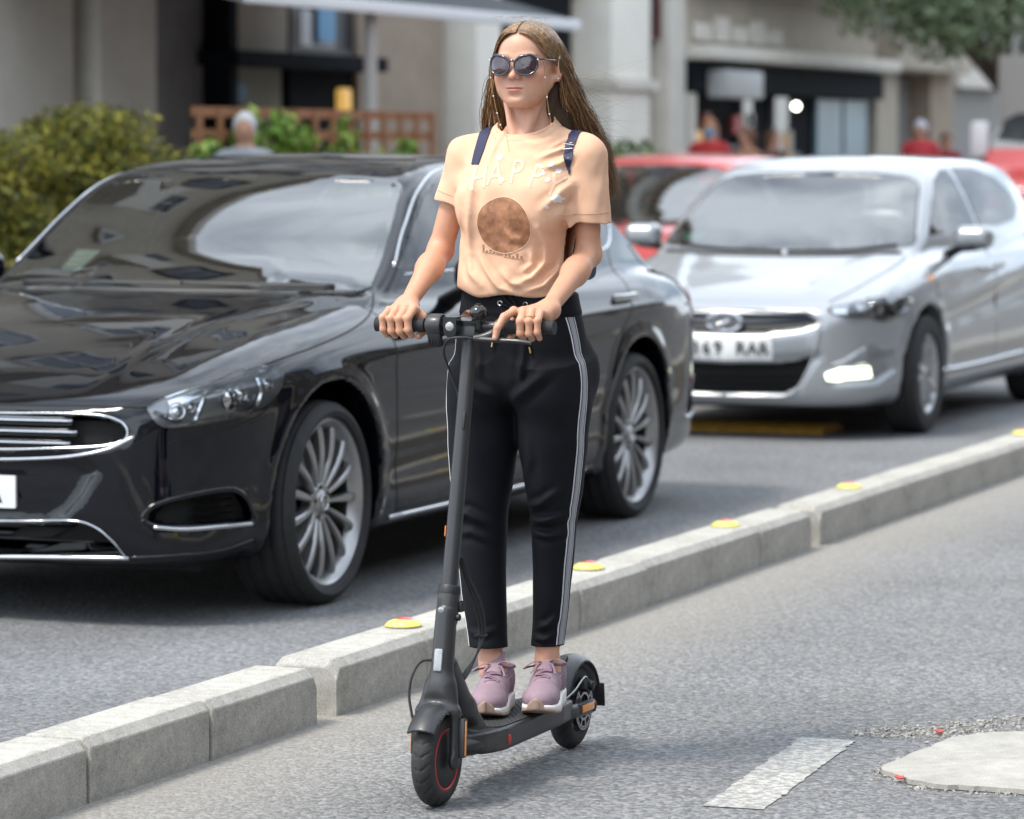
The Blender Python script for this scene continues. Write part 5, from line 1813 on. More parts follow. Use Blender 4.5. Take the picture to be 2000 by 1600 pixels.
def around(x, phi, r):
    """point beside the handlebar: phi from straight up towards the front"""
    return np.array([x, BAR[1] - r * math.sin(phi), BAR[2] + r * math.cos(phi)])

def hand_sdf(P, side, wrist, xs, index_out):
    """xs: finger centres from index to little finger"""
    parts = []
    palm = None
    mcps = []
    for i, x in enumerate(xs):
        rr = (.0094, .0096, .0092, .0082)[i]
        ph0 = rad((2, 0, 0, -4)[i])
        m = around(x + side * -.004, ph0, .036 if i != 3 else .033)
        mcps.append(m)
        if i == 0 and index_out:
            pts = [m, m + np.array([-.012, -.030, -.012]), m + np.array([-.022, -.046, -.036]), m + np.array([-.026, -.050, -.058])]
            f = finger(P, pts, [rr * 1.08, rr * .98, rr * .90, rr * .78])
        else:
            L = 1.0 if i in (1, 2) else .94
            pts = [m, around(x, rad(62) * L, .0325), around(x + side * -.001, rad(118) * L, .0285), around(x + side * -.002, rad(168) * L, .0265)]
            f = finger(P, pts, [rr * 1.08, rr, rr * .93, rr * .80], .005)
        f = smin(f, np.linalg.norm(P - (m + (0, 0, .001)), axis=1) - rr * 1.12, .004)
        parts.append(f)
        q = rcone(P, wrist + np.array([side * (.012 - .008 * i) * -1, 0, -.002]), m + (0, .004, -.004), .0185, .0105)
        palm = q if palm is None else smin(palm, q, .012)
    # heel of the hand on top of the grip, thumb wrapping under from behind
    xi = xs[0]
    s2 = np.sign(xs[0] - xs[3])
    palm = smin(palm, rcone(P, around(xs[3], rad(-55), .033), around(xs[0], rad(-50), .034), .013, .014), .014)
    th = finger(P, [wrist + np.array([s2 * .018, -.012, -.006]), around(xi + s2 * .012, rad(-62), .034), around(xi + s2 * .017, rad(-120), .029), around(xi + s2 * .015, rad(-175), .026)], [.014, .0115, .0095, .008], .006)
    d = palm
    for f in parts:
        d = smin(d, f, .0035)
    d = smin(d, th, .008)
    return d

def arm_sdf(P, s, e, w, side, xs, index_out):
    up = np.array([0, 0, 1.0])
    d = rcone(P, s, e, .035, .0290)
    d = smin(d, rcone(P, e, e + (w - e) * .35, .0290, .0300), .018)
    d = smin(d, rcone(P, e + (w - e) * .30, w, .0295, .0190), .02)
    d = smin(d, ell(P, e + (0, .008, -.004), (.022, .019, .022)), .016)
    return smin(d, hand_sdf(P, side, w, xs, index_out), .018)

XR = [-.141, -.1625, -.184, -.2045]
XL = [.118, .141, .1625, .183]
def build_person():
    VV, QQ, CC = [], [], []
    skin = np.array([.57, .315, .215]); arm = np.array([.545, .285, .18])
    n0 = 0
    def push(V, Q, C):
        nonlocal n0
        VV.append(V); QQ.append(Q + n0); CC.append(C); n0 += len(V)
    # head and neck
    V, Q = snet(head_sdf, (-.12, .33, 1.36), (.18, .66, 1.83), .0022)
    q = (V - HC) / HS
    C = np.tile(skin, (len(V), 1)); a = np.abs(q[:, 0])
    def tint(dist, w, col, amt):
        nonlocal C
        k = (amt * np.clip(1 - dist / w, 0, 1))[:, None]
        C = C * (1 - k) + np.array(col) * k
    zl = q[:, 2] + .0585
    hu = .0046 * np.clip(1 - (a / .0225) ** 2, 0, 1) ** .8 * (1 - .25 * np.exp(-(a / .003) ** 2))
    hl = .0058 * np.clip(1 - (a / .0200) ** 2, 0, 1) ** .8
    lip = np.maximum(np.where(zl > 0, zl - hu, -zl - hl), 0) + 1e3 * ((q[:, 1] > -.065) | (a > .0225))
    tint(lip, .0018, (.50, .16, .13), .9)
    tint(np.maximum(ell(np.stack([a, q[:, 1], q[:, 2]], 1), (.042, -.07, -.026), (.018, .03, .015)), 0), .02, (.57, .22, .15), .45)
    tint(np.maximum(ell(q, (0, -.10, -.03), (.008, .01, .006)), 0), .012, (.60, .26, .18), .35)
    brow = np.abs(q[:, 2] - (.0235 - .10 * np.maximum(a - .036, 0) - .08 * np.maximum(.02 - a, 0))) * 1.0
    tint(brow + 1e3 * ((a < .013) | (a > .052) | (q[:, 1] > -.05)), .0035, (.14, .075, .05), .6)
    tint(np.abs(q[:, 2] + .0585) + 1e3 * ((a > .022) | (q[:, 1] > -.07)), .0016, (.20, .06, .05), .8)
    push(V, Q, C)
    # arms with hands
    for s, e, w, side, xs, io, lo, hi in ((sR, eR, wR, -1, XR, False, (-.29, .12, 1.02), (-.08, .58, 1.56)), (sL, eL, wL, 1, XL, True, (.06, .10, 1.00), (.26, .58, 1.56))):
        f = lambda P: arm_sdf(P, s, e, w, side, xs, io)
        V, Q = snet(f, lo, hi, .0026)
        C = np.tile(arm, (len(V), 1))
        kn = np.min([np.linalg.norm(V - around(x, rad(0), .044), axis=1) for x in xs], 0)
        k = (.35 * np.clip(1 - kn / .016, 0, 1))[:, None]
        C = C * (1 - k) + np.array((.66, .33, .24)) * k
        if io:
            tip = around(xs[0] - .004, rad(2), .036) + np.array([-.027, -.057, -.060])
            k = (.8 * np.clip(1 - np.maximum(np.linalg.norm(V - tip, axis=1) - .005, 0) / .003, 0, 1))[:, None]
            C = C * (1 - k) + np.array((.68, .40, .34)) * k
        push(V, Q, C)
    # trunk and legs (mostly inside the clothes)
    def trunk(P):
        d = ell(P, (.015, .50, 1.38), (.125, .095, .13))
        d = smin(d, ell(P, (0, .51, 1.16), (.105, .08, .16)), .05)
        d = smin(d, ell(P, (0, .525, 1.0), (.13, .085, .10)), .03)
        d = smin(d, rcone(P, (-.095, .515, .90), (-.092, .50, .56), .052, .034), .04)
        d = smin(d, rcone(P, (-.090, .50, .56), (-.063, .487, .24), .036, .030), .03)
        d = smin(d, rcone(P, (.082, .52, .90), (.076, .545, .56), .052, .034), .04)
        d = smin(d, rcone(P, (.074, .545, .56), (.046, .572, .24), .035, .029), .03)
        for c, rz in FEET:
            R = rotm(0, 0, rz)
            d = smin(d, ell(P, c + R @ np.array([0, -.045, .052]), (.03, .09, .026), R), .02)
            d = smin(d, ell(P, c + R @ np.array([0, .005, .075]), (.031, .036, .05), R), .02)
        return d
    V, Q = snet(trunk, (-.2, .2, .14), (.2, .72, 1.56), .007)
    push(V, Q, np.tile(skin * np.array([1, .98, .98]), (len(V), 1)))
    me = make_mesh('person', np.concatenate(VV), np.concatenate(QQ))
    set_col(me, np.concatenate(CC))
    p = obj('person', me, M_skin, None, SC)
    tag(p, 'woman in sunglasses, peach T-shirt and black side-stripe trousers riding the scooter', 'person')
    return p

# feet: ground point under the ankle, and turn of the toes
DECK = .1515
FEET = [(np.array([-.048, .490, DECK]), rad(13)), (np.array([.052, .575, DECK]), rad(11))]
PERSON = build_person()

# ---------------------------------------------------------------- T-shirt
TZ = [1.115, 1.135, 1.155, 1.18, 1.25, 1.33, 1.40, 1.46, 1.50, 1.53, 1.57, 1.60]
T_cx = Tab(list(zip(TZ, [-.006, -.006, -.007, -.007, -.003, .006, .012, .016, .018, .02, .02, .02])))
T_cy = Tab(list(zip(TZ, [.506, .505, .504, .502, .50, .499, .502, .507, .513, .518, .522, .525])))
T_rx = Tab(list(zip(TZ, [.112, .125, .134, .138, .134, .138, .150, .152, .126, .088, .062, .055])))
T_ry = Tab(list(zip(TZ, [.094, .110, .121, .125, .119, .121, .120, .104, .088, .072, .058, .054])))
def pxz(px, py):
    """front-of-shirt coordinates of a measured point"""
    return (.028 + (px - 1000) * .0013, 1.697 - (py - 128) * .00121)
def seg_dist(X, Z, pts):
    d = np.full(X.shape, 9.0); t_ = np.zeros(X.shape)
    for i in range(len(pts) - 1):
        ax, az = pts[i]; bx, bz = pts[i + 1]
        ex, ez = bx - ax, bz - az
        t = np.clip(((X - ax) * ex + (Z - az) * ez) / (ex * ex + ez * ez), 0, 1)
        q = np.hypot(X - ax - ex * t, Z - az - ez * t)
        t_ = np.where(q < d, (i + t) / (len(pts) - 1), t_)
        d = np.minimum(d, q)
    return d, t_
def zp(zx, zy):        # the chest close-up used for measuring
    return pxz(700 + zx / 3.333, 230 + zy / 3.333)
FOLDS = [  # (points, height, half width)
    ([zp(1340, 150), zp(1240, 215), zp(1140, 270)], .0045, .008), ([zp(1290, 130), zp(1190, 200)], .004, .007), ([zp(1350, 230), zp(1270, 300), zp(1180, 330)], .0045, .010),
    ([zp(790, 900), zp(850, 1000), zp(930, 1110), zp(1000, 1130)], .006, .010), ([zp(1180, 720), zp(1205, 830), zp(1195, 940), zp(1130, 1040), zp(1040, 1080)], .007, .011),
    ([zp(1250, 880), zp(1245, 1000), zp(1190, 1090), zp(1090, 1130)], .006, .011), ([zp(1120, 870), zp(1130, 950), zp(1070, 1010)], .005, .009),
    ([zp(1310, 600), zp(1330, 760), zp(1310, 900), zp(1280, 1020)], .006, .014), ([zp(760, 560), zp(730, 700), zp(720, 880)], .004, .013), ([zp(730, 330), zp(760, 480), zp(740, 620)], .005, .014),
    ([zp(960, 1000), zp(1000, 1070), zp(1080, 1100)], .004, .010), ([zp(900, 60), zp(850, 160), zp(830, 280)], .004, .011), ([zp(700, 900), zp(730, 1010), zp(800, 1090)], .005, .012),
    ([zp(960, 720), zp(1010, 790), zp(1080, 800)], .003, .010), ([zp(1340, 420), zp(1290, 520), zp(1210, 600)], .005, .012), ([zp(1000, 150), zp(1100, 170), zp(1200, 140)], .003, .012)]
def vnoise(X, Y, Z, s):
    return (np.sin(X * s + 1.3 * np.sin(Z * s * .7)) + np.sin(Z * s * 1.1 + 2 + 1.1 * np.sin(Y * s * .8)) + np.sin((X + Z) * s * .8 + Y * s)) / 3
def sleeve_dir(s, e):
    v = e - s
    return v / np.linalg.norm(v)
SLV = [(sR, eR, .115, .0435, .0480), (sL, eL, .155, .0475, .0575)]
def shirt_raw(P, cut):
    x, y, z = P[:, 0], P[:, 1], P[:, 2]
    cx, cy, rx, ry = T_cx(z), T_cy(z), T_rx(z), T_ry(z)
    u, v = (x - cx) / rx, (y - cy) / ry
    q = (np.abs(u) ** 2.3 + np.abs(v) ** 2.3 + 1e-9) ** (1 / 2.3)
    d = (q - 1) * np.minimum(rx, ry)
    d = np.maximum(d, 1.115 - z)
    for sx in (-.058, .086):
        d = smin(d, ell(P, (sx, .415, 1.365), (.058, .045, .062)), .05)
    for s, e, L, r0, r1 in SLV:
        dr = sleeve_dir(s, e)
        t = (P - s) @ dr
        end = s + dr * (L + .10)
        out = 1 if s[0] > 0 else -1
        a = rcone(P, s + (0, 0, -.002), end, r0, r1 + (r1 - r0) * .6)
        if cut:
            tilt = dr + np.array([out * -.10, 0, 0])
            a = np.maximum(a, (P - (s + dr * L)) @ (tilt / np.linalg.norm(tilt)))
        d = smin(d, a, .030)
        d = smin(d, rcone(P, np.array([.018 + out * .050, .520, 1.524]), s + (0, 0, .004), .034, .0415), .030)
    fr = np.clip((cy - y) / .05, 0, 1) * np.clip((z - 1.12) / .03, 0, 1)
    m = fr > 0
    if m.any():
        add = np.zeros(len(P))
        for pts, h, w in FOLDS:
            D, t = seg_dist(x[m], z[m], pts)
            pr = np.sin(np.clip(t, 0.03, .97) * math.pi) ** .6
            add[m] += pr * h * 1.15 * (np.exp(-(D / (w * .62)) ** 2) - .5 * np.exp(-((D - 1.5 * w) / (w * .8)) ** 2))
        d = d - add * fr
    d = d - .0012 * vnoise(x, y, z, 85) - .0016 * vnoise(x + 3, y, z + 1, 40)
    # sleeve creases
    for s, e, L, r0, r1 in SLV:
        dr = sleeve_dir(s, e); t = (P - s) @ dr
        w = np.clip((t + .02) / .04, 0, 1) * np.clip((L - t) / .03, 0, 1) * (np.abs(x - .018) > .13)
        d = d - w * .0007 * np.sin((t * .6 + (y - .5) * 1.2) * 120 + 2.0 * np.sin((y - .5) * 40))
    return d
def neck_cut(P, grow_=0.0):
    x, y, z = P[:, 0], P[:, 1], P[:, 2]
    c = np.hypot((x - .019) / 1.08, y - (.507 + (1.55 - z) * .3)) - (.064 + grow_)
    pl = (1.523 + (y - .43) * .30 + .6 * (x - .019) ** 2 * 10 * .35) - z
    return np.maximum(c, pl)
def shirt(P):
    a = shirt_raw(P, True)
    z = P[:, 2]
    hem = 1.150 + .004 * np.sin(P[:, 0] * 45 + 1) + .010 * (P[:, 0] < -.06) * np.clip((-P[:, 0] - .06) / .06, 0, 1)
    a = smax(a, hem - z, .010)
    a = np.maximum(a, z - 1.585)
    b = shirt_raw(P, False) + .0085
    d = np.maximum(a, -b)
    nc = neck_cut(P)
    d = d + .0014 * np.exp(-((nc - .017) / .0022) ** 2) - .0012 * np.clip((.016 - nc) / .003, 0, 1)
    return smax(d, -nc, .004)
V, Q = snet(shirt, (-.29, .32, 1.10), (.32, .66, 1.61), .0033)
SHIRT = obj('t_shirt', make_mesh('t_shirt', V, Q), M_shirt, PERSON)
BVH_SHIRT = BVHTree.FromPolygons([tuple(v) for v in V], [tuple(int(i) for i in q) for q in Q])
def on_shirt(x, z, off=.0015, y0=.1):
    h = BVH_SHIRT.ray_cast(Vector((x, y0, z)), Vector((0, 1, 0)))
    if h[0] is None:
        return np.array([x, .40, z]), np.array([0, -1, 0])
    n = np.array(h[1]);
    if n[1] > 0: n = -n
    return np.array(h[0]) + n * off, n
# ribbed neckline, sleeve and hem bands
def ring_on(fx, n=64):
    return np.array([fx(a) for a in np.linspace(0, 2 * math.pi, n + 1)])
def collar_pt(a):
    r = .0668
    x = .019 + r * 1.08 * math.sin(a)
    y = .507 - r * math.cos(a)
    z = 1.523 + (y - .43) * .30 + .6 * (x - .019) ** 2 * 10 * .35 + .0005
    y = .507 + (1.55 - z) * .3 - r * math.cos(a)
    return (x, y, z)
g = G(); g.tube(ring_on(collar_pt), .0036, 10, False, flat=.0050); g.build('collar', M_shirt, SHIRT)

# sleeve hem and armhole seams
M_seam = mat('peach seam', (.52, .30, .19), .9)
def seam_ring(s, e, t, name):
    dr = sleeve_dir(s, e); a = np.cross(dr, (0, 1.0, 0)); a /= np.linalg.norm(a); b = np.cross(dr, a)
    c = s + dr * t
    out = 1 if s[0] > 0 else -1
    pts = []
    for k in np.linspace(0, 2 * math.pi, 49):
        d_ = a * math.cos(k) + b * math.sin(k)
        q, ok = march(lambda P: shirt_raw(P, False), (c + d_ * .14)[None], -d_[None], .16, 40)
        if ok[0] and (q[0][0] - .018) * out > (.125 if t < .05 else .10): pts.append(q[0] + d_ * .0004)
        elif pts: break
    if len(pts) > 4:
        g = G(); g.tube(np.array(pts), .0008, 5); g.build(name, M_seam, SHIRT)
for s_, e_, L_, _, _ in SLV:
    seam_ring(s_, e_, L_ - .020, 'sleeve_seam')
# print: word, blossoms, plain bronze oval, handwritten flourish
def print_mesh(V2, F, off):
    """V2 (n,2) outline coordinates in front-of-shirt metres"""
    P = np.array([on_shirt(a, b, off)[0] for a, b in V2])
    return P, F
def sub_tris(V2, F, maxlen=.006):
    V2 = [tuple(v) for v in V2]; F = [list(f) for f in F]
    T3 = []
    for f in F:
        for i in range(1, len(f) - 1): T3.append([f[0], f[i], f[i + 1]])
    cache = {}
    def mid(a, b):
        k = (min(a, b), max(a, b))
        if k not in cache:
            cache[k] = len(V2); V2.append(((V2[a][0] + V2[b][0]) / 2, (V2[a][1] + V2[b][1]) / 2))
        return cache[k]
    for _ in range(4):
        out = []; ch = False
        for t in T3:
            L = [math.dist(V2[t[i]], V2[t[(i + 1) % 3]]) for i in range(3)]
            m = max(range(3), key=lambda i: L[i])
            if L[m] > maxlen:
                a, b, c = t[m], t[(m + 1) % 3], t[(m + 2) % 3]; q = mid(a, b)
                out += [[a, q, c], [q, b, c]]; ch = True
            else: out.append(t)
        T3 = out
        if not ch: break
    return np.array(V2), T3
for ch, px, py, size, rot in (('H', 938, 350, 62, .18), ('A', 968, 341, 62, .06), ('P', 1008, 338, 64, -.02), ('P', 1047, 347, 60, -.12), ('Y', 1078, 364, 56, -.30)):
    tm = text_mesh(ch, size * .00130, 0.0, bold=.0004)
    v2 = np.array([v.co[:2] for v in tm.vertices]); fs = [list(p.vertices) for p in tm.polygons]
    c, s_ = math.cos(rot), math.sin(rot)
    v2 = v2 @ np.array([[c, s_], [-s_, c]])
    x0, z0 = pxz(px, py)
    v2 = v2 * np.array([.72, 1.0]) + np.array([x0, z0])
    v2, fs = sub_tris(v2, fs)
    P, fs = print_mesh(v2, fs, .0011)
    obj('printed_letter', make_mesh('printed_letter', P, fs), M_print, SHIRT)
def disc2(cx, cz, rx, rz, n=28, rings=5, petals=0):
    V2 = [(cx, cz)]; F = []
    for k in range(1, rings + 1):
        for i in range(n):
            a = 2 * math.pi * i / n
            w = 1 + (.16 * math.cos(petals * a) if petals else 0)
            V2.append((cx + rx * w * k / rings * math.cos(a), cz + rz * w * k / rings * math.sin(a)))
    for i in range(n):
        F.append([0, 1 + i, 1 + (i + 1) % n])
        for k in range(rings - 1):
            a0 = 1 + k * n; a1 = a0 + n
            F.append([a0 + i, a1 + i, a1 + (i + 1) % n, a0 + (i + 1) % n])
    return np.array(V2), F
cx, cz = pxz(990, 440)
P, fs = print_mesh(*disc2(cx, cz, .066, .066, 40, 14), .0011)
obj('print_oval', make_mesh('print_oval', P, fs), M_bronze, SHIRT)
g = G(); g.tube([on_shirt(cx + .0665 * math.cos(a), cz + .0665 * math.sin(a), .0010)[0] for a in np.linspace(0, 2 * math.pi, 61)], .0009, 5, False); g.build('print_outline', M_print, SHIRT)
for px, py, r in ((970, 308, .011), (1068, 322, .009), (1079, 335, .009), (1068, 352, .007), (983, 352, .007), (1087, 388, .013), (1073, 404, .006), (1058, 340, .006)):
    x0, z0 = pxz(px, py)
    P, fs = print_mesh(*disc2(x0, z0, r * .72, r * .72, 36, 4, 6), .0012)
    o = obj('print_blossom', make_mesh('print_blossom', P, fs), M_flower, SHIRT)
M_script = mat('brown script print', (.32, .14, .06), .6)
for x_px, y_px, n_l, seed in ((944, 490, 6, 3), (988, 500, 5, 8)):
    r_ = np.random.default_rng(seed); am = r_.uniform(1.6, 4.2, 20); am[0] = 8; am[3] = 6
    pts = []
    for i in np.linspace(0, n_l, n_l * 14):
        k = int(i); u = i - k
        px = x_px + i * 7.0 + 3.0 * math.sin(u * 2 * math.pi)
        py = y_px + .16 * (px - x_px) + am[k] * (math.cos(u * 2 * math.pi) - 1) * .9 + 2
        pts.append(on_shirt(*pxz(px, py), .0010)[0])
    g = G(); g.tube(pts, .0006, 4, True); g.build('print_flourish', M_script, SHIRT)

# ---------------------------------------------------------------- trousers
LZ = [.27, .30, .33, .44, .585, .70, .81, .90, 1.0]
def legtab(cx, cy, rx, ry):
    return [Tab(list(zip(LZ, t))) for t in (cx, cy, rx, ry)]
LEGS = [legtab([-.068, -.069, -.072, -.085, -.093, -.096, -.093, -.090, -.088], [.485, .485, .487, .494, .500, .510, .515, .52, .525], [.0455, .0455, .0465, .0530, .0600, .0735, .0850, .080, .068], [.052, .052, .053, .062, .070, .084, .096, .105, .11]),
        legtab([.048, .049, .052, .065, .075, .080, .080, .078, .076], [.576, .575, .573, .562, .548, .536, .527, .522, .525], [.0395, .0395, .0400, .0440, .0530, .0690, .0840, .080, .068], [.048, .048, .049, .058, .068, .083, .096, .105, .11])]
HZ = [.80, .86, .90, .96, 1.03, 1.08, 1.12, 1.165]
H_t = [Tab(list(zip(HZ, t))) for t in ([-.006, -.006, -.004, -.002, 0, .001, .002, .002], [.528, .529, .530, .530, .525, .519, .513, .510], [.146, .157, .163, .166, .161, .152, .143, .137], [.10, .113, .121, .126, .122, .115, .109, .106])]
TF = [([(-.15, .615), (-.10, .628), (-.05, .600)], .006, .010), ([(-.14, .575), (-.09, .585), (-.045, .560)], .004, .009), ([(.02, .640), (.075, .655), (.125, .690)], .006, .009), ([(.02, .610), (.08, .612), (.135, .628)], .007, .009), ([(.03, .585), (.085, .575), (.125, .580)], .005, .008),
      ([(.04, .345), (.07, .355), (.10, .385)], .0045, .008), ([(.02, .325), (.06, .318), (.095, .340)], .004, .007), ([(-.11, .345), (-.07, .335), (-.03, .350)], .003, .008), ([(-.13, .97), (-.07, .93), (-.01, .90)], .004, .012), ([(.12, .98), (.06, .93), (.01, .895)], .005, .012),
      ([(.055, 1.07), (.05, .99), (.045, .93)], .004, .008), ([(-.07, 1.07), (-.06, 1.0), (-.055, .95)], .003, .008), ([(.03, .70), (.05, .76), (.045, .83)], .003, .012)]
def trou_raw(P, off):
    x, y, z = P[:, 0], P[:, 1], P[:, 2]
    d = None
    for cx, cy, rx, ry in LEGS:
        a, b = rx(z) - off, ry(z) - off
        q = np.hypot((x - cx(z)) / a, (y - cy(z)) / b)
        q = np.maximum((q - 1) * np.minimum(a, b), z - .97)
        d = q if d is None else smin(d, q, .022)
    a, b = H_t[2](z) - off, H_t[3](z) - off
    u, v = (x - H_t[0](z)) / a, (y - H_t[1](z)) / b
    q = ((np.abs(u) ** 2.25 + np.abs(v) ** 2.25 + 1e-9) ** (1 / 2.25) - 1) * np.minimum(a, b)
    q = smax(q, .905 - z - .35 * np.abs(x), .06)
    d = smin(d, q, .05)
    for sx in (-.075, .075):
        d = smin(d, ell(P, (sx, .605, .965), (.085, .055, .085)), .05)
    return d
def trou(P):
    x, y, z = P[:, 0], P[:, 1], P[:, 2]
    d = trou_raw(P, 0)
    fr = np.clip((.53 - y + .02 * (x > 0)) / .03, 0, 1)
    for pts, h, w in TF:
        D, t = seg_dist(x, z, pts)
        d = d - fr * h * 1.45 * np.sin(np.clip(t, .03, .97) * math.pi) * (np.exp(-(D / w) ** 2) - .5 * np.exp(-((D - 1.8 * w) / w) ** 2))
    d = d - .0012 * vnoise(x, y, z, 42)
    # waistband edge
    d = d - .0025 * np.clip((z - 1.105) / .003, 0, 1)
    d = smax(d, z - 1.158, .008)
    hem = .300 - .02 * (y - .53)
    d = np.maximum(d, hem - z)
    ins = np.maximum(trou_raw(P, .0095), z - .36)
    return np.maximum(d, -ins)
V, Q = snet(trou, (-.22, .36, .26), (.22, .69, 1.19), .0042)
TROU = obj('trousers', make_mesh('trousers', V, Q), M_trou, PERSON)
BVH_T = BVHTree.FromPolygons([tuple(v) for v in V], [tuple(int(i) for i in q) for q in Q])
# side stripes: white edge, navy line, grey braid
def side_stripe(sx, dy0, dy1, m, off, zs):
    A, B = [], []
    for z in zs:
        tabs = LEGS[0] if sx < 0 else LEGS[1]
        w = min(1, max(0, (z - .84) / .12)); w = w * w * (3 - 2 * w)
        cy = tabs[1](z) * (1 - w) + H_t[1](z) * w
        base = cy - .012 - .020 * np.interp(z, [.3, .6, .9, 1.1], [0, .25, .8, 1.3])
        for lst, dy in ((A, dy0), (B, dy1)):
            h = BVH_T.ray_cast(Vector((sx * .5, base + dy, z)), Vector((-sx, 0, 0)))
            if h[0] is None: h = (Vector((sx * .1, base, z)), Vector((sx, 0, 0)))
            n = np.array(h[1]); n = n if n[0] * sx > 0 else -n
            lst.append(np.array(h[0]) + n * off)
    V = np.concatenate([np.array(A), np.array(B)]); n = len(A)
    F = [[i, i + 1, n + i + 1, n + i] for i in range(n - 1)]
    if sx > 0: F = [f[::-1] for f in F]
    # give the braid an edge
    c = np.array([sx * -.0012, 0, 0])
    V = np.concatenate([V, V + c])
    F += [[i + 2 * n, i + 1 + 2 * n, i + 1, i] for i in range(n - 1)] + [[n + i, n + i + 1, 3 * n + i + 1, 3 * n + i] for i in range(n - 1)]
    return V, F
zs = np.linspace(.304, 1.100, 110)
for sx in (-1, 1):
    bands = ((-.0150, -.0128, M_stripe2, .0016), (-.0128, -.0095, M_stripe3, .0013), (-.0095, .0070, M_stripe, .0016), (.0070, .0103, M_stripe3, .0013), (.0103, .0125, M_stripe2, .0016))
    st = None
    for a, b, m, off in bands:
        V, F = side_stripe(sx, a, b, m, off, zs)
        o = obj('side_stripe' if st is None else 'stripe_band', make_mesh('stripe', V, F), m, TROU if st is None else st)
        st = st or o
# drawstring with eyelets and metal tips
def on_tr(x, z, off=.002):
    h = BVH_T.ray_cast(Vector((x, .1, z)), Vector((0, 1, 0)))
    return np.array(h[0]) + np.array([0, -off, 0]) if h[0] is not None else np.array([x, .40, z])
def tpx(px, py):
    return (.033 + (px - 1000) * .0013, 1.697 - (py - 128) * .00121)
for px, py in ((970, 593), (1018, 595)):
    q = on_tr(*tpx(px, py), .001)
    g = G(); g.tube([q + np.array([.0052 * math.cos(a), 0, .0052 * math.sin(a)]) for a in np.linspace(0, 2 * math.pi, 17)], .0016, 6, False); g.build('eyelet', M_steel, TROU)
def cord(pxs, r=.0024, bow=.004):
    pts = [on_tr(*tpx(a, b), bow) for a, b in pxs]
    g = G(); g.tube(crspline(pts, 6), r, 8); return g.build('drawstring', M_trou, TROU)
cord([(972, 594), (990, 600), (1003, 603), (1018, 596)]); cord([(1003, 603), (985, 588), (978, 574), (985, 572), (1000, 592), (1003, 603)], .0028, .007)
cord([(1003, 603), (985, 615), (972, 640), (957, 668)], .0024, .006); cord([(1003, 603), (1012, 625), (1020, 650), (1026, 678)], .0024, .006)
for a, b in (((957, 668), (955, 679)), ((1026, 678), (1028, 690))):
    g = G(); g.tube([on_tr(*tpx(*a), .006), on_tr(*tpx(*b), .006)], .0024, 8); g.build('cord_tip', M_gold, TROU)

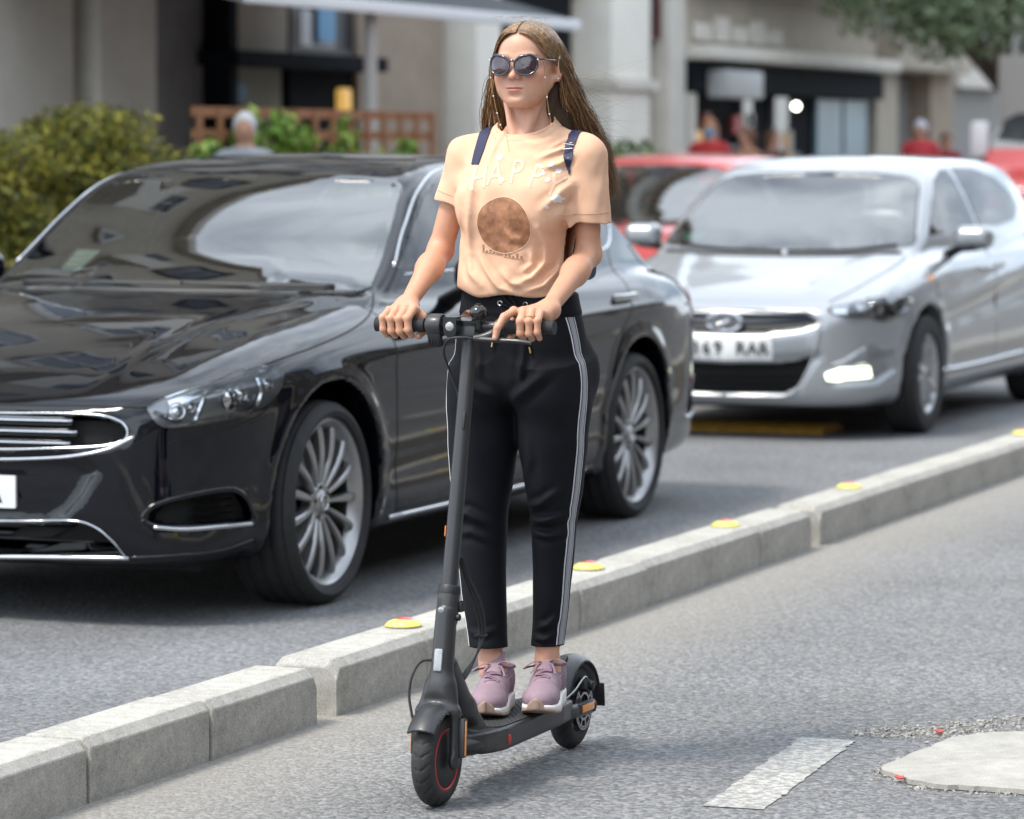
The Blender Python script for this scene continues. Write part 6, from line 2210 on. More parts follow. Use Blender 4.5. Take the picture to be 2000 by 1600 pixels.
# ---------------------------------------------------------------- shoes
SHS = 1.07
def shoe(c, rz, side):
    """frame: u across, v towards the toe, w up"""
    R = rotm(0, 0, rz)
    def loc(P):
        q = ((P - c) @ R) / SHS
        return q[:, 0], -q[:, 1], q[:, 2]
    hw = Tab([(-.080, .004), (-.072, .018), (-.055, .029), (-.03, .0345), (.03, .0355), (.08, .0410), (.12, .0430), (.15, .036), (.168, .022), (.176, .004)])
    zb = lambda v: np.interp(v, [-.08, -.05, .10, .14, .18], [.006, 0, 0, .004, .016])
    zt = lambda v: np.interp(v, [-.08, .0, .10, .15, .18], [.038, .033, .024, .024, .028])
    def sole(P):
        u, v, w = loc(P)
        d = np.abs(u - .004 * side * np.clip(v / .15, 0, 1)) - hw(v)
        d = np.maximum(d, np.maximum(-.079 - v, v - .1755))
        return smax(smax(d, zb(v) + .004 - w, .006), w - zt(v), .006)
    def outs(P):
        u, v, w = loc(P)
        d = np.abs(u - .004 * side * np.clip(v / .15, 0, 1)) - hw(v) - .001
        d = np.maximum(d, np.maximum(-.080 - v, v - .178))
        top = np.where(v > .135, zb(v) + .007 + .022 * np.clip((v - .145) / .02, 0, 1) * np.clip(1 - np.abs(u) / .020, 0, 1) ** .4, zb(v) + .007)
        return smax(smax(d, zb(v) - w, .004), w - top, .003)
    def upper(P, off=0.0):
        u, v, w = loc(P)
        L = np.stack([u - .003 * side * np.clip(v / .15, 0, 1), v, w], 1)
        d = ell(L, (0, -.034, .052), (.0325 - off, .042 - off, .058 - off))
        d = smin(d, rcone(L, (0, -.01, .060), (0, .055, .056), .031 - off, .031 - off), .02)
        d = smin(d, rcone(L, (0, .055, .052), (0, .118, .036), .032 - off, .030 - off), .02)
        d = smin(d, ell(L, (0, .118, .034), (.0405 - off, .052 - off, .029 - off)), .02)
        d = smin(d, rcone(L, (0, -.018, .078), (0, -.012, .098), .030 - off, .0315 - off), .02)
        return d
    def up(P):
        u, v, w = loc(P)
        d = upper(P)
        d = d - .0022 * np.exp(-((v - .098 + .4 * u * u / .03) / .006) ** 2) * (w > .03)
        d = d + .0016 * np.exp(-((v - .108) / .003) ** 2) * (w > .03)
        d = np.maximum(d, .018 - w)
        d = smax(d, w - (.098 + .06 * (v + .02)), .006)
        return np.maximum(d, -np.maximum(upper(P, .0055), .06 - w))
    lo = c + np.array([-.13, -.22, -.01]); hi = c + np.array([.13, .13, .15])
    V, Q = snet(up, lo, hi, .0032)
    s = obj('shoe', make_mesh('shoe', V, Q), M_shoe, PERSON)
    V, Q = snet(sole, lo, hi, .004); obj('midsole', make_mesh('midsole', V, Q), M_sole, s)
    V, Q = snet(outs, lo, hi, .004); obj('outsole', make_mesh('outsole', V, Q), M_outs, s)
    W = lambda u, v, w: c + R @ (np.array([u, -v, w]) * SHS)
    def skin_at(u, v, off=.002):
        O = W(u, v, .25)[None]; q, ok = march(lambda P: upper(P), O, np.array([[0, 0, -1.0]]), .3, 50)
        return q[0] + np.array([0, 0, off])
    # tongue
    g = G()
    tp = [W(0, .065, .088), W(0, .035, .100), W(0, .014, .116), W(0, .004, .128)]
    g.tube(crspline(tp, 4), np.linspace(.018, .021, 13), 12, flat=np.linspace(.006, .0045, 13), up=R @ np.array([0, -.6, .8])); g.build('tongue', M_shoe, s)
    # laces
    rows = [.040, .054, .068, .081, .093]
    for i, v in enumerate(rows):
        hwid = .019 - .0008 * i
        p = [skin_at(k, v + (.006 if (i % 2) == (k > 0) else -.004) * (abs(k) / hwid), .0028) for k in np.linspace(-hwid, hwid, 7)]
        g = G(); g.tube(p, .0026, 6, flat=.0016); g.build('lace', M_lace, s)
        if i < len(rows) - 1:
            sg = 1 if i % 2 else -1
            p = [skin_at(sg * hwid * k, v + (rows[i + 1] - v) * (k + 1) / 2, .0036) for k in np.linspace(-1, 1, 7)]
            g = G(); g.tube(p, .0026, 6, flat=.0016); g.build('lace', M_lace, s)
    kn = skin_at(0, .030, .010)
    g = G(); g.sphere(kn, (.006, .006, .005), 10); g.build('lace_knot', M_lace, s)
    ux, fv = R @ np.array([1.0, 0, 0]), R @ np.array([0, -1.0, 0])
    for sg, L, dz in ((-1, .052, -.010), (1, .050, .006)):
        lp = [kn, kn + ux * sg * L * .5 + fv * .012 + np.array([0, 0, .010 + dz * .4]), kn + ux * sg * L + fv * .020 + np.array([0, 0, dz]), kn + ux * sg * L * .75 + fv * .002 + np.array([0, 0, dz * .4 - .004]), kn + np.array([0, 0, -.001])]
        g = G(); g.tube(crspline(lp, 6), .0042, 6, flat=.0014); g.build('lace_bow', M_lace, s)
        tl = [kn, kn + ux * sg * .018 + fv * .022 + np.array([0, 0, .0]), kn + ux * sg * .030 + fv * .045 + np.array([0, 0, -.018])]
        g = G(); g.tube(crspline(tl, 6), .0030, 6, flat=.0012); g.build('lace_end', M_lace, s)
    # overlay seam lines
    for sg in (-1, 1):
        pts = []
        for v, w in ((.10, .030), (.07, .050), (.035, .070), (.0, .074), (-.04, .070)):
            O = W(sg * .12, v, w)[None]; q, ok = march(lambda P: upper(P), O, (R @ np.array([-sg, 0, 0]))[None], .2, 50)
            pts.append(q[0])
        g = G(); g.tube(crspline(pts, 6), .0018, 6); g.build('seam', M_lace, s)
    return s
shoe(FEET[0][0], FEET[0][1], -1)
shoe(FEET[1][0], FEET[1][1], 1)

# ring, ear stud
g = G(); rc = around(XL[2], rad(48), .0335)
dv = around(XL[2], rad(70), .0325) - around(XL[2], rad(20), .0345); dv /= np.linalg.norm(dv)
a1 = np.array([1.0, 0, 0]); a2 = np.cross(dv, a1)
g.tube([rc + .0096 * (a1 * math.cos(t) + a2 * math.sin(t)) for t in np.linspace(0, 2 * math.pi, 25)], .0013, 6, False); g.build('finger_ring', M_gold, PERSON)
g = G(); g.sphere(HC + HS * np.array([.080, -.001, -.033]), .0022, 8); g.build('ear_stud', M_pearl, PERSON)
# ---------------------------------------------------------------- hair
def skull(P):
    d = ell(P, (0, .018, .030), (.071, .090, .072))
    d = smin(d, ell(P, (0, -.028, .036), (.058, .058, .052)), .03)
    return smin(d, ell(P, (0, -.030, -.022), (.060, .055, .062)), .03)
def hq(P):
    return np.asarray(P, float) * HS + HC
def cap(P):
    Q = (P - HC) / HS
    d = skull(Q) - .0055
    d = smin(d, ell(Q, (0, .050, -.04), (.066, .055, .10)), .03)
    face = ell(Q, (0, -.105, -.010), (.076, .104, .100))
    side = np.maximum(np.abs(Q[:, 0]) - .2, np.maximum(Q[:, 1] - .030, Q[:, 2] - .030))
    d = smax(d, -face, .006)
    d = smax(d, -side, .010)
    # mass behind the neck, leaning to her left in the wind
    d2 = rcone(Q, (.005, .070, -.03), (.030, .090, -.15), .058, .050)
    d2 = smin(d2, rcone(Q, (.045, .095, -.12), (.115, .150, -.22), .038, .022), .03)
    d2 = smin(d2, rcone(Q, (-.050, .055, -.05), (-.070, .085, -.16), .026, .022), .03)
    d = smin(d, d2, .02)
    return d * HS
V, Q = snet(cap, (-.10, .36, 1.42), (.22, .72, 1.84), .0042)
M_hair0 = mat('hair underlayer', (.045, .024, .012), .7, var=.4, vscale=90)
HAIR = obj('hair', make_mesh('hair', V, Q), M_hair0, PERSON)

def strands(paths, r0, cols):
    """paths (n, m, 3) -> thin three-sided tapering tubes in one mesh"""
    n, m, _ = paths.shape
    Tn = np.gradient(paths, axis=1); Tn /= np.linalg.norm(Tn, axis=2, keepdims=True) + 1e-9
    ref = np.array([.3, .1, .95]); a = np.cross(Tn, ref); a /= np.linalg.norm(a, axis=2, keepdims=True) + 1e-9
    b = np.cross(Tn, a)
    t = np.linspace(0, 1, m)
    prof = np.clip(np.minimum(1, (1 - t) * 2.2 + .12), 0, 1) * np.clip(.6 + t * 6, 0, 1)
    R = np.asarray(r0)[:, None, None] * prof[None, :, None]
    V = np.stack([paths + R * (a * math.cos(k) + b * math.sin(k)) for k in (0, 2.094, 4.189)], 2)      # n m 3 3
    idx = np.arange(n * m * 3).reshape(n, m, 3)
    F = []
    for k in range(3):
        k2 = (k + 1) % 3
        F.append(np.stack([idx[:, :-1, k], idx[:, :-1, k2], idx[:, 1:, k2], idx[:, 1:, k]], -1).reshape(-1, 4))
    return V.reshape(-1, 3), np.concatenate(F), np.repeat(cols, m * 3, 0)

def spline_many(C, m):
    """C (n, k, 3) control points -> (n, m, 3) Catmull-Rom"""
    n, k, _ = C.shape
    u = np.linspace(0, k - 1 - 1e-6, m); i = u.astype(int); t = (u - i)[None, :, None]
    E = np.concatenate([2 * C[:, :1] - C[:, 1:2], C, 2 * C[:, -1:] - C[:, -2:-1]], 1)
    p0, p1, p2, p3 = E[:, i], E[:, i + 1], E[:, i + 2], E[:, i + 3]
    return .5 * (2 * p1 + (p2 - p0) * t + (2 * p0 - 5 * p1 + 4 * p2 - p3) * t**2 + (3 * p1 - p0 - 3 * p2 + p3) * t**3)

def hair_side(sg, n, rng):
    t = rng.random(n) ** 1.25                     # 0 at the front of the parting, 1 at the crown
    lift = rng.uniform(0, 1, n)                  # layer, 0 inner .. 1 outer
    L = lambda a, b: a + (b - a) * t
    J = lambda s: rng.normal(0, s, n)
    z0 = np.interp(t, [0, .25, .55, 1], [.076, .094, .1035, .094])
    y0 = L(-.074, .062)
    p0 = np.stack([sg * (.002 + .004 * rng.random(n)), y0, z0 + .002 + .004 * lift], 1)
    if sg > 0:       # swept back behind the ear, then blown out behind the shoulder
        p1 = np.stack([.034 + .003 * lift + J(.002), L(-.078, .070), np.interp(t, [0, 1], [.070, .082]) + .004 * lift], 1)
        p2 = np.stack([.0615 + .004 * lift + J(.0015), L(-.052, .082), L(.034, .040) + J(.004)], 1)
        p3 = np.stack([.0745 + .007 * lift + J(.002), L(.016, .100), L(-.004, -.015) + J(.006)], 1)
        s = rng.random(n)
        p4 = np.stack([.058 + .040 * s + .008 * lift, L(.060, .115) + J(.008), -.075 + J(.012)], 1)
        p5 = np.stack([.050 + .075 * s + J(.006), .105 + .03 * t + J(.010), -.145 + J(.015)], 1)
        p6 = np.stack([.060 + .085 * s + J(.010), .150 + .02 * t + J(.012), -.215 + J(.020)], 1)
        p7 = np.stack([.080 + .085 * s + J(.012), .180 + J(.015), -.285 - .05 * rng.random(n)], 1)
    else:            # hangs straight beside the face
        p1 = np.stack([-.033 - .003 * lift + J(.002), L(-.078, .068), np.interp(t, [0, 1], [.070, .082]) + .004 * lift], 1)
        p2 = np.stack([-.061 - .005 * lift + J(.0015), L(-.056, .080), L(.030, .038) + J(.004)], 1)
        p3 = np.stack([-.0735 - .010 * lift + J(.002), L(-.034, .095), L(-.012, -.018) + J(.006)], 1)
        s = rng.random(n)
        p4 = np.stack([-.074 - .034 * s + J(.003), L(.000, .085) + J(.006), -.075 + J(.012)], 1)
        p5 = np.stack([-.074 - .056 * s + J(.005), L(.028, .10) + J(.008), -.135 + J(.012)], 1)
        p6 = np.stack([-.074 - .062 * s + J(.006), L(.062, .12) + J(.010), -.190 + J(.015)], 1)
        p7 = np.stack([-.072 - .056 * s + J(.008), L(.095, .14) + J(.010), -.25 + J(.020)], 1)
    C = np.stack([p0, p1, p2, p3, p4, p5, p6, p7], 1)
    P = spline_many(C, 26)
    # keep every strand outside the scalp
    f = P.reshape(-1, 3)
    for _ in range(3):
        d = skull(f) - .0065
        m = d < 0
        if m.any():
            g_ = grad(skull, f[m], .002); g_ /= np.linalg.norm(g_, axis=1, keepdims=True) + 1e-9
            f[m] -= g_ * d[m][:, None]
    P = f.reshape(P.shape)
    # clumping and fine waviness
    ph = rng.uniform(0, 6.28, (n, 1)); w = np.linspace(0, 1, 26)[None] ** 1.5
    P[:, :, 0] += .0022 * w * np.sin(w * 16 + ph); P[:, :, 1] += .0022 * w * np.cos(w * 13 + ph * 1.7)
    return P, t, lift
rg = np.random.default_rng(23)
PP, TT, LL = [], [], []
for sg, n in ((1, 4000), (-1, 2800)):
    P, t, l = hair_side(sg, n, rg); PP.append(P); TT.append(t); LL.append(l)
P = np.concatenate(PP); t = np.concatenate(TT)
pal = np.array([(.055, .028, .013), (.105, .056, .026), (.18, .100, .048), (.32, .195, .10), (.50, .34, .19)])
n = len(P)
wts = np.array([.24, .32, .24, .14, .06])
ci = rg.choice(5, n, p=wts)
band = np.sin(t * 37 + np.sign(P[:, 5, 0]) * 2) > .35
ci = np.where(band & (rg.random(n) < .45), np.minimum(ci + 1, 4), ci)
V, F, C = strands(hq(P), rg.uniform(.0004, .0009, n), pal[ci] * np.array([1.3, 1.25, 1.15]) * rg.uniform(.8, 1.2, (n, 1)))
me = make_mesh('hair_strands', V, F); set_col(me, C)
M_hair = mat('hair strand', rough=.36, attr='Col', spec=.55)
o = obj('hair_strands', me, M_hair, HAIR); o['kind'] = 'stuff'
# loose flyaway hairs
fl = []
for k in range(34):
    a = np.array([.085 + .03 * rg.random(), .10, -.02 - .16 * rg.random()])
    L = rg.uniform(.08, .22)
    up = rg.uniform(-.35, .25)
    b = a + np.array([.55, .5, up]) * L * .5 + rg.normal(0, .008, 3)
    c = a + np.array([.80, .5, up * .6 + rg.normal(0, .15)]) * L + rg.normal(0, .012, 3)
    fl.append([a + (-.03, -.01, .02), a, b, c])
for k in range(14):      # wisps over the crown and beside the cheek
    a = np.array([rg.normal(0, .03), rg.uniform(-.06, .05), .108])
    fl.append([a, a + (rg.normal(0, .01), .006, .008), a + (rg.normal(0, .02), .02, .010), a + (rg.normal(0, .03), .035, .004)])
for k in range(12):
    a = np.array([-.080, rg.uniform(-.01, .05), -.03 - .05 * rg.random()])
    fl.append([a, a + (-.010, .01, -.03), a + (-.022 + rg.normal(0, .006), .02, -.06), a + (-.028 + rg.normal(0, .012), .03, -.10)])
FP = spline_many(np.array(fl), 16)
V, F, C = strands(hq(FP), np.full(len(fl), .0003), np.tile(np.array([[.30, .19, .10]]), (len(fl), 1)))
me = make_mesh('loose_hairs', V, F); set_col(me, C)
o = obj('loose_hairs', me, M_hair, HAIR); o['kind'] = 'stuff'

# ---------------------------------------------------------------- sunglasses
SG = empty('sunglasses', SC); tag(SG, 'dark round cat-eye sunglasses on a gold bead chain worn by the rider', 'sunglasses')
def rimpt(sx, a, k=1.0):
    ca, sa = math.cos(a), math.sin(a)
    x = .0335 + .0275 * k * ca
    z = -.002 + .0245 * k * sa + (.0055 * k * max(0, ca) * max(0, sa) * 2) - (.002 if sa > .6 else 0) * k
    y = -.1075 + .016 * (x / .062) ** 2 + .0015 * sa
    return np.array([sx * x, y, z])
ang = np.linspace(0, 2 * math.pi, 49)
for sx in (-1, 1):
    g = G(); g.tube([hq(rimpt(sx, a)) for a in ang], [.0024 + .0012 * max(0, math.sin(a)) for a in ang], 10, False); g.build('rim', M_frm, SG)
    V2 = [hq(rimpt(sx, 0, 0) + (0, -.0022, 0))]; F2 = []
    for k in range(1, 6):
        for a in ang[:-1]:
            V2.append(hq(rimpt(sx, a, k / 5) + np.array([0, -.0022 * (1 - (k / 5) ** 2), 0])))
    m = len(ang) - 1
    for i in range(m):
        F2.append([0, 1 + i, 1 + (i + 1) % m])
        for k in range(4):
            F2.append([1 + k * m + i, 1 + (k + 1) * m + i, 1 + (k + 1) * m + (i + 1) % m, 1 + k * m + (i + 1) % m])
    g = G(); g.add(V2, F2); g.build('lens', M_lensd, SG)
    g = G(); g.tube(crspline([hq((sx * .0625, -.090, .013)), hq((sx * .070, -.070, .012)), hq((sx * .0765, -.01, .011)), hq((sx * .077, .012, .006)), hq((sx * .075, .026, -.012))], 5), .0022, 8); tp = g.build('temple', M_frm, SG)
    g = G(); g.sphere(hq((sx * .0625, -.0935, .0115)), .0022, 8); g.build('hinge_rivet', M_pearl, tp)
g = G(); g.tube(crspline([hq((-.0075, -.106, .006)), hq((0, -.1085, .0095)), hq((.0075, -.106, .006))], 5), .0026, 8); g.build('bridge', M_frm, SG)
for sx, pts in ((-1, [hq((-.0665, -.080, .006)), (-.036, .420, 1.655), (-.030, .430, 1.605), (-.022, .438, 1.562), (-.016, .440, 1.545)]),
                (1, [hq((.0700, -.074, .006)), (.100, .425, 1.655), (.104, .432, 1.60), (.108, .440, 1.563), (.106, .455, 1.552)])):
    c = crspline(pts, 8)
    g = G(); g.tube(c, .0008, 6); ch = g.build('chain', M_gold, SG)
    for k in range(6, len(c), 7):
        g = G(); g.sphere(c[k], .0021, 8); g.build('chain_bead', M_pearl, ch)
# rest of the chain lying on the shirt
pts = [on_shirt(a, b, .001)[0] for a, b in ((-.012, 1.535), (-.004, 1.522), (.004, 1.505), (.010, 1.492))]
g = G(); g.tube(crspline(pts, 5), .0006, 5); g.build('chain', M_gold, SG)

# ---------------------------------------------------------------- backpack
BP = empty('backpack', SC); tag(BP, "navy backpack on the rider's back, its two straps over the peach shirt", 'backpack')
def cam_on_shirt(px, off):
    d = sight([px])[0]; O = CAM - np.array(SC)
    h = BVH_SHIRT.ray_cast(Vector(O), Vector(d))
    if h[0] is None:
        h = BVH_SHIRT.find_nearest(Vector(O + d * ((.5 - O[1]) / d[1])))
    n = np.array(h[1]); n = n if n @ d < 0 else -n
    return np.array(h[0]) + n * off
def strap(le, re, over):
    A = [cam_on_shirt(p, .0035) for p in crspline(le, 5)]; B = [cam_on_shirt(p, .0035) for p in crspline(re, 5)]
    A, B = np.array(A[::-1]), np.array(B[::-1])       # from the armpit up to the shoulder
    for dv in over:
        A = np.concatenate([A, A[-1:] * 0 + A[len(le) * 5 - 5] + np.array(dv)]); B = np.concatenate([B, B[-1:] * 0 + B[len(le) * 5 - 5] + np.array(dv)])
    k = len(A)
    C = np.cross(B - A, np.gradient(A, axis=0)); C /= np.linalg.norm(C, axis=1, keepdims=True) + 1e-9
    C *= -.0022 * np.sign(C[0] @ np.array([0, 1.0, 0]))
    V = np.concatenate([A, B, A - C, B - C])
    F = []
    for i in range(k - 1):
        F += [[i, i + 1, k + i + 1, k + i], [2 * k + i, 3 * k + i, 3 * k + i + 1, 2 * k + i + 1], [i, 2 * k + i, 2 * k + i + 1, i + 1], [k + i, k + i + 1, 3 * k + i + 1, 3 * k + i]]
    g = G(); g.add(V, F)
    return g.build('strap', M_navy, BP)
OV = [(0, .020, .008), (0, .045, .006), (0, .075, -.010), (.0, .105, -.045), (0, .120, -.09)]
s1 = strap([(941, 250), (933, 275), (926, 303), (922, 322)], [(961, 251), (952, 275), (944, 298), (935, 322)], OV)
s2 = strap([(1112, 263), (1104, 285), (1101, 305), (1105, 325), (1111, 342)], [(1131, 264), (1122, 285), (1118, 305), (1115, 325), (1114, 338)], OV)
for px0, px1 in (((1100, 283), (1123, 286)), ((1099, 291), (1121, 293))):
    a, b = cam_on_shirt(px0, .007), cam_on_shirt(px1, .007)
    g = G(); g.tube([a, b], .0016, 8); g.build('strap_slider', M_steel, s2)
def bag(P):
    q = np.abs(P - np.array([.012, .665, 1.33])) - np.array([.095, .030, .13])
    return np.linalg.norm(np.maximum(q, 0), axis=1) + np.minimum(q.max(1), 0) - .022 - .004 * vnoise(P[:, 0], P[:, 1], P[:, 2], 25)
V, Q = snet(bag, (-.14, .58, 1.14), (.16, .74, 1.52), .007)
obj('bag', make_mesh('bag', V, Q), M_navy, BP)
g = G(); g.tube(crspline([(-.085, .61, 1.2), (-.02, .612, 1.21), (.04, .612, 1.21), (.11, .61, 1.2)], 5), .003, 6); g.build('bag_zip', M_scd, BP)
# ================================================================== the far side of the street
FX = -15.0
M_render = concrete('pale render', (.66, .63, .56), .10, .1)
M_column = concrete('pale column stone', (.80, .77, .69), .08, .1)
M_render2 = concrete('beige render', (.46, .41, .335), .14, .1)
M_brownw = concrete('brown stone', (.33, .265, .205), .16, .15)
M_olive = concrete('olive render', (.27, .26, .20), .16, .1)
M_shutter = mat('grey shutter', (.22, .215, .205), .6, var=.12, vscale=6)
M_dark = mat('dark shopfront', (.010, .012, .016), .8, var=.3, vscale=4, spec=.1)
M_frame = mat('window frame', (.09, .085, .08), .5)
M_wframe = mat('white frame', (.6, .6, .58), .5)
M_redframe = mat('dark red frame', (.14, .045, .04), .5)
M_pane = mat('window pane', (.03, .036, .042), .05, coat=.5)
M_pane2 = mat('pane with blind', (.16, .17, .18), .15, coat=.4)
M_teal = mat('teal panel', (.16, .27, .33), .35, var=.25, vscale=1.5)
M_orange = mat('orange sign', (.75, .22, .02), .4, emit=(1, .45, .05), estr=.35)
M_yellow = mat('yellow sign', (.8, .5, .05), .4, emit=(1, .7, .15), estr=.35)

def boxp(name, lo, hi, m, parent, bev=0.0):
    g = G(); g.box(lo, hi, None, bev)
    return g.build(name, m, parent, None, bev > 0)

_wmesh = {}
def window(parent, x, y, z, w, h, side=1, frame=None, pane=None, depth=.10, bars=1):
    """framed window standing slightly proud of a wall; side +1 faces +x"""
    key = (round(w, 2), round(h, 2), side, bars)
    if key not in _wmesh:
        g = G(); t = .06
        for lo, hi in (((0, -w / 2, 0), (depth, -w / 2 + t, h)), ((0, w / 2 - t, 0), (depth, w / 2, h)), ((0, -w / 2 + t, 0), (depth, w / 2 - t, t)), ((0, -w / 2 + t, h - t), (depth, w / 2 - t, h))):
            g.box([lo[0] * side if side > 0 else -hi[0], lo[1], lo[2]], [hi[0] if side > 0 else -lo[0], hi[1], hi[2]])
        for b in range(bars):
            yy = -w / 2 + w * (b + 1) / (bars + 1)
            g.box((min(.01 * side, .07 * side), yy - .03, t), (max(.01 * side, .07 * side), yy + .03, h - t))
        p = G(); p.box((min(.005 * side, .035 * side), -w / 2 + t, t), (max(.005 * side, .035 * side), w / 2 - t, h - t))
        _wmesh[key] = (g.mesh('window', False), p.mesh('pane', False))
    a, b = _wmesh[key]
    o = bpy.data.objects.new('window', a); o.parent = parent; o.location = (x, y, z); COL.objects.link(o)
    q = bpy.data.objects.new('pane', b); q.parent = o; COL.objects.link(q)
    for ob, mm in ((o, frame or M_frame), (q, pane or M_pane)):
        if not ob.data.materials: ob.data.materials.append(mm)
        ob.material_slots[0].link = 'OBJECT'; ob.material_slots[0].material = mm
    return o

_bal = {}
def balcony(parent, x, y, z, w, side, m):
    key = (round(w, 2), side)
    if key not in _bal:
        g = G()
        x0, x1 = (0, .6) if side > 0 else (-.6, 0)
        xf = .6 * side
        g.box((x0, -w / 2, 0), (x1, w / 2, .14))
        g.box((min(xf - .06 * side, xf), -w / 2, .14), (max(xf - .06 * side, xf), w / 2, 1.0))
        _bal[key] = g.mesh('balcony', False)
    o = bpy.data.objects.new('balcony', _bal[key]); o.parent = parent; o.location = (x, y, z)
    if not o.data.materials: o.data.materials.append(m)
    COL.objects.link(o)
    return o

def upper_floors(root, x, y0, y1, z0, floors, side, wall, pitch=3.1, bal=True, h=3.0):
    n = max(1, int((y1 - y0) / pitch)); dy = (y1 - y0) / n
    for f in range(floors):
        for i in range(n):
            yy = y0 + (i + .5) * dy
            pn = M_pane if (i * 7 + f * 3) % 4 else M_pane2
            window(root, x + .02 * side, yy, z0 + f * h + .85, 1.7, 1.6, side, M_wframe if (i + f) % 3 else M_frame, pn, .1, 1)
            if bal and i % 2 == 0:
                balcony(root, x, yy, z0 + f * h, 2.7, side, wall)

# ---- long pale block with the stone columns and the shops
A = empty('corner_building', (FX, 30, 0))
tag(A, 'pale grey apartment block with tall stone columns at street level, upper left', 'building')
def lc(y0, y1, z0, z1, x0=0.0, x1=.3):      # box relative to the facade plane, y in street metres
    return (x0, y0 - 30, z0), (x1, y1 - 30, z1)
boxp('wall', *lc(12, 41.2, 0, 16.6, -6, 0), M_render2, A)
boxp('cornice', *lc(12, 41.2, 3.35, 3.75, 0, .2), M_render, A)
boxp('roof_ledge', *lc(12, 41.2, 16.6, 16.9, -6, .3), M_render, A)
boxp('column', *lc(22.4, 26.6, 0, 3.35, 0, .45), M_column, A, .03)
boxp('stone_strip', *lc(26.6, 26.97, 0, 3.35, 0, .22), M_brownw, A)
for k in range(6):
    boxp('stone', *lc(26.62, 26.95, .15 + k * .53, .15 + k * .53 + .5, .22, .25 + .01 * (k % 2)), M_brownw, A, .02)
boxp('column', *lc(26.97, 28.0, 0, 3.35, 0, .5), M_column, A, .03)
boxp('recess', *lc(28.02, 29.75, 0, 3.35, 0, .06), M_shutter, A)
for k in range(12):
    boxp('shutter_board', *lc(28.1 + k * .135, 28.1 + k * .135 + .12, .1, 3.3, .06, .085), M_shutter, A)
boxp('mullion', *lc(29.75, 29.9, 0, 3.35, 0, .35), M_dark, A)
boxp('upper_panel', *lc(29.9, 31.5, 2.42, 3.35, 0, .1), M_render2, A)
boxp('signboard', *lc(29.6, 33.0, 2.26, 2.40, 0, .5), M_dark, A)
boxp('lower_panel', *lc(29.9, 31.35, 0, 2.26, 0, .1), M_olive, A)
boxp('wall_notice', *lc(30.25, 30.55, 1.95, 2.12, .1, .12), mat('blue notice', (.08, .2, .32), .5), A)
window(A, .02, 2.27, 2.42, 1.5, 1.0, 1, M_frame, M_pane2, .1, 0)
boxp('painted_reflection', *lc(32.1, 32.5, 2.55, 3.1, .13, .15), mat('blue poster', (.12, .33, .55), .4), A)  # blue reflection in the shop window, put in as a coloured slab
boxp('painted_reflection', *lc(31.7, 31.95, 2.5, 2.85, .13, .15), mat('pale poster', (.55, .56, .58), .4), A)  # whitish reflection in the same window, also a coloured slab
boxp('shop_door', *lc(31.5, 33.0, 0, 2.26, .02, .12), M_dark, A)
boxp('door_lamp', *lc(32.55, 32.8, 1.85, 2.1, .12, .2), mat('warm lamp', (.6, .35, .08), .4, emit=(1, .6, .15), estr=.4), A, .05)
boxp('pier', *lc(33.0, 35.2, 0, 3.35, 0, .18), M_brownw, A)
boxp('column', *lc(35.35, 36.05, 0, 3.35, 0, .5), M_column, A, .03)
boxp('shop_recess', *lc(36.1, 39.3, 0, 3.35, .0, .06), M_dark, A)
for k, (yy, zz, w, h, mm) in enumerate(((36.2, 2.15, .45, .35, M_orange), (36.7, 2.2, .5, .3, M_yellow), (36.2, 1.75, .4, .3, M_orange), (36.75, 1.7, .45, .35, M_yellow), (37.3, 2.1, .4, .3, M_orange))):
    boxp('lit_sign', *lc(yy, yy + w, zz, zz + h, .06, .14), mm, A, .03)
boxp('column', *lc(39.5, 40.85, 0, 3.35, 0, .5), M_column, A, .03)
boxp('column_band', *lc(39.45, 40.95, 2.2, 2.32, 0, .58), M_render, A)
for yy in (14.2, 17.0, 19.8):
    window(A, .02, yy - 30, .7, 2.2, 2.3, 1, M_frame, M_pane, .12, 1)
upper_floors(A, 0, -17.6, 11, 4.1, 4, 1, M_render)

# ---- beige shop building
Bd = empty('shop_building', (FX, 46, 0))
tag(Bd, 'beige shop building with black sign band and lit display window, upper right', 'building')
def lb(y0, y1, z0, z1, x0=0.0, x1=.3):
    return (x0, y0 - 46, z0), (x1, y1 - 46, z1)
boxp('wall', *lb(41.2, 52.0, 0, 8.0, -6, 0), M_render2, Bd)
o = window(Bd, .02, 41.7 - 46, 2.85, 1.1, 1.4, 1, M_redframe, M_pane2, .14, 0)
boxp('drain_pipe', *lb(42.2, 42.85, 0, 6, 0, .28), M_render, Bd, .08)
boxp('cornice', *lb(42.9, 51.7, 2.62, 2.80, 0, .6), M_render, Bd, .04)
boxp('frieze', *lb(42.9, 51.7, 2.80, 3.5, 0, .2), M_render2, Bd)
for k in range(5):
    boxp('relief', *lb(43.2 + k * .75, 43.8 + k * .75, 2.86, 3.1 + .1 * (k % 2), .2, .3), M_render, Bd, .05)
boxp('balcony_rail', *lb(42.9, 51.7, 3.62, 3.72, .1, .7), M_brownw, Bd)
for k in range(7):
    boxp('flower_box', *lb(43.1 + k * 1.2, 44.0 + k * 1.2, 3.72, 3.95, .3, .6), mat('terracotta', (.42, .14, .07), .8, var=.3), Bd, .04)
boxp('sign_band', *lb(42.95, 51.6, 2.22, 2.60, 0, .35), M_dark, Bd)
boxp('air_conditioner', *lb(43.4, 44.85, 2.14, 2.50, .35, .65), mat('grey casing', (.42, .43, .43), .5, var=.1), Bd, .04)
boxp('shop_interior', *lb(42.95, 51.6, .1, 2.22, .0, .04), M_dark, Bd)
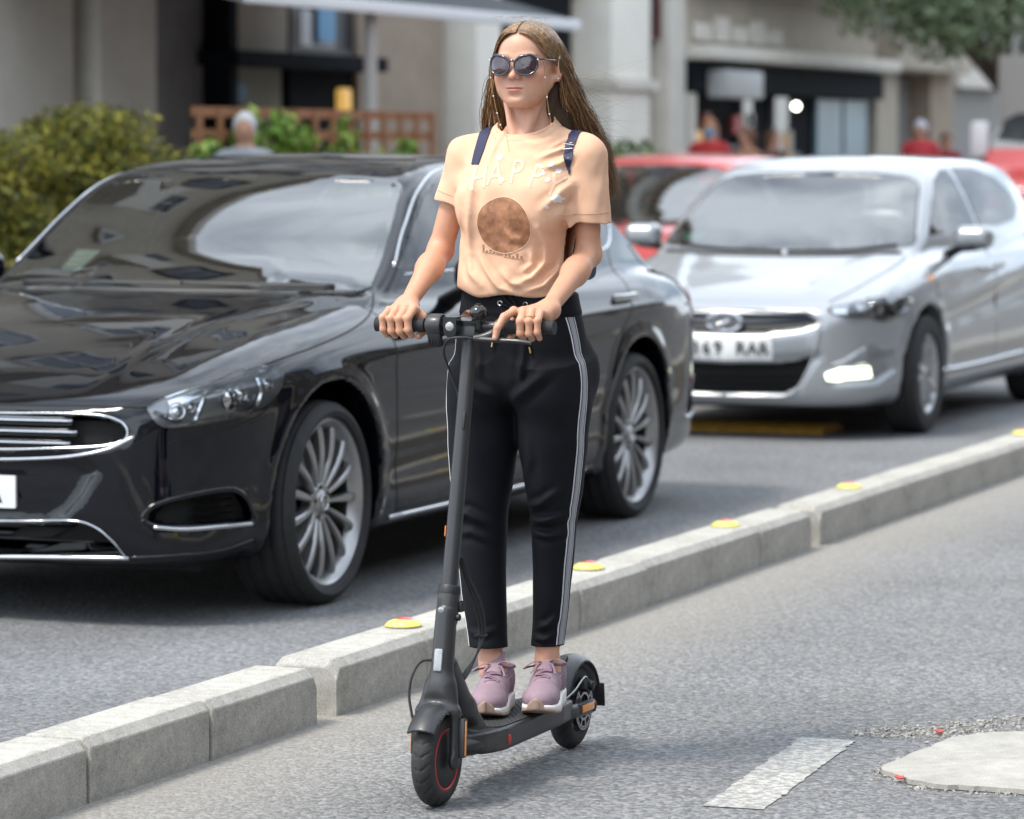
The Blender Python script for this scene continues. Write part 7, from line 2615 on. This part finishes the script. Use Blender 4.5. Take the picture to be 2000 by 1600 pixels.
for a0, a1, mm in ((49.0, 50.2, M_teal), (50.35, 51.55, M_teal), (47.0, 47.6, M_pane2), (45.6, 46.0, M_pane2)):
    boxp('display_panel', *lb(a0, a1, .2, 2.2, .05, .12), mm, Bd)
boxp('counter', *lb(43.4, 48.6, .1, 1.05, .3, .8), M_brownw, Bd)
# goods and warm lights behind the glass
rr_ = np.random.default_rng(77)
for k in range(16):
    y0 = 43.3 + rr_.random() * 5.2; z0 = 1.1 + rr_.random() * .75
    mm = [mat('warm display', (.55, .30, .10), .5, emit=(1, .6, .2), estr=.25), mat('pale display', (.5, .5, .48), .5), mat('red display', (.45, .06, .05), .5), mat('blue display', (.10, .22, .36), .5)][k % 4]
    boxp('displayed_goods', *lb(y0, y0 + .18 + .3 * rr_.random(), z0, z0 + .12 + .2 * rr_.random(), .05, .12), mm, Bd)
boxp('post', *lb(42.95, 43.15, 0, 2.2, .0, .3), M_render, Bd)
g = G(); g.sphere((.75, -.06, 2.06), .045, 16); g.build('shop_lamp', mat('lamp globe', (1, 1, .9), .3, emit=(1, .98, .80), estr=9), Bd)
upper_floors(Bd, 0, -4.6, 5.8, 4.4, 1, 1, M_render2, bal=False)

# ---- grey corner building farther along
Cd = empty('grey_building', (FX, 60, 0))
tag(Cd, 'grey building with projecting canopy ledge beyond the shop, right edge', 'building')
def ld(y0, y1, z0, z1, x0=0.0, x1=.3):
    return (x0, y0 - 60, z0), (x1, y1 - 60, z1)
boxp('wall', *ld(52.0, 110, 0, 6.8, -6, -.3), concrete('grey render', (.30, .29, .27), .1, .1), Cd)
boxp('canopy', *ld(52.0, 56.2, 2.68, 3.3, -.3, .5), M_render2, Cd, .05)
boxp('pier', *ld(51.75, 52.9, 0, 2.68, -.3, .2), M_render2, Cd)
boxp('dark_opening', *ld(52.9, 55.0, 0, 2.6, -.3, -.2), M_shutter, Cd)
boxp('pier', *ld(55.0, 56.4, 0, 2.68, -.3, .15), M_brownw, Cd)
boxp('opening', *ld(57.0, 60.5, 0, 2.5, -.3, -.2), M_shutter, Cd)
boxp('lintel', *ld(57.0, 60.5, 2.5, 2.8, -.3, .1), M_render, Cd)
g = G(); g.lathe([(0, 0), (.05, .16), (.2, .2), (.36, .28), (.55, .27), (.68, .15), (.72, 0)], 20, Matrix.Translation((.45, 54.9 - 60, 2.75)), 'z'); g.build('stone_urn', M_render, Cd)
upper_floors(Cd, -.3, -7.5, 49, 3.6, 1, 1, M_render2, bal=False)

# ---- houses on the camera's side of the street
D1 = empty('near_side_building', (10.5, 0, 0))
tag(D1, 'brown apartment block on the near side of the street, seen only in reflections', 'building')
boxp('wall', (0, -40, 0), (6, 90, 10.5), concrete('dark brown stone', (.13, .11, .09), .2, .15), D1)
boxp('cornice', (-.5, -40, 3.4), (0, 90, 3.8), M_render2, D1)
upper_floors(D1, 0, -40, 90, 4.2, 2, -1, M_render2, pitch=5.2, bal=False)
for k in range(26):
    boxp('shop_window', (-.05, -39 + k * 5, .5), (0, -35.2 + k * 5, 3.0), M_pane if k % 3 else M_pane2, D1)

# ---- awning
AW = empty('awning', (-12, 28, 0))
tag(AW, 'dark grey shop awning with a white front edge at the top of the picture', 'awning')
g = G(); g.add([(0, -3.4, 2.70), (0, 3.7, 2.70), (-3, 3.7, 3.55), (-3, -3.4, 3.55), (0, -3.4, 2.66), (0, 3.7, 2.66), (-3, 3.7, 3.51), (-3, -3.4, 3.51)],
               [(0, 1, 2, 3), (7, 6, 5, 4), (0, 4, 5, 1), (3, 2, 6, 7), (0, 3, 7, 4), (1, 5, 6, 2)])
g.build('canopy', mat('grey canvas', (.075, .08, .09), .8, var=.15), AW, None, False)
g = G(); g.box((0, -3.42, 2.60), (.05, 3.72, 2.705), None, .02); g.build('valance', mat('white canvas', (.8, .82, .83), .6), AW)
for yy in (-.78, 3.3):
    g = G(); g.tube([(-.12, yy, .125), (-.12, yy, 2.66)], .055, 12); g.build('post', mat('pale post', (.45, .43, .40), .5), AW)
for yy in (-3.2, 3.5):
    g = G(); g.tube([(-.05, yy, 2.63), (-3, yy, 3.3)], .025, 8); g.build('arm', M_wframe, AW)

# ---- foliage
def leaves(N, sampler, size, cols, seed):
    r = np.random.default_rng(seed)
    C, Nn = sampler(r, N)
    u = r.normal(size=(N, 3)); u /= np.linalg.norm(u, axis=1, keepdims=True)
    n = Nn + .8 * r.normal(size=(N, 3)); n /= np.linalg.norm(n, axis=1, keepdims=True)
    t = np.cross(n, u); t /= np.linalg.norm(t, axis=1, keepdims=True) + 1e-9
    b = np.cross(n, t)
    s = size * r.uniform(.6, 1.4, (N, 1))
    V = np.stack([C - t * s, C + b * s * .45 + n * s * .12, C + t * s, C - b * s * .45 + n * s * .12], 1).reshape(-1, 3)
    F = np.arange(4 * N).reshape(-1, 4)
    F = [np.concatenate([F[:, [0, 1, 2]], F[:, [0, 2, 3]]])]
    ci = r.integers(len(cols), size=N)
    Cc = np.array(cols)[ci] * r.uniform(.7, 1.3, (N, 1))
    return V, F, Cc.repeat(4, 0)
M_leaf = mat('leaf', rough=.55, attr='Col', spec=.3)
M_bark = mat('bark', (.09, .065, .045), .9, var=.3)
def bush(name, label, centre, blobs, N, size, cols, seed, cat='bush', group=None):
    """blobs [(offset, radii)]"""
    e = empty(name, centre); tag(e, label, cat, group)
    def samp(r, N):
        w = np.array([b[1][0] * b[1][1] * b[1][2] for b in blobs]); w = w / w.sum()
        k = r.choice(len(blobs), N, p=w)
        d = r.normal(size=(N, 3)); d /= np.linalg.norm(d, axis=1, keepdims=True)
        rr = r.uniform(.55, 1.0, (N, 1)) ** .5 * r.choice([1, .75], (N, 1), p=[.75, .25])
        o = np.array([b[0] for b in blobs])[k]; q = np.array([b[1] for b in blobs])[k]
        C = o + d * q * rr + r.normal(0, .02, (N, 3))
        C[:, 2] = np.maximum(C[:, 2], .02)
        return C, d
    V, F, Cc = leaves(N, samp, size, cols, seed)
    me = make_mesh('foliage', V, F, False); set_col(me, Cc)
    obj('foliage', me, M_leaf, e)
    g = G()
    r = np.random.default_rng(seed + 1)
    for o, q in blobs:
        base = np.array([o[0] * .6, o[1] * .75, 0]); tip = np.array(o) + (0, 0, q[2] * .2)
        mid = (base + tip) / 2 + r.normal(0, .04, 3)
        g.tube(crspline([base, mid, tip], 4), np.linspace(.022, .007, 9), 6)
    g.build('stem', M_bark, e)
    return e
YG = [(.24, .215, .025), (.17, .17, .025), (.29, .25, .03), (.12, .13, .025), (.07, .08, .02)]
GG = [(.15, .28, .04), (.22, .36, .05), (.09, .17, .03), (.30, .40, .08)]
DG = [(.12, .17, .09), (.16, .22, .11), (.20, .25, .14), (.24, .29, .17)]
hx = -10.15
for i, (yy, h, lab) in enumerate(((18.35, 1.40, 'yellow green hedge bush at the left edge, the lowest one'), (18.95, 1.46, 'yellow green hedge bush second from the left edge, above the windscreen corner'),
                                   (19.55, 1.60, 'yellow green hedge bush in the middle of the hedge'), (20.2, 1.74, 'yellow green hedge bush, tall one left of the trellis'), (20.8, 1.76, 'yellow green hedge bush, tallest, touching the trellis'))):
    rr = np.random.default_rng(50 + i)
    blobs = [((rr.normal(0, .12), rr.normal(0, .12), h - .28 - .22 * k), (.40, .40, .28)) for k in range(5)] + [((rr.normal(0, .2), rr.normal(0, .25), h - .2), (.2, .2, .18)) for k in range(3)]
    bush('hedge_bush', lab, (hx + rr.normal(0, .05) - .9, yy, .125), [((o[0], o[1], o[2] - .1), q) for o, q in blobs], 9000, .028, YG, 60 + i, 'hedge', 'hedge bushes on the far pavement')

# ---- trellis of wooden slats with a climber
TR = empty('garden_trellis', (-11.5, 24.9, .125))
tag(TR, 'brown wooden trellis screen with a green climbing plant behind the black car', 'trellis')
M_wood = mat('trellis wood', (.30, .135, .06), .7, var=.25, vscale=9)
g = G(); g.box((-.015, -2.15, 0), (.015, 2.15, .07)); slat_h = g.mesh('slat', False)
g = G(); g.box((.015, -.03, 0), (.04, .03, 1.66)); slat_v = g.mesh('slat', False)
for z in (.12, .45, .78, 1.12, 1.44, 1.60):
    obj('slat', slat_h, M_wood, TR, (0, 0, z))
for k in range(14):
    obj('slat', slat_v, M_wood, TR, (0, -2.1 + k * .323, 0))
CL = empty('climbing_plant', (-11.42, 24.2, .125))
tag(CL, 'bright green climbing plant growing over the brown trellis', 'plant')
cl = [((RNG.normal(0, .05), y, z), (.09, .25, .22)) for y, z in ((-1.3, 1.25), (-1.0, 1.0), (-.8, 1.45), (-.5, 1.15), (-.2, 1.45), (.1, 1.1), (.4, 1.35), (.8, 1.2), (1.15, 1.42), (1.5, 1.15), (2.0, 1.25), (2.4, 1.1), (-1.3, .6), (0, .6), (1, .6))]
def _cs(r, N):
    k = r.choice(len(cl), N); d = r.normal(size=(N, 3)); d /= np.linalg.norm(d, axis=1, keepdims=True)
    return np.array([c[0] for c in cl])[k] + d * np.array([c[1] for c in cl])[k] * r.uniform(.3, 1, (N, 1)), d
V, F, Cc = leaves(3800, _cs, .05, GG, 91)
me = make_mesh('foliage', V, F, False); set_col(me, Cc); obj('foliage', me, M_leaf, CL)
g = G()
for c in cl:
    g.tube(crspline([(0, c[0][1] * .5, 0), (.02, c[0][1] * .8, c[0][2] * .5), c[0]], 4), .008, 5)
g.build('stem', M_bark, CL)
# planter plants by the red car, tree at the right
bush('potted_shrub', "leafy green shrub on the far pavement beside the rider's sleeve", (-11.2, 30.9, .125), [((0, 0, 1.0), (.45, .6, .45)), ((.1, .5, .75), (.35, .4, .5)), ((0, -.4, .6), (.35, .4, .5))], 2600, .05, GG[:3] + DG, 97, 'plant')
def tree(name, label, loc, h, cz, blobs, N, seed):
    e = empty(name, loc); tag(e, label, 'tree')
    g = G(); r = np.random.default_rng(seed)
    g.tube(crspline([(0, 0, -.05), (.05, .03, h * .3), (-.03, .08, h * .6), (.04, 0, h)], 6), np.linspace(.15, .05, 19), 10)
    for o, q in blobs:
        g.tube(crspline([(0, 0, h * .45), (o[0] * .5, o[1] * .5, (h * .45 + o[2]) * .55), o], 5), np.linspace(.06, .015, 11), 6)
    g.build('trunk', M_bark, e)
    def samp(r, N):
        k = r.choice(len(blobs), N); d = r.normal(size=(N, 3)); d /= np.linalg.norm(d, axis=1, keepdims=True)
        return np.array([b[0] for b in blobs])[k] + d * np.array([b[1] for b in blobs])[k] * r.uniform(.35, 1, (N, 1)), d
    V, F, Cc = leaves(N, samp, .075, DG, seed + 5)
    me = make_mesh('crown', V, F, False); set_col(me, Cc); obj('crown', me, M_leaf, e)
    return e
rt = np.random.default_rng(5)
tree('street_tree', 'dark green street tree with a spreading crown at the upper right', (-11.9, 48.0, .125), 4.6, 4,
     [((rt.normal(0, 1.2), rt.normal(0, 1.5), rt.uniform(3.0, 5.6)), (.8, .9, .6)) for k in range(16)], 9000, 41)

# ---- red delivery van in the far lane
def build_van():
    S = CarShape(loc=(-9.05, 38.2, 0), near=35.0,
        side=[(.1, .25), (.02, .4), (0, .7), (.03, .95), (.08, 1.08), (.3, 1.18), (.8, 1.28), (1.4, 1.4), (3.0, 1.45), (4.6, 1.42), (4.8, 1.2), (4.82, .6), (4.75, .3), (2.5, .25)],
        top=[(0, .95), (.08, 1.09), (.3, 1.19), (.8, 1.29), (1.4, 1.41), (3, 1.46), (4.6, 1.43), (4.9, 1.2)], topz=1.45,
        plan=[(0, 0), (.4, .03), (.7, .12), (.86, .3), (.94, .7), (.95, 1.5), (.95, 4.3), (.9, 4.75), (0, 4.82)],
        wtab=[(0, .86), (.5, .93), (1, .95), (4.9, .95)],
        sect=[(0, .25), (.85, .25), (.93, .35), (.95, .6), (.95, .9), (.94, 1.15), (.92, 1.35), (.9, 1.42), (0, 1.45)],
        cab=[(.35, 1.0), (.7, 1.25), (1.15, 1.6), (1.5, 1.9), (1.75, 1.98), (3, 2.0), (4.5, 1.98), (4.78, 1.8), (4.8, 1.2), (4.6, .9), (1, .9)],
        csec=[(0, .9), (.95, .9), (.945, 1.2), (.92, 1.5), (.87, 1.8), (.8, 1.93), (.6, 1.98), (0, 2.0)],
        cwtab=[(.3, .9), (1.2, .94), (4.8, .95)], cwmax=.95, bow=.1, ymid=3, kc=.05, k1=.09, wheels=(.9, 3.8), wz=.33, ra=.39, flare=.008, hollow=False, cowl=.8, cab_end=4)
    root = empty('red_delivery_van', S.loc)
    tag(root, 'red delivery van with white door mirrors in the far lane behind the silver car', 'van')
    V, Q = half_mesh(S.full, 4.85, .96, 2.02, .04)
    up_ = V[Q][:, :, 2].mean(1) > 1.50
    obj('body', make_mesh('body', V, Q[~up_]), M_rpaint, root)
    obj('cab_roof', make_mesh('cab_roof', V, Q[up_]), mat('grey van roof', (.30, .30, .29), .4, coat=.5), root)
    sheet_obj('windscreen', lay(S, both_sides([(0, 1.91), (.62, 1.89), (.78, 1.82), (.83, 1.60), (.5, 1.56), (0, 1.55)]), FRONT, .1, .006, .01), M_pane, root)
    sheet_obj('side_window', lay(S, [(1.2, 1.40), (1.65, 1.78), (2.2, 1.80), (2.25, 1.40)], SIDE, .1, .006, .01), M_pane, root, True)
    sheet_obj('headlight', lay(S, [(.5, .85), (.8, .95), (.82, .78), (.55, .72)], FRONT, .05, .006, .01), M_lampchrome, root, True)
    sheet_obj('grille', lay(S, both_sides([(0, .75), (.45, .75), (.42, .55), (0, .55)]), FRONT, .07, .006, .01), M_black, root)
    mw = mat('white mirror', (.75, .76, .77), .4)
    for sx in (-1, 1):
        g = G(); g.box((sx * 1.02 - .10, 1.15, 1.40), (sx * 1.02 + .10, 1.27, 1.80), None, .05); h_ = g.build('side_mirror', mw, root)
        g = G(); g.box((min(sx * .9, sx * 1.0), 1.18, 1.36), (max(sx * .9, sx * 1.0), 1.24, 1.42), None, .02); g.build('mirror_foot', M_black, h_)
    wm = wheel_meshes(.33, .21, .21, 5, 'pair')
    for y in S.wheels:
        for sx in (-1, 1):
            put_wheel(wm, root, sx * .83, y, .33, sx, 0, (M_tyre, M_rim, M_rimdark))
build_van()

# ---- passers-by (far out of focus): one continuous body each, hair on top
def bystander(label, loc, rz, height, shirt, trousers, hair, skin=(.50, .27, .18), mask=None, hair_len=.0, seed=0):
    s = height / 1.70
    J = lambda x, y, z: np.array([x, y, z])
    def body(P):
        d = ell(P, (0, -.005, 1.585), (.073, .092, .112))
        d = smin(d, rcone(P, J(0, .015, 1.40), J(0, .01, 1.52), .058, .05), .03)
        d = smin(d, rcone(P, J(-.13, .01, 1.37), J(.13, .01, 1.37), .07, .07), .05)
        d = smin(d, ell(P, (0, 0, 1.22), (.165, .115, .23)), .06)
        d = smin(d, ell(P, (0, .01, .95), (.175, .125, .17)), .06)
        for q in (-1, 1):
            d = smin(d, rcone(P, J(q * .185, .01, 1.36), J(q * .225, .03, 1.10), .052, .043), .03)
            d = smin(d, rcone(P, J(q * .225, .03, 1.10), J(q * .20, -.06, .87), .042, .03), .02)
            d = smin(d, ell(P, (q * .195, -.085, .80), (.028, .04, .075)), .02)
            d = smin(d, rcone(P, J(q * .09, 0, .92), J(q * .10, -.01, .50), .092, .062), .04)
            d = smin(d, rcone(P, J(q * .10, -.01, .50), J(q * .105, .02, .09), .06, .042), .03)
            d = smin(d, ell(P, (q * .11, -.05, .045), (.046, .13, .048)), .03)
        d = smin(d, rcone(P, J(0, -.09, 1.59), J(0, -.103, 1.565), .011, .014), .012)
        return d
    V, Q = snet(body, (-.32, -.25, -.02), (.32, .2, 1.75), .016)
    C = np.tile(np.array(skin), (len(V), 1))
    z = V[:, 2]; ax = np.abs(V[:, 0])
    C[(z < 1.45) & ~((ax > .17) & (z < .90))] = shirt
    C[(z < .95) & (ax < .185)] = trousers
    C[z < .10] = (.03, .03, .03)
    if mask is not None:
        C[(z < 1.575) & (z > 1.49) & (V[:, 1] < -.045)] = mask
    V = V * s
    me = make_mesh('person', V, Q); set_col(me, C)
    o = obj('person', me, mat('passer-by cloth and skin', rough=.8, attr='Col'), None, loc)
    o.rotation_euler = (0, 0, rz)
    tag(o, label, 'person', 'passers-by on the far pavement')
    def hf(P):
        d = ell(P, (0, .012, 1.61), (.086, .104, .105))
        d = np.maximum(d, -ell(P, (0, -.10, 1.545), (.075, .09, .105)))
        if hair_len:
            d = smin(d, np.maximum(rcone(P, J(0, .06, 1.6), J(0, .07, 1.6 - hair_len), .085, .06), 0 - P[:, 1]), .04)
        return d
    V, Q = snet(hf, (-.13, -.13, 1.2), (.13, .18, 1.76), .012)
    obj('hair', make_mesh('hair', V * s, Q), mat('hair of ' + label, hair, .6), o)
    return o
bystander('grey-haired person walking behind the black car roof', (-11.0, 22.55, .125), rad(20), 1.62, (.32, .33, .36), (.06, .06, .08), (.58, .57, .55))
bystander('person with ginger hair, blue face mask and red top by the shop', (-13.4, 39.8, .125), rad(20), 1.72, (.45, .03, .03), (.05, .05, .06), (.33, .15, .05), mask=(.18, .45, .68), hair_len=.25)
bystander('brown-haired person in a tan top left of the shop lamp', (-13.5, 41.5, .125), rad(-30), 1.62, (.38, .20, .12), (.04, .04, .05), (.14, .06, .03), hair_len=.2)
bystander('brown-haired person in a dark top under the shop lamp', (-13.5, 42.6, .125), rad(60), 1.60, (.10, .05, .04), (.04, .04, .05), (.11, .05, .025), hair_len=.3)
bystander('white-haired person in a red jacket behind the silver car roof', (-12.5, 45.8, .125), rad(10), 1.74, (.50, .04, .05), (.05, .05, .06), (.62, .66, .75))
bystander('person in a dark red jacket between the red van and the red-jacketed walker', (-12.5, 47.1, .125), rad(30), 1.58, (.30, .02, .04), (.05, .05, .06), (.15, .07, .06))
